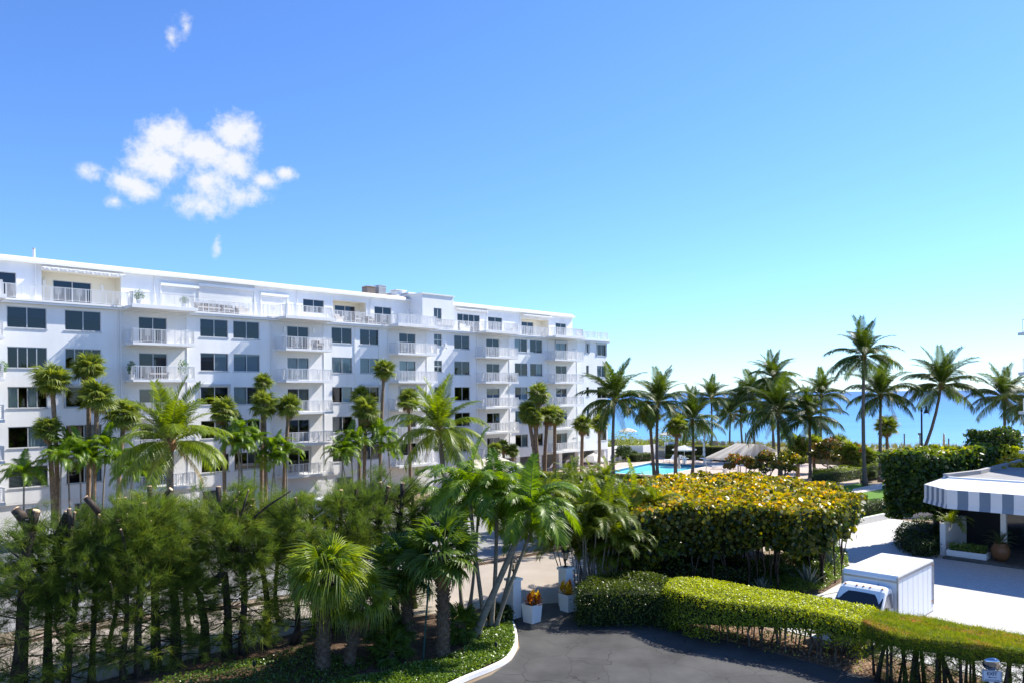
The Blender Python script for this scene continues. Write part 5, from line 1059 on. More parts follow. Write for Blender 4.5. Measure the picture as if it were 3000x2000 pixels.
# ground cover in the beds
def cover(name, label, poly, n, size, mt, seed, h=.22, tm=(.4, .3), z0=.03):
    g = np.random.default_rng(seed); Q = samp_poly(ccw(poly), n, g); C = np.column_stack([Q, z0+h*(.45+.55*g.random(n))*(1+.4*np.sin(Q[:, 0]*2.1)*np.cos(Q[:, 1]*1.7))]); props(inst(name, leaves(name, C, np.tile([0, 0, 1.], (n, 1)), size, mt, np.clip(g.normal(tm[0], tm[1], n), 0, 1), seed+1, asp=.6)), label, 'ground cover', kind='stuff')
kin = [tuple(p+np.array([-.12, .1])) for p in kcs]
cover('ground_cover', 'glossy low ground cover filling the bed inside the white kerb', kin+[(-.7, 34.2), (-2.6, 34.4), (-2.2, 32.4), (-1.3, 31.2), (-2.0, 29.3), (-3.4, 28.0), (-6.2, 26.4), (-7.5, 24.6), (-6, 23)], 30000, .085, GCOV, 41, .26, (.5, .3))
cover('ground_cover', 'shaded low ground cover between the street pines and the fan palms', [(-6.2, 26.4), (-5.0, 28.6), (-8.2, 30.2), (-12, 27.4), (-17, 21.5), (-14, 17), (-8, 20), (-7.5, 24.6)], 20000, .085, GCOV, 43, .22, (.3, .25))  # lower leaf tint here puts tree shade into the colour
bedp = gz(0, (2040, 1688), (2110, 1665), (2220, 1650), (2320, 1622), (2400, 1602), (2455, 1612), (2484, 1640), (2486, 1668), (2462, 1702), (2405, 1738), (2330, 1750), (2240, 1742))
sheet('island_bed', bedp, .03, MULCH)
cover('ground_cover', 'clipped low ground cover edging the island bed beside the truck', bedp, 30000, .085, GCOV, 45, .42, (.6, .28))
sb = gz(0, (2380, 1665), (2440, 1660), (2455, 1640), (2430, 1615), (2380, 1612), (2340, 1630), (2350, 1655))
hedge('round_shrub', 'rounded glossy shrub at the tip of the island bed', 'shrub', sb, .05, 1.15, .1, GCOV, 1800, 3000, 47, wav=.15, ttop=(.5, .3), tside=(.25, .25), inset=.25, thick=.15)
AGV = material('agave_blue', (.13, .17, .14), .5, .15, 2, col2=(.20, .24, .19))
def agave(px, py, R, label, seed):
    rg = random.Random(seed); b = G(px, py); root = empty('agave', (b[0], b[1], .1), 0, label, 'agave', 'agaves in the island bed')
    for k in range(26):
        a = k*2.399; e = R_(82-62*k/26); l = R*rg.uniform(.8, 1.05); w = .075*R/1.0; d = Vector((math.cos(a)*math.cos(e), math.sin(a)*math.cos(e), math.sin(e))); s_ = Vector((-math.sin(a), math.cos(a), 0)); u = d.cross(s_)
        q = MB(); q.add([s_*-w*.6, s_*w*.6, d*l*.45+s_*w+u*.02, d*l*.45+u*-.03, d*l*.45-s_*w+u*.02, d*l], [(0, 1, 2, 3), (0, 3, 4), (4, 3, 5), (3, 2, 5)]); q.build('leaf', AGV, root)
agave(2368, 1722, 1.25, 'large blue-grey agave in the middle of the island bed', 1); agave(2432, 1672, 1.2, 'dark agave near the tip of the island bed', 2); agave(2232, 1738, .85, 'small agave behind the bright hedge', 3)
# shrubs and soil at the pavilion corner
cb_ = gz(0, (2625, 1605), (2640, 1575), (2690, 1558), (2745, 1560), (2752, 1622), (2735, 1634), (2670, 1628))
hedge('corner_shrub', 'dark rounded shrubbery under the sea grape trunks by the pavilion', 'shrub', cb_, .05, 1.0, .12, DARKH, 1800, 3200, 49, wav=.2, ttop=(.35, .3), tside=(.12, .15), inset=.25, thick=.18)
hedge('gate_shrub', 'dark leafy shrub at the foot of the left gate pillar', 'shrub', [(-.9, 34.9), (-.2, 34.2), (-.1, 33.4), (-.7, 33.0), (-1.4, 33.8)], .03, .62, .1, DARKH, 700, 1100, 50, wav=.1, ttop=(.4, .3), tside=(.2, .2), inset=.15)
# fallen leaves on the mulch
g3 = np.random.default_rng(51); mp_ = [(5.2, 33.9), (9.0, 30.5), (13.5, 25.6), (15.6, 23), (17.6, 23.4), (16.0, 26.2), (12.6, 29.5), (9.6, 32.6), (7.0, 35)]
Q = samp_poly(ccw(mp_), 2600, g3); props(inst('leaf_litter', leaves('leaf_litter', np.column_stack([Q, .03+.03*g3.random(2600)]), np.tile([0, 0, 1.], (2600, 1)), .11, leafmat('fallen_leaf', (.20, .10, .05), (.50, .33, .20), .8, .1, .2), g3.random(2600), 52, rnd_=.35)), 'tan fallen leaves scattered on the mulch under the front hedge', 'leaf litter', kind='stuff')

hedge('gate_hedge', 'left end of the front hedge, shade put into its leaf colour, by the right gate pillar', 'hedge', gz(1.7, (1692, 1718), (1800, 1720), (1900, 1720), (1975, 1730), (2020, 1700), (1930, 1676), (1850, 1668), (1760, 1668), (1706, 1690)), .03, 1.62, .09, leafmat('shade_tinted_leaf', (.025, .05, .008), (.12, .16, .016), .4, .25, .3, objr=.06), 6000, 9000, 57, wav=.12, ttop=(.4, .25), tside=(.2, .2), inset=.3, thick=.22)  # front hedge carried on; its shade is painted as darker leaves

hedge('understory_shrub', 'dark shade shrubs under the big sea grape block near the gate', 'shrub', [(4.4, 38.9), (8, 38.3), (11.6, 38.6), (13, 40.2), (11.5, 42.5), (6, 42.5)], .02, 1.35, .13, MATS['shade_tinted_leaf'], 2600, 4200, 58, wav=.3, ttop=(.25, .2), tside=(.1, .12), inset=.3, thick=.25)
# ---------------------------------------------------------------- truck, pavilion, pool furniture, cars and small things
def panel(parent, name, mt, pts, smooth=False): m_ = MB(); m_.add(pts, [tuple(range(len(pts)))]); return m_.build(name, mt, parent, smooth)
def extr(mb, prof, y0, y1):            # side profile in x,z pulled across y
    n = len(prof); mb.add([(x, y0, z) for x, z in prof]+[(x, y1, z) for x, z in prof], [tuple(range(n)), tuple(range(2*n-1, n-1, -1))]+[(i, n+i, n+(i+1) % n, (i+1) % n) for i in range(n)]); return mb
PAINTW = material('white_vehicle_paint', (.80, .81, .82), .25, .02, 1, spec=.5)
BOXW = material('truck_box_panel', (.74, .76, .78), .45, .03, .7)
TYRE = material('tyre_rubber', (.02, .02, .02), .8, .1, 4); RIM = material('wheel_rim', (.5, .5, .52), .35, .05, 4, metal=.7)
DGLASS = material('dark_vehicle_glass', (.012, .016, .022), .06, 0, 1, spec=.7)
AMB = material('amber_lens', (.75, .28, .05), .3, .1, 5); BLK = material('black_trim', (.02, .02, .022), .5, .1, 3); DGREEN = material('dark_green_metal', (.01, .022, .02), .4, .1, 3)
STEEL = material('brushed_steel_trim', (.36, .36, .37), .4, .08, 6, metal=.5)
def wheel(parent, x, y, r, w=.22):
    q = MB(); n = 18
    def ring(rr, yy): return [(x+rr*math.cos(2*math.pi*k/n), yy, r+rr*math.sin(2*math.pi*k/n)) for k in range(n)]
    vs = ring(r*.62, y-w/2)+ring(r*.97, y-w/2)+ring(r, y-w*.35)+ring(r, y+w*.35)+ring(r*.97, y+w/2)+ring(r*.62, y+w/2)
    q.add(vs, [(i*n+k, i*n+(k+1) % n, (i+1)*n+(k+1) % n, (i+1)*n+k) for i in range(5) for k in range(n)]); o = q.build('wheel', TYRE, parent, smooth=True)
    q = MB(); q.add(ring(r*.62, y-w*.4)+[(x, y-w*.3, r)], [(k, (k+1) % n, n) for k in range(n)]); q.add(ring(r*.62, y+w*.4)+[(x, y+w*.3, r)], [((k+1) % n, k, n) for k in range(n)]); q.build('rim', RIM, o)
tk = empty('box_truck', (14.45, 31.2, .01), R_(44.4), 'white box truck with amber roof lights parked behind the front hedge', 'truck')
q = MB(); q.box(0, 4.25, -1.06, 1.06, .45, 2.5); q.build('cargo_box', BOXW, tk)
q = MB(); q.box(.1, 4.3, -1.075, 1.075, 2.56, 2.62); q.add([(-.02, -1.05, 2.44), (-.02, 1.05, 2.44), (.1, 1.07, 2.615), (.1, -1.07, 2.615)], [(0, 1, 2, 3)]); q.build('box_roof', PAINTW, tk)
q = MB()
for y in (-1.075, 1.075): q.box(-.02, 4.29, y-.025, y+.025, 2.46, 2.57); q.box(-.02, .07, y-.025, y+.025, .7, 2.46); q.box(4.2, 4.29, y-.025, y+.025, .7, 2.46)
q.box(-.025, .05, -1.05, 1.05, 2.36, 2.44); q.box(-.02, 4.28, -1.07, 1.07, .38, .45); q.build('box_frame', STEEL, tk)
pf = [(.0, .55), (-.02, 2.08), (-.25, 2.15), (-.6, 2.1), (-.74, 2.02), (-1.42, 1.36), (-2.0, 1.2), (-2.12, 1.0), (-2.14, .55)]
q = MB(); n = len(pf)
for sy in (-1, 1):
    pass
rows = []
for yy, sc in ((-.97, 0), (-.93, .04), (-.80, .07), (0, .08), (.80, .07), (.93, .04), (.97, 0)):
    rows.append([(x, yy*(1-.10*max(0, (z-1.25)/.9)), z+(sc if z > 1.9 else sc*.4)) for x, z in pf])
vs = [v for r in rows for v in r]; fs = [(i*n+k, i*n+(k+1), (i+1)*n+k+1, (i+1)*n+k) for i in range(6) for k in range(n-1)]+[tuple(range(n-1, -1, -1)), tuple(6*n+k for k in range(n))]
q.add(vs, fs); cab = q.build('cab', PAINTW, tk)
def wsp(u, v): x = -.80-.62*v; z = 1.98-.6*v; return (x-.016, u*(.86-.0*v+.04*v), z+.05*(1-u*u))
q = MB(); m_ = 8; vs = [wsp(-1+2*i/m_, v) for v in (.06, .5, .94) for i in range(m_+1)]; q.add(vs, [(j*(m_+1)+i, j*(m_+1)+i+1, (j+1)*(m_+1)+i+1, (j+1)*(m_+1)+i) for j in range(2) for i in range(m_)]); q.build('windshield', DGLASS, cab, smooth=True)
for sy in (-1, 1):
    q = MB(); y0 = lambda z: sy*(.975*(1-.10*max(0, (z-1.25)/.9))+.006); w = [(-.16, 1.98), (-.62, 1.96), (-1.22, 1.4), (-.16, 1.4)]; q.add([(x, y0(z), z) for x, z in w], [(0, 1, 2, 3) if sy < 0 else (3, 2, 1, 0)]); q.build('side_window', material('grey_cab_glass', (.18, .18, .19), .15, .1, 2, spec=.6), cab)
    q = MB(); q.box(-1.25, -1.1, sy*1.05-.08*(sy < 0), sy*1.05+.16*(sy > 0)+.0, 1.3, 1.62); q.build('mirror', BLK, cab)
    q = MB(); q.box(-2.16, -2.08, sy*.75-.14, sy*.75+.14, .82, 1.0); q.build('headlight', material('lamp_lens', (.7, .72, .74), .15, 0, 1), cab)
for y in (-.72, -.26, 0, .26, .72): q = MB(); q.lathe([(.045, 0), (.045, .03), (.02, .055)], 8, (-.60, y, 2.155)); q.build('marker_light', AMB, cab)
q = MB(); q.add([(-.2, -.45, 2.2), (-.35, -.45, 2.2), (-.27, -.45, 2.34), (-.27, -.43, 2.2)], [(0, 1, 2), (0, 2, 3), (1, 3, 2)]); q.build('antenna', BLK, cab)
q = MB(); q.box(-2.28, -2.12, -.98, .98, .42, .62); q.build('bumper', STEEL, tk)
q = MB(); q.box(-2, 4.2, -.4, .4, .4, .56); q.build('chassis', BLK, tk)
q = MB()
for k in range(1, 7):
    for y in (-1.063, 1.063): q.box(.6*k-.004, .6*k+.004, y-.003, y+.003, .46, 2.45)
q.build('panel_seam', material('seam_grey', (.62, .64, .66), .5, .05, 3), tk)
q = MB(); q.box(4.25, 4.262, -1.0, 1.0, .74, 2.44)
for k in range(5): q.box(4.262, 4.27, -.98, .98, .78+.34*k, .79+.34*k)
q.build('rear_door', BOXW, tk)
for x, z in ((.12, .86), (4.12, .86), (.12, 2.42), (4.12, 2.42)):
    for y in (-1.07, 1.07): q = MB(); q.box(x-.05, x+.05, y-.012, y+.012, z-.025, z+.025); q.build('side_marker', AMB, tk)
for sy in (-1, 1):
    q = MB(); q.box(-.30, -.16, sy*.975-.015, sy*.975+.02, 1.22, 1.26); q.build('door_handle', BLK, cab)
    q = MB(); q.bar((-.10, sy*.972, .6), (-.10, sy*.972, 1.95), .012, .012); q.bar((-1.25, sy*.974, .6), (-1.25, sy*.974, 1.36), .012, .012); q.build('door_gap', BLK, cab)
q = MB(); q.bar((-1.40, -.55, 1.41), (-1.10, -.05, 1.69), .018, .018); q.bar((-1.40, .25, 1.41), (-1.10, .7, 1.69), .018, .018); q.build('wiper', BLK, cab)
q = MB(); q.box(-2.155, -2.13, -.55, .55, .72, 1.0); q.build('grille', BLK, cab)
for x, y in ((-1.35, -.85), (-1.35, .85), (3.0, -.8), (3.0, .8)): wheel(tk, x, y, .36, .26)

# entrance pavilion with striped awning
pav = empty('entrance_pavilion', (29, 44, 0), 0, 'low flat-roofed entrance pavilion with grey and white striped awning', 'building')
def lo(p, z): return (p[0]-29, p[1]-44, z)
fe = np.array([.69, -.72]); c1 = np.array([24.5, 45.75]); c2 = np.array([24.4, 43.2]); c3 = c2+fe*13; i1 = np.array([25.75, 45.95]); i3 = i1+fe*13
i2 = i1+fe*.25
AWG = material('awning_grey_stripe', (.18, .225, .275), .75, .06, 1); AWW = material('awning_white_stripe', (.72, .70, .67), .75, .03, 1); AWT = clothmat('awning_top_cloth', (.82, .82, .82), .15)
aw = MB(); aw.add([lo(i1, 4.78), lo(c1, 4.42), lo(c2, 4.40), lo(i2, 4.78)], [(0, 1, 2, 3)]); aw.add([lo(i2, 4.78), lo(c2, 4.40), lo(c3, 4.40), lo(i3, 4.78)], [(0, 1, 2, 3)]); awo = aw.build('awning', AWT, pav)
def valance(a, b, pitch, name='valance', out=.05):
    L_ = np.linalg.norm(b-a); n = max(2, round(L_/pitch)); nn = np.array([(b-a)[1], -(b-a)[0]])/L_; nn = nn if nn@np.array([-.72, -.69]) > 0 else -nn
    mb = MB()
    for i in range(n):
        p = a+(b-a)*i/n; r = a+(b-a)*(i+1)/n; mb.cur = i % 2; o = nn*out
        mb.add([lo(p, 4.415), lo(r, 4.415), lo(r+o*.1, 3.66), lo(p+o*.1, 3.66), lo(r+o*1.6, 3.36), lo(p+o*1.6, 3.36)], [(0, 3, 2, 1), (3, 5, 4, 2)])
    mb.build(name, [AWW, AWG], awo)
valance(c1, c2, .30); valance(c2, c3, .53); valance(c1, i1, .28)
rf = [tuple(i1), (28.9, 47.9), (37.4, 56), (41.2, 53), (41.2, 29.6), tuple(i3)]
q = MB(); q.prism([(x-29, y-44) for x, y in rf], 4.5, 4.775); prf = q.build('roof', material('grey_roof_membrane', (.24, .24, .245), .9, .1, .5, col2=(.34, .34, .345)), pav)
q = MB(); ribbon(q, [(p[0]-29, p[1]-44) for p in (i1, (28.9, 47.9), (37.4, 56), (41.1, 53.1))], -.28, .0, 4.70, 5.02); q.build('parapet', material('pale_roof_edge', (.36, .36, .365), .85, .06, 1), prf)
q = MB(); ribbon(q, [(p[0]-29, p[1]-44) for p in (i1, i3)], -.02, .16, 4.60, 4.86); q.build('roof_edge', WHITE2, prf)
nb = np.array([.72, .69]); k1 = c2+nb*2.4+fe*(-1.0); k3 = k1+fe*14
q = MB(); q.prism([tuple((p-np.array([29, 44]))) for p in (k1, k3, k3+nb*9, k1+nb*9)][::1], 0, .14); q.build('platform', material('dark_stone_floor', (.07, .075, .07), .7, .15, 1.5, col2=(.12, .125, .12)), pav)
w1 = c2+nb*7.6-fe*2.2; w3 = w1+fe*15
q = MB(); q.prism([tuple(p-np.array([29, 44])) for p in (w1, w3, w3+nb*.3, w1+nb*.3)], .14, 4.5); q.build('rear_wall', material('dark_entrance_wall', (.014, .015, .017), .6, .2, .6), pav)
for s_ in (3.0, 6.2, 9.4):
    a = w1+fe*s_-nb*.03; b = a+fe*2.4; m_ = MB(); m_.add([lo(a, .3), lo(b, .3), lo(b, 3.2), lo(a, 3.2)], [(0, 1, 2, 3)]); m_.build('glass_door', DGLASS, pav)
q = MB(); p = np.array([26.05, 46.55]); q.prism([tuple(p+fe*u+nb*v-np.array([29, 44])) for u, v in ((-.15, -.1), (.15, -.1), (.15, 4), (-.15, 4))], 0, 1.95); q.build('wing_wall', WHITE, pav)
for s_ in (1.62, 7.6): p = c2+nb*4.75+fe*s_; q = MB(); q.prism([tuple(p+fe*u+nb*v-np.array([29, 44])) for u, v in ((-.14, -.14), (.14, -.14), (.14, .14), (-.14, .14))], .14, 4.5); q.build('column', WHITE2, pav)
q = MB(); p = c2+nb*3.2+fe*2.4; q.lathe([(.09, 0), (.12, .05), (.12, .42), (.05, .5)], 10, (p[0]-29, p[1]-44, 3.1)); q.build('hanging_lamp', material('unlit_lantern', (.25, .22, .15), .4, .1, 3), pav)
# planter and pot under the awning
po = c2+nb*2.95-fe*.95
tr_ = empty('planter_trough', (po[0], po[1], .14), math.atan2(fe[1], fe[0]), 'low white planter trough with ferns under the awning', 'planter'); q = MB()
for a in ((0, 2.1, 0, .1), (0, 2.1, .8, .9), (0, .1, .1, .8), (2.0, 2.1, .1, .8)): q.box(a[0], a[1], a[2], a[3], 0, .34)
q.build('trough', WHITE2, tr_); q = MB(); q.box(.1, 2.0, .1, .8, .02, .28); q.build('soil', MULCH, tr_)
g3 = np.random.default_rng(55); n = 900; C = np.column_stack([g3.uniform(.1, 2, n), g3.uniform(.05, .85, n), .3+.45*g3.random(n)]); props(inst('plants', leaves('plants', C, g3.normal(0, 1, (n, 3)), .16, GCOV, g3.random(n), 56, asp=.3), tr_), kind='stuff')
rp_ = empty('potted_palm', (po[0]+.9, po[1]+1.2, .14), 0, 'dark arching palm standing behind the white planter trough', 'potted plant'); q = MB(); q.lathe([(.2, 0), (.28, .35), (.24, .4)], 12); q.build('pot', BLK, rp_)
q = MB(); q.tube([(0, 0, .3), (.05, 0, 1.6)], .04, 6); q.build('stem', STEMG, rp_); crown_pinnate(rp_, (.05, 0, 1.6), ARECF, [(72, 4), (56, 5), (34, 4)], .85, 7)
pt_ = c2+nb*3.5+fe*1.75
pot = empty('urn_planter', (pt_[0], pt_[1], .14), 0, 'big round terracotta urn with a spiky cycad in front of the white column', 'potted plant'); q = MB(); q.lathe([(.28, 0), (.44, .25), (.5, .55), (.42, .85), (.33, .95), (.38, 1.02), (.30, 1.02), (.28, .9)], 20); q.build('urn', material('glazed_terracotta', (.20, .09, .04), .35, .2, 3), pot, smooth=True)
CYC = [frond('leaf', 1.0, e, 60, 26, .2, .02, .3, .1, 600+e, leafmat('cycad_leaf', (.02, .05, .02), (.05, .09, .03), .4, .2, .4), RACHD) for e in (70, 45, 20)]
for k in range(22): inst('leaf', CYC[k % 3], pot, (0, 0, 1.0), (0, 0, k*2.4), rnd(.85, 1.1))

# the neighbour on the right: only its balcony slabs reach into the picture
nb_ = empty('neighbour_building', (44, 50, 0), 0, 'white apartment block at the right edge, only balcony slabs in view', 'building')
q = MB(); q.box(-2.6, 16, -18, 9.5, 0, 16.6); q.build('wall', WHITE, nb_)
for k, z in enumerate((5.25, 8.3, 11.35, 14.4)):
    q = MB(); q.box(-4.45, -2.6, -6, 10, z-.22, z); o = q.build('balcony', SLABM, nb_); r = MB(); railing(r, (-4.4+.35, -6, z), (-4.4+.35, 10, z)); r.build('railing', RAILM, o)
q = MB(); q.box(-2.9, 16.3, -18.3, 9.8, 16.6, 16.85); q.build('roof', WHITE2, nb_)

# gate pillars with lanterns, planters with crotons
LGL = glassmat('lantern_glass', tint=(.9, .88, .82), refl=.6, fmin=.05)
def pillar(x, y, h, rz, lab1, lab2):
    o = empty('gate_pillar', (x, y, 0), rz, lab1, 'pillar', 'white pillars of the driveway gate'); q = MB(); q.box(-.24, .24, -.24, .24, 0, h); q.build('shaft', WHITE2, o); q = MB(); q.box(-.3, .3, -.3, .3, h, h+.1); q.build('cap', WHITE2, o)
    l = empty('lantern', (x, y, h+.1), rz, lab2, 'lantern', 'black lanterns on the gate pillars'); q = MB(); q.lathe([(.11, 0), (.09, .05), (.035, .09), (.03, .3), (.07, .33), (.09, .37)], 10); q.build('post', BLK, l)
    q = MB(); q.lathe([(.09, .37), (.15, .58), (.17, .72)], 6); q.build('glass', LGL, l)
    q = MB()
    for k in range(6): a = 2*math.pi*k/6; q.tube([(.09*math.cos(a), .09*math.sin(a), .37), (.172*math.cos(a), .172*math.sin(a), .73)], .012, 4)
    q.build('cage', BLK, l); q = MB(); q.lathe([(.21, .72), (.2, .76), (.12, .86), (.05, .9), (.03, .97), (.012, 1.05)], 10); q.build('roof', BLK, l)
    q = MB(); q.lathe([(.03, .38), (.035, .6)], 8); q.build('bulb', material('bulb_white', (.8, .78, .7), .4, 0, 1), l)
rzg = R_(44)
pillar(-.02, 34.5, 1.66, rzg, 'white square gate pillar left of the driveway opening', 'black coach lantern on the left gate pillar, crossed by a palm stem'); pillar(2.45, 36.3, 1.72, rzg, 'white square gate pillar right of the driveway opening in palm shade', 'black coach lantern on the right gate pillar against the areca palms')
CROT = [leafmat('croton_red', (.30, .05, .02), (.55, .22, .03), .4, .3, .4), leafmat('croton_yellow', (.45, .22, .02), (.62, .45, .04), .4, .3, .4)]
def planter(x, y, rz, lab, cm, seed):
    o = empty('planter_box', (x, y, .012), rz, lab, 'planter', 'white planters at the gate'); q = MB()
    w = .31; vs = []; 
    for z, s in ((0, .27), (.8, .33)): vs += [(-s, -s, z), (s, -s, z), (s, s, z), (-s, s, z)]
    s = .29; vs += [(-s, -s, .8), (s, -s, .8), (s, s, .8), (-s, s, .8), (-s, -s, .7), (s, -s, .7), (s, s, .7), (-s, s, .7)]
    q.add(vs, [(0, 1, 5, 4), (1, 2, 6, 5), (2, 3, 7, 6), (3, 0, 4, 7), (4, 5, 9, 8), (5, 6, 10, 9), (6, 7, 11, 10), (7, 4, 8, 11), (8, 9, 13, 12), (9, 10, 14, 13), (10, 11, 15, 14), (11, 8, 12, 15), (3, 2, 1, 0)]); q.build('box', WHITE2, o)
    q = MB(); q.box(-.285, .285, -.285, .285, .66, .72); q.build('soil', MULCH, o)
    rg = random.Random(seed)
    for k in range(9):
        hx, hy = rg.uniform(-.3, .3), rg.uniform(-.3, .3); hz = rg.uniform(.92, 1.2); m_ = MB(); m_.cur = 0
        for j in range(20):
            a = j*2.4; e = R_(80-70*j/20); l = rg.uniform(.22, .36); d = Vector((math.cos(a)*math.cos(e), math.sin(a)*math.cos(e), math.sin(e))); s_ = Vector((-math.sin(a), math.cos(a), 0))*.05; b = Vector((hx, hy, hz-.25*j/20)); md = b+d*l*.55
            m_.add([b, md+s_, b+d*l, md-s_], [(0, 1, 2, 3)], rg.random())
        m_.tube([(hx*.5, hy*.5, .7), (hx, hy, hz)], .012, 4); m_.build('croton', cm[k % len(cm)], o)
planter(.78, 33.75, R_(46), 'white planter box with red croton in front of the left gate pillar', CROT[:1]+CROT, 3); planter(2.5, 35.45, R_(40), 'white planter box with yellow and orange croton by the right pillar', CROT[::-1]+CROT[1:], 4)
# thin green pole with a floodlight
b = G(1239, 1943); tpv = P(1268, 1537, b[1]); o = empty('flood_pole', (b[0], b[1], .03), 0, 'thin leaning dark green pole with a small floodlight among the palms', 'light pole'); e_ = Vector(tpv)-Vector((b[0], b[1], .03)); q = MB(); q.tube([(0, 0, 0), e_], .035, 8); q.build('pole', material('green_pole', (.02, .07, .055), .5, .1, 3), o); q = MB(); q.box(e_.x-.06, e_.x+.24, e_.y-.1, e_.y+.1, e_.z-.08, e_.z+.1); q.build('floodlight', BLK, o)
for px, py, lab in ((1453, 1917, 'small dark spot lamp in the ground cover near the white kerb'), (745, 1975, 'small teal spot lamp in the shaded ground cover'), (2062, 1818, 'small pale spot lamp under the bright hedge')):
    b = G(px, py); o = empty('garden_spot', (b[0], b[1], .03), 0, lab, 'garden lamp', 'garden spot lamps'); q = MB(); q.tube([(0, 0, 0), (0, 0, .3)], .012, 5); q.build('spike', BLK, o); q = MB(); q.lathe([(.03, .28), (.06, .32), (.065, .46), (.03, .48)], 10); q.build('head', DGREEN, o)

# exit sign and convex mirror on a white post
SIGNB = material('sign_white', (.60, .66, .74), .5, .03, 3); NAVY = material('navy_paint', (.015, .03, .09), .5, 0, 1)
sp_ = P(2905, 1975, 23.0); sg_ = empty('exit_sign', (sp_[0], sp_[1], 0), R_(-16), 'white EXIT sign with arrow on a white post under a convex mirror', 'sign')
q = MB(); q.box(-.055, .055, -.02, .06, 0, sp_[2]+.42); q.build('post', WHITE2, sg_)
zc = sp_[2]; q = MB(); q.box(-.26, .26, -.05, -.03, zc-.19, zc+.15); sgn = q.build('sign_plate', SIGNB, sg_)
q = MB()
for a in ((-.245, .245, zc-.175, zc-.163), (-.245, .245, zc+.123, zc+.135), (-.245, -.233, zc-.163, zc+.123), (.233, .245, zc-.163, zc+.123)): q.box(a[0], a[1], -.053, -.0505, a[2], a[3])
q.build('border', NAVY, sgn)
def text(body, size, x, z, parent, mt, name, y=-.054, bold=0.):
    c = bpy.data.curves.new(name, 'FONT'); c.body = body; c.size = size; c.align_x = 'CENTER'; c.extrude = .001; c.offset = bold; t = bpy.data.objects.new(name, c); COL.objects.link(t); dg = bpy.context.evaluated_depsgraph_get(); me = bpy.data.meshes.new_from_object(t.evaluated_get(dg)); bpy.data.objects.remove(t)
    me.materials.clear(); me.materials.append(mt); o = inst(name, me, parent, (x, y, z), (math.pi/2, 0, 0)); return o
text('EXIT', .135, 0, zc+.0, sgn, NAVY, 'lettering', bold=.003); text('WATCH FOR PEDESTRIANS', .032, 0, zc-.145, sgn, NAVY, 'small_lettering')
q = MB(); q.add([(-.12, -.0535, zc-.06), (-.05, -.0535, zc-.035), (-.05, -.0535, zc-.085)], [(0, 2, 1)]); q.box(-.05, .12, -.0545, -.0525, zc-.067, zc-.053); q.build('arrow', NAVY, sgn)
mz = zc+.33; mo = MB(); pr_ = [(0.001, -.14), (.10, -.127), (.18, -.09), (.235, -.03), (.25, .02), (.001, .03)]; n = 24
mo.add([(r*math.cos(2*math.pi*k/n), y, r*math.sin(2*math.pi*k/n)) for r, y in pr_ for k in range(n)], [(i*n+k, (i+1)*n+k, (i+1)*n+(k+1) % n, i*n+(k+1) % n) for i in range(len(pr_)-1) for k in range(n)]); mm = mo.build('convex_mirror', material('mirror_glass', (.42, .46, .52), .04, 0, 1, metal=1.), sg_, smooth=True); mm.location = (0, -.02, mz); mm.rotation_euler = (R_(32), 0, 0)
for s in (-1, 1): q = MB(); q.bar((0, .02, mz-.05), (s*.1, .01, mz), .03, .03); q.build('mirror_bracket', WHITE2, sg_)

# street lamp by the beach
lb = P(2701, 1320, 72.); lm = empty('street_lamp', (lb[0], lb[1], .4), 0, 'dark street lamp with bell shade beside the leaning palm', 'street lamp'); ztop = P(2701, 1205, 72.)[2]-.4
q = MB(); q.tube([(0, 0, 0), (0, 0, .8), (0, 0, ztop)], [.13, .1, .075], 10); q.lathe([(.075, 0), (.11, .08), (.11, .18), (.05, .25), (.05, .38), (.02, .5)], 10, (0, 0, ztop)); q.build('pole', DGREEN, lm, smooth=True)
q = MB(); q.tube([(0, 0, ztop+.2), (.15, 0, ztop+.36), (.32, 0, ztop+.5), (.45, 0, ztop+.48)], .022, 6); q.build('arm', DGREEN, lm)
q = MB(); q.lathe([(.02, .62), (.06, .55), (.08, .45), (.09, .25), (.17, .1), (.2, -.02), (.29, -.13), (.05, -.11)], 14, (.45, 0, ztop)); q.build('shade', DGREEN, lm, smooth=True)

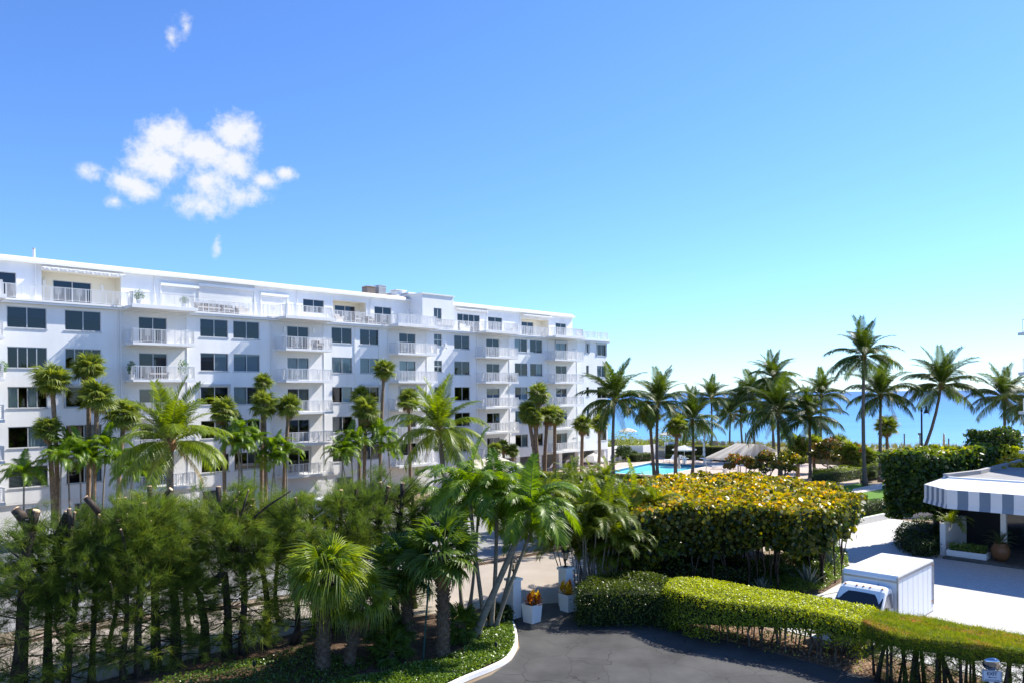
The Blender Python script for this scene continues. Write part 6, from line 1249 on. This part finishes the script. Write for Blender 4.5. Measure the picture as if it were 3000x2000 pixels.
# cars parked before the house
def car(x, y, z, rz, mt, lab, L_=4.5, W=1.8, Hh=1.48, suv=False):
    o = empty('parked_car', (x, y, z), rz, lab, 'car', 'cars on the parking lot'); l = L_/2; b = .92 if not suv else 1.05; t = Hh if not suv else 1.72
    lowp = [(-l, .35), (-l-.03, .62), (-l+.08, b-.12), (-l+1.1, b), (l-.75, b+.02), (l-.02, b-.06), (l+.02, .6), (l-.05, .35)]
    q = MB(); rows = []
    for yy, s in ((-1, .0), (-.96, .03), (-.6, .05), (.6, .05), (.96, .03), (1, .0)): rows.append([(x_, yy*W/2*(1-.05*(abs(x_) > l-.3)), z_+(s if z_ > .8 else 0)) for x_, z_ in lowp])
    n = len(lowp); q.add([v for r in rows for v in r], [(i*n+k, i*n+(k+1) % n, (i+1)*n+(k+1) % n, (i+1)*n+k) for i in range(5) for k in range(n)]+[tuple(range(n-1, -1, -1)), tuple(5*n+k for k in range(n))]); q.build('body', mt, o)
    g0, g1, g2, g3_ = (-l+1.15, -l+1.85, l-1.35, l-.55) if not suv else (-l+1.2, -l+1.75, l-.55, l-.25)
    q = MB(); wb, wt = W/2*.92, W/2*.74; q.add([(g0, -wb, b), (g3_, -wb, b), (g3_, wb, b), (g0, wb, b), (g1, -wt, t-.05), (g2, -wt, t-.05), (g2, wt, t-.05), (g1, wt, t-.05)], [(0, 1, 5, 4), (1, 2, 6, 5), (2, 3, 7, 6), (3, 0, 4, 7)]); q.build('glasshouse', DGLASS, o)
    q = MB(); q.add([(g1-.05, -wt-.02, t-.06), (g2+.05, -wt-.02, t-.06), (g2+.05, wt+.02, t-.06), (g1-.05, wt+.02, t-.06), (g1+.1, -wt+.1, t), (g2-.1, -wt+.1, t), (g2-.1, wt-.1, t), (g1+.1, wt-.1, t)], [(0, 1, 5, 4), (1, 2, 6, 5), (2, 3, 7, 6), (3, 0, 4, 7), (4, 5, 6, 7)])
    for xx, xt in ((g0, g1), (g3_, g2), ((g0+g3_)/2, (g1+g2)/2)):
        for s in (-1, 1): q.bar((xx, s*(wb+.005), b), (xt, s*(wt+.01), t-.05), .07, .04)
    q.build('roof', mt, o)
    for sx in (-l+.85, l-.85):
        for s in (-1, 1): wheel(o, sx, s*(W/2-.12), .33)
    for s in (-1, 1):
        q = MB(); q.box(-l-.04, -l+.12, s*W*.36-.18, s*W*.36+.18, .62, .76); q.build('headlight', MATS['lamp_lens'], o); q = MB(); q.box(l-.1, l+.03, s*W*.38-.14, s*W*.38+.14, .66, .84); q.build('tail_light', material('red_lens', (.35, .02, .02), .3, 0, 1), o)
SILV = material('silver_paint', (.45, .46, .47), .22, .02, 1, metal=.6); NAVP = material('navy_car_paint', (.02, .03, .06), .2, 0, 1, spec=.6); GRNP = material('pale_green_paint', (.40, .48, .44), .3, 0, 1, spec=.5)
rc = house.rotation_euler[2]
for px, t_, mt, lab, suv in ((142, 9.4, PAINTW, 'white sport utility car glimpsed behind the twin-headed pine stump', True), (262, 9.6, PAINTW, 'white car left of the broad flat-topped pine', False), (30, 9.5, SILV, 'silver car at the far left of the parking row', False), (490, 9.4, PAINTW, 'white car right of the hollow cut pine limb, far row', False), (850, 9.6, SILV, 'silver car seen through pine foliage below the second balconies', False), (960, 9.6, PAINTW, 'white car left of the glinting one by the second balconies', True), (1083, 9.8, SILV, 'glinting silver car beside the thick pine stump', False)):
    p = fronts(px, t_, 1.); car(p[0], p[1], .01, rc+math.pi/2, mt, lab, suv=suv)
p = P(455, 1650, 40.5); car(p[0], p[1], .01, rc, GRNP, 'pale car roof showing between pine trunks near the street', suv=True)
p = P(1585, 1455, 62.); car(p[0], p[1], .01, rc+.1, NAVP, 'dark blue car half hidden by the areca palms on the lot')

# beige canopy tent on the lot and striped cabana tent by the pool
def tent(name, lab, c, u, v, hx, hy, ze, zp, val, mats, stripe, posts=True, ridge=0., zb=0.):
    o = empty(name, (c[0], c[1], zb), math.atan2(u[1], u[0]), lab, 'tent'); m_ = MB(); n = stripe or 1
    for sg in (-1, 1):
        for i in range(n):
            a0 = -hx+2*hx*i/n; a1 = -hx+2*hx*(i+1)/n; m_.cur = (i % 2) if stripe else 0
            def top(a): return (max(-ridge, min(ridge, a)), 0, ze+(zp-ze)*(1.0 if abs(a) <= ridge else max(0, 1)) )
            r0, r1 = top(a0*ridge/hx if ridge else 0), top(a1*ridge/hx if ridge else 0)
            m_.add([(a0, sg*hy, ze), (a1, sg*hy, ze), r1, r0], [(0, 1, 2, 3) if sg < 0 else (3, 2, 1, 0)])
            m_.add([(a0, sg*hy, ze), (a1, sg*hy, ze), (a1, sg*(hy+.01), ze-val), (a0, sg*(hy+.01), ze-val)], [(0, 3, 2, 1)])
    n2 = max(1, round(n*hy/hx)) if stripe else 1
    for sg in (-1, 1):
        for i in range(n2):
            b0 = -hy+2*hy*i/n2; b1 = -hy+2*hy*(i+1)/n2; m_.cur = (i % 2) if stripe else 0
            m_.add([(sg*hx, b0, ze), (sg*hx, b1, ze), (sg*ridge, 0, zp)], [(0, 1, 2)]); m_.add([(sg*hx, b0, ze), (sg*hx, b1, ze), (sg*(hx+.01), b1, ze-val), (sg*(hx+.01), b0, ze-val)], [(0, 3, 2, 1)])
    m_.build('canopy', mats, o)
    for sx in (-1, 1):
        for sy in (-1, 1): q = MB(); q.tube([(sx*(hx-.05), sy*(hy-.05), 0), (sx*(hx-.05), sy*(hy-.05), ze)], .04, 8); q.build('post', WHITE2, o)
    for sy in (-1, 1): q = MB(); q.tube([(0, sy*(hy-.05), 0), (0, sy*(hy-.05), ze)], .04, 8); q.build('post', WHITE2, o)
    return o
TCG = clothmat('tent_grey_stripe', (.70, .69, .66), .5); TCW = clothmat('tent_white_stripe', (.86, .85, .82), .5); BEIGE = clothmat('beige_canvas', (.70, .63, .52), .3)
UD = np.array([FD[0], FD[1]]); VD = np.array([FD[1], -FD[0]])
a = np.array(G(2078, 1393, DZ)[:2]); tc_ = a+UD*2.6+VD*3.6
tent('striped_tent', 'grey and white striped cabana tent with long ridge behind the pool', tc_, VD, UD, 3.9, 2.9, 2.15, 3.68, .22, [TCW, TCG], 13, ridge=1.6, zb=DZ)
b = fronts(1400, 9.0); tent('beige_canopy', 'beige canvas canopy tent in front of the fourth balconies', (b[0]+.6, b[1]+.4), FD[:2], -FI[:2], 4.4, 2.5, 2.55, 3.75, .35, [BEIGE], 0, ridge=2.2)

# pool furniture
PLW = material('white_furniture', (.80, .80, .80), .5, .02, 2); TANF = material('tan_sling', (.62, .52, .42), .8, .05, 3); CANV = clothmat('umbrella_white', (.82, .81, .78)); CANB = clothmat('umbrella_beige', (.70, .58, .45))
def lounger(x, y, z, rz, lab, sling=None, up=50, group='white loungers on the pool deck'):
    o = empty('sun_lounger', (x, y, z), rz, lab, 'lounger', group); q = MB()
    for s in (-.3, .3): q.bar((-1.0, s, .33), (.35, s, .33), .05, .05)
    q.bar((-1, -.3, .33), (-1, .3, .33), .05, .05); q.build('frame', PLW, o)
    for sx in (-.85, .3):
        for s in (-.28, .28): q = MB(); q.bar((sx, s, 0), (sx, s, .33), .045, .045); q.build('leg', PLW, o)
    a = R_(up); c, s_ = math.cos(a), math.sin(a); q = MB(); q.box(-.98, .3, -.27, .27, .345, .37); q.build('seat', sling or PLW, o)
    q = MB(); q.add([(.3, -.29, .35), (.3+.85*c, -.29, .35+.85*s_), (.3+.85*c, .29, .35+.85*s_), (.3, .29, .35), (.34, -.29, .35), (.34+.85*c, -.29, .33+.85*s_), (.34+.85*c, .29, .33+.85*s_), (.34, .29, .35)], [(0, 1, 2, 3), (7, 6, 5, 4), (1, 5, 6, 2), (0, 4, 5, 1), (3, 2, 6, 7)]); q.build('backrest', sling or PLW, o)
def chair(x, y, z, rz, lab):
    o = empty('pool_chair', (x, y, z), rz, lab, 'chair', 'white chairs at the pool tables'); q = MB(); q.box(-.25, .25, -.25, .25, .42, .45); q.build('seat', PLW, o)
    q = MB()
    for k in range(4): q.box(.22, .25, -.25, .25, .55+.1*k, .62+.1*k)
    for s in (-.25, .25): q.bar((.235, s, .43), (.27, s, .98), .035, .035)
    q.build('backrest', PLW, o)
    for sx in (-.22, .22):
        for sy in (-.22, .22): q = MB(); q.bar((sx, sy, 0), (sx, sy, .42), .035, .035); q.build('leg', PLW, o)
def table(x, y, z, lab):
    o = empty('pool_table', (x, y, z), 0, lab, 'table', 'round white pool tables'); q = MB(); q.lathe([(.6, .7), (.62, .72), (.6, .745)], 20); q.build('top', PLW, o); q = MB(); q.lathe([(.3, 0), (.28, .05), (.15, .12), (.12, .5), (.24, .7)], 12); q.build('pedestal', PLW, o)
def umbrella(x, y, z, h, R, lab, mt=None, closed=False, drop=.55, group='open umbrellas'):
    o = empty('umbrella', (x, y, z), 0, lab, 'umbrella', group); mt = mt or CANV; q = MB(); q.tube([(0, 0, 0), (0, 0, h)], .03, 8); q.build('pole', PLW, o); q = MB(); q.lathe([(.28, 0), (.26, .07), (.05, .1)], 12); q.build('base', PLW, o)
    n = 8
    if closed:
        q = MB(); q.lathe([(.14, h*.35), (.2, h*.42), (.13, h*.52), (.17, h*.62), (.11, h*.75), (.12, h*.88), (.02, h+.05)], 9); q.build('canopy', mt, o)
    else:
        q = MB(); pts = [(R*math.cos(2*math.pi*k/n), R*math.sin(2*math.pi*k/n), h-drop) for k in range(n)]; mid = [(R*.5*math.cos(2*math.pi*k/n), R*.5*math.sin(2*math.pi*k/n), h-drop*.38) for k in range(n)]
        q.add(pts+mid+[(0, 0, h)]+[(p[0]*1.005, p[1]*1.005, p[2]-.14) for p in pts], [(k, (k+1) % n, n+(k+1) % n, n+k) for k in range(n)]+[(n+k, n+(k+1) % n, 2*n) for k in range(n)]+[(k, 2*n+1+k, 2*n+1+(k+1) % n, (k+1) % n) for k in range(n)]); q.build('canopy', mt, o)
        q = MB()
        for k in range(n): q.bar((0, 0, h-.04), (pts[k][0]*.97, pts[k][1]*.97, pts[k][2]-.02), .02, .02)
        q.build('ribs', PLW, o)
def dk(px, py, z=DZ): p = G(px, py, z); return p[0], p[1], z
x, y, z = dk(2005, 1357); umbrella(x, y, z, 2.5, 1.65, 'open white umbrella over a table right of the pool'); table(x, y, z, 'round white table under the open umbrella by the pool')
for k, (dx, dy) in enumerate(((1.0, .3), (-.9, .4), (.2, 1.1), (-.2, -1.0))): chair(x+dx, y+dy, z, math.atan2(dy, dx), 'white chair %s the umbrella table by the pool' % ('right of', 'left of', 'behind', 'in front of')[k])
x, y, z = dk(2063, 1357); umbrella(x, y, z, 3.0, 1.4, 'closed white umbrella over the table next to the striped tent', closed=True, group='closed umbrellas'); table(x, y, z, 'round white table under the closed umbrella next to the tent')
for k, (dx, dy) in enumerate(((.9, .5), (-.9, .2), (0, -1.0))): chair(x+dx, y+dy, z, math.atan2(dy, dx), 'white chair %s the closed umbrella table' % ('right of', 'left of', 'in front of')[k])
for px, py, rz, lab in ((1962, 1352, .5, 'white lounger with raised back left of the umbrella table'), (1980, 1353, .4, 'white lounger half behind the leaning pool palm'), (1605, 1378, -.6, 'white lounger left of the low white umbrellas by the piers'), (1650, 1366, -.7, 'white lounger in front of the first low umbrella'), (1668, 1364, -.7, 'white lounger under the first low umbrella'), (1772, 1352, 2.4, 'grey-blue shaded lounger right of the low umbrellas'), (1785, 1350, 2.4, 'lounger nearest the white wall and corner of the house'), (2110, 1372, 0., 'white lounger flat under the striped tent, left one'), (2145, 1374, 0., 'white lounger flat under the striped tent, right one')):
    x, y, z = dk(px, py); lounger(x, y, z, rz, lab, up=50 if py < 1370 or px < 1700 else 22)
for px, py, lab in ((1682, 1362, 'low white umbrella before the garage piers, left one'), (1738, 1364, 'low white umbrella before the garage piers, right one')):
    x, y, z = dk(px, py); umbrella(x, y, z, 1.75, 1.55, lab, drop=1.0, group='low white umbrellas by the house')
x, y, z = dk(1990, 1392); umbrella(x, y, z, 2.3, 1.2, 'pale closed umbrella hidden behind the leaning pool palm', closed=True, group='closed umbrellas')
def terr(px, Y, z=1.3): p = P(px, 1154, Y); return p[0], Y, z
x, y, z = terr(1965, 124); umbrella(x, y, z, 2.6, 2.1, 'open white umbrella on the upper terrace left of the dark hedge', group='open umbrellas')
x, y, z = terr(1838, 134); umbrella(x, y, z, 2.7, 1.6, 'far open white umbrella behind the wall near the house corner', group='open umbrellas')
for px, Y, lab, mt in ((2062, 121, 'closed cream umbrella standing above the hedge behind the pool', CANV), (2196, 116, 'closed cream umbrella above the striped tent roof', CANV), (2764, 108, 'closed beige umbrella above the right sea grape hedge', CANB)):
    x, y, z = terr(px, Y); umbrella(x, y, z, 2.7, 1.2, lab, mt, closed=True, group='closed umbrellas')
for px, Y, lab in ((2008, 122, 'beige lounger behind the open umbrella by the hedge'), (2054, 120, 'beige lounger left of the closed umbrella over the hedge'), (2090, 119, 'beige lounger first right of the closed umbrella'), (2101, 118, 'beige lounger second right of the closed umbrella'), (2122, 117, 'beige lounger in the middle of the terrace row'), (2150, 116, 'beige lounger last before the striped tent'), (1908, 124, 'beige lounger above the white wall'), (1804, 126, 'beige lounger by the house corner above the wall'), (2548, 99, 'beige lounger left of the two trunks right of the court'), (2580, 97.5, 'beige lounger between the two trunks right of the court')):
    x, y, z = terr(px, Y); lounger(x, y, z+.25, R_(230), lab, TANF, up=58, group='beige loungers facing the sea')
sp2 = dk(2124, 1382); o = empty('potted_snake_plant', sp2, 0, 'dark upright plant in a white pot on the pool deck', 'potted plant'); q = MB(); q.lathe([(.25, 0), (.32, .4), (.28, .4)], 12); q.build('pot', PLW, o)
rg = random.Random(9)
for k in range(16): a = rg.uniform(0, 6.28); q = MB(); dx, dy = .35*math.cos(a)*rg.random(), .35*math.sin(a)*rg.random(); q.add([(dx*.3-.03, dy*.3, .35), (dx*.3+.03, dy*.3, .35), (dx, dy, rg.uniform(1.0, 1.5))], [(0, 1, 2)]); q.build('leaf', CORE, o)
# white wall with gate at the beach side of the pool
q = MB(); wp = [(12.6, 105.2), (14.8, 109.4), (18.5, 109.6), (21.2, 112.6)]
ribbon(q, wp, -.2, 0, DZ, 2.55); q.build('boundary_wall', WHITE, None, label='white rendered wall between the pool and the dune', cat='wall')
gt_ = empty('garden_gate', (21.9, 113.2, DZ), R_(20), 'white lattice gate between two posts in the pool wall', 'gate'); q = MB()
for k in range(7): q.bar((-.5+.16*k, 0, .1), (-.5+.16*k, 0, 1.7), .03, .03)
for k in range(6): q.bar((-.55, 0, .1+.3*k), (.5, 0, .4+.3*k if k < 5 else 1.7), .025, .025)
q.build('lattice', WHITE2, gt_)
for s in (-.62, .75): q = MB(); q.box(s-.12, s+.12, -.12, .12, 0, 2.2); q.build('post', WHITE2, gt_)
q = MB(); ribbon(q, [(22.9, 113.9), (24.2, 115.2)], -.2, .2, DZ, 2.7); q.build('wall_pier', WHITE, None, label='short white wall pier right of the lattice gate', cat='wall')
# wooden sign posts and rope posts on the dune
WOOD = material('weathered_wood', (.25, .18, .12), .9, .2, 3)
for px, Y, h, lab in ((2648, 118, 2.4, 'weathered wooden post on the dune left of the street lamp'), (2694, 116, 2.6, 'wooden post with small board left of the street lamp'), (2778, 118, 1.6, 'short wooden post right of the beige umbrella'), (2846, 116, 1.6, 'short wooden post near the round bush'), (2183, 128, 2.3, 'paired wooden post on the dune above the tent'), (2010, 132, 2.3, 'wooden post on the dune behind the umbrella')):
    x, y, z = terr(px, Y, 1.0); o = empty('dune_post', (x, y, z), 0, lab, 'post', 'wooden posts on the dune'); q = MB(); q.bar((0, 0, 0), (0, 0, h), .14, .14); q.build('post', WOOD, o)
    if 'board' in lab: q = MB(); q.box(-.35, .2, -.1, -.07, h-.3, h); q.build('board', WOOD, o)
# boats
def boat(px, py, L_, lab, mt, wake=False, cabin=True):
    p = G(px, py, -3.5); o = empty('motor_boat', (p[0], p[1], -3.5), R_(12), lab, 'boat', 'boats on the sea'); h = L_*.5; q = MB(); b = L_*.14
    st = [(-h, b*.9), (-h*.3, b), (h*.45, b*.8), (h, .02)]; vs = []
    for x_, w in st: vs += [(x_, -w, L_*.12+.05*max(0, x_/h)*L_*.5), (x_, -w*.6, -.1), (x_, w*.6, -.1), (x_, w, L_*.12+.05*max(0, x_/h)*L_*.5)]
    fs = [(i*4+k, i*4+k+1, (i+1)*4+k+1, (i+1)*4+k) for i in range(3) for k in range(3)]+[(i*4+3, i*4, (i+1)*4, (i+1)*4+3) for i in range(3)]+[(3, 2, 1, 0)]; q.add(vs, fs); q.build('hull', mt, o)
    if cabin:
        q = MB(); q.add([(-h*.25, -b*.55, L_*.12), (h*.25, -b*.55, L_*.12), (h*.25, b*.55, L_*.12), (-h*.25, b*.55, L_*.12), (-h*.2, -b*.45, L_*.24), (h*.08, -b*.45, L_*.24), (h*.08, b*.45, L_*.24), (-h*.2, b*.45, L_*.24)], [(0, 1, 5, 4), (1, 2, 6, 5), (2, 3, 7, 6), (3, 0, 4, 7), (4, 5, 6, 7)]); q.build('cabin', WHITE2, o)
        q = MB(); q.tube([(0, 0, L_*.24), (0, 0, L_*.4)], .05, 5); q.build('mast', WHITE2, o)
    if wake: q = MB(); q.add([(-h, -b, .03), (-h, b, .03), (-h-L_*5, b*5, .03), (-h-L_*5, -b*5, .03)], [(0, 1, 2, 3)]); q.build('wake', WHITE2, o)
HULL = material('grey_hull', (.30, .34, .36), .5, .05, 1)
boat(2966, 1190, 8.5, 'small fishing boat with cabin left of the right-edge palm fronds', HULL); boat(2998, 1215, 7.5, 'white boat half cut off by the right edge of the picture', PAINTW); boat(2478, 1158.5, 12, 'distant speedboat trailing a white wake near the horizon', PAINTW, wake=True)
p = ray(2126, 1149)*14000; o = empty('cargo_ship', (p[0], p[1], -3.5), 0, 'tiny cargo ship on the horizon above the pool palms', 'ship'); q = MB(); q.prism([(-45, -8), (40, -8), (52, 0), (40, 8), (-45, 8)], 0, 16); q.build('hull', material('far_hull', (.16, .17, .26), .7, 0, 1), o); q = MB(); q.box(-42, -25, -7, 7, 16, 30); q.build('bridge', material('far_bridge', (.4, .42, .5), .7, 0, 1), o)
# terrace and balcony furniture and plants
def bpos(px, t, z): p = Bw(S(px, t, z), t, z); return p
PLG = leafmat('balcony_plant_leaf', (.03, .09, .02), (.12, .22, .05), .45, .3, .4)
for px, t, z, r, h, lab in ((408, -1.2, FL[5], .45, 1.0, 'yellowish potted plant on the terrace over the first balconies, left'), (540, -1.2, FL[5], .38, .75, 'low potted plant on the terrace over the first balconies, right'), (538, -1.0, FL[3], .45, 1.5, 'bushy green potted plant on the fourth-floor balcony of the first column'), (386, -.9, FL[3], .35, 1.25, 'small dark potted plant on the left end of the same fourth-floor balcony'), (5, -1.0, FL[3], .4, 1.1, 'light green potted plant on the balcony at the left picture edge')):
    p = bpos(px, t, z); o = empty('balcony_plant', p, 0, lab, 'potted plant', 'potted plants on the balconies'); q = MB(); q.lathe([(.16, 0), (.22, .4), (.18, .4)], 10); q.build('pot', PLW, o); g3 = np.random.default_rng(int(px)); n = 260; d = g3.normal(0, 1, (n, 3)); d /= np.linalg.norm(d, axis=1)[:, None]
    props(inst('leaves', leaves('leaves', d*np.array([r, r, h*.45])*g3.uniform(.4, 1, n)[:, None]+np.array([0, 0, .35+h*.45]), d, .2, PLG, g3.random(n), int(px)+1, asp=.25), o), kind='stuff')
WICK = material('dark_wicker', (.07, .055, .045), .8, .2, 8); CUSH = material('cream_cushion', (.68, .62, .54), .9, .05, 2)
def settee(px, t, z, w, lab, cat='sofa', mt=None):
    p = bpos(px, t, z); o = empty('terrace_sofa' if w > 1 else 'terrace_chair', p, house.rotation_euler[2], lab, cat, 'terrace furniture'); m_ = mt or WICK
    q = MB(); q.box(-w/2, w/2, -.35, .35, .05, .4); q.build('base', m_, o); q = MB(); q.box(-w/2+.05, w/2-.05, -.33, .25, .405, .52); q.build('cushion', CUSH, o); q = MB(); q.box(-w/2, w/2, .28, .42, .41, .85); q.build('backrest', m_, o)
    for s in (-1, 1): q = MB(); q.box(s*w/2-.08, s*w/2+.08, -.35, .27, .41, .62); q.build('armrest', m_, o)
settee(610, .8, FL[5], 2.2, 'dark wicker sofa on the terrace before the wide roller shutter'); settee(660, .9, FL[5], 1.6, 'dark wicker settee beside the sofa before the wide roller shutter'); settee(708, .9, FL[5], .8, 'cream terrace chair right of the wicker settee', 'chair', CUSH); settee(990, .9, FL[5], .8, 'tan terrace chair in front of the second recess', 'chair', CUSH); settee(1045, .9, FL[5], .9, 'dark terrace chair right of the second recess', 'chair'); settee(1085, .9, FL[5], .9, 'wicker chair on the terrace before the last window left of the tower', 'chair'); settee(460, -.9, FL[3], 1.5, 'cushioned settee on the fourth-floor balcony with plants'); settee(930, -.9, FL[4], .8, 'metal chair on the fifth-floor balcony of the second column', 'chair'); settee(1500, -.8, FL[3], .8, 'dark chair on the fourth-floor balcony of the fourth column', 'chair'); settee(1362, .8, FL[5], .8, 'white terrace chair right of the tower, before the four-pane window', 'chair', PLW); settee(1495, -.6, FL[5], 1.2, 'white settee on the terrace above the fourth balconies', 'sofa', PLW)
# person beside the palm trunk behind the clipped hedge
def person(x, y, z, rz):
    me = bpy.data.meshes.new('person'); J = [(0, 0, .92), (0, .0, 1.15), (0, 0, 1.38), (0, 0, 1.47), (.02, 0, 1.56), (.02, 0, 1.68), (0, .17, 1.38), (.05, .24, 1.12), (.16, .2, .92), (0, -.17, 1.38), (.02, -.24, 1.12), (.1, -.22, .9), (.04, .1, .88), (.08, .11, .48), (.05, .11, .08), (.2, .11, .04), (-.03, -.1, .88), (-.02, -.11, .48), (-.08, -.11, .08), (.06, -.11, .04)]
    E = [(0, 1), (1, 2), (2, 3), (3, 4), (4, 5), (2, 6), (6, 7), (7, 8), (2, 9), (9, 10), (10, 11), (0, 12), (12, 13), (13, 14), (14, 15), (0, 16), (16, 17), (17, 18), (18, 19)]
    Rr = [.15, .14, .15, .06, .09, .075, .07, .05, .04, .07, .05, .04, .095, .065, .045, .035, .095, .065, .045, .035]
    me.from_pydata(J, E, []); o = bpy.data.objects.new('person', me); link(o); o.location = (x, y, z); o.rotation_euler = (0, 0, rz)
    m_ = o.modifiers.new('skin', 'SKIN'); sv = me.skin_vertices[0].data
    for i, r in enumerate(Rr): sv[i].radius = (r, r); 
    sv[0].use_root = True; s_ = o.modifiers.new('sub', 'SUBSURF'); s_.levels = 1; s_.render_levels = 1
    pm = material('dark_clothes', (.015, .018, .03), .9, .1, 3); me.materials.append(pm); props(o, 'person in dark clothes standing by a palm trunk behind the clipped hedge', 'person')
    q = MB(); q.lathe([(.03, -.1), (.075, -.05), (.085, .02), (.06, .1), (.01, .12)], 10, (.03, 0, 1.6)); q.build('face', material('skin_tone', (.42, .26, .18), .6, .05, 3), o, smooth=True); q = MB(); q.lathe([(.09, -.02), (.1, .04), (.07, .12), (.01, .14)], 10, (.0, 0, 1.62)); q.build('hair', BLK, o, smooth=True)
    for yy in (.11, -.11): q = MB(); q.box(.0 if yy > 0 else -.12, .22 if yy > 0 else .1, yy-.05, yy+.05, 0, .09); q.build('shoe', PLW, o)
px_ = P(2566, 1330, 97); person(px_[0], 97, .5, R_(200))
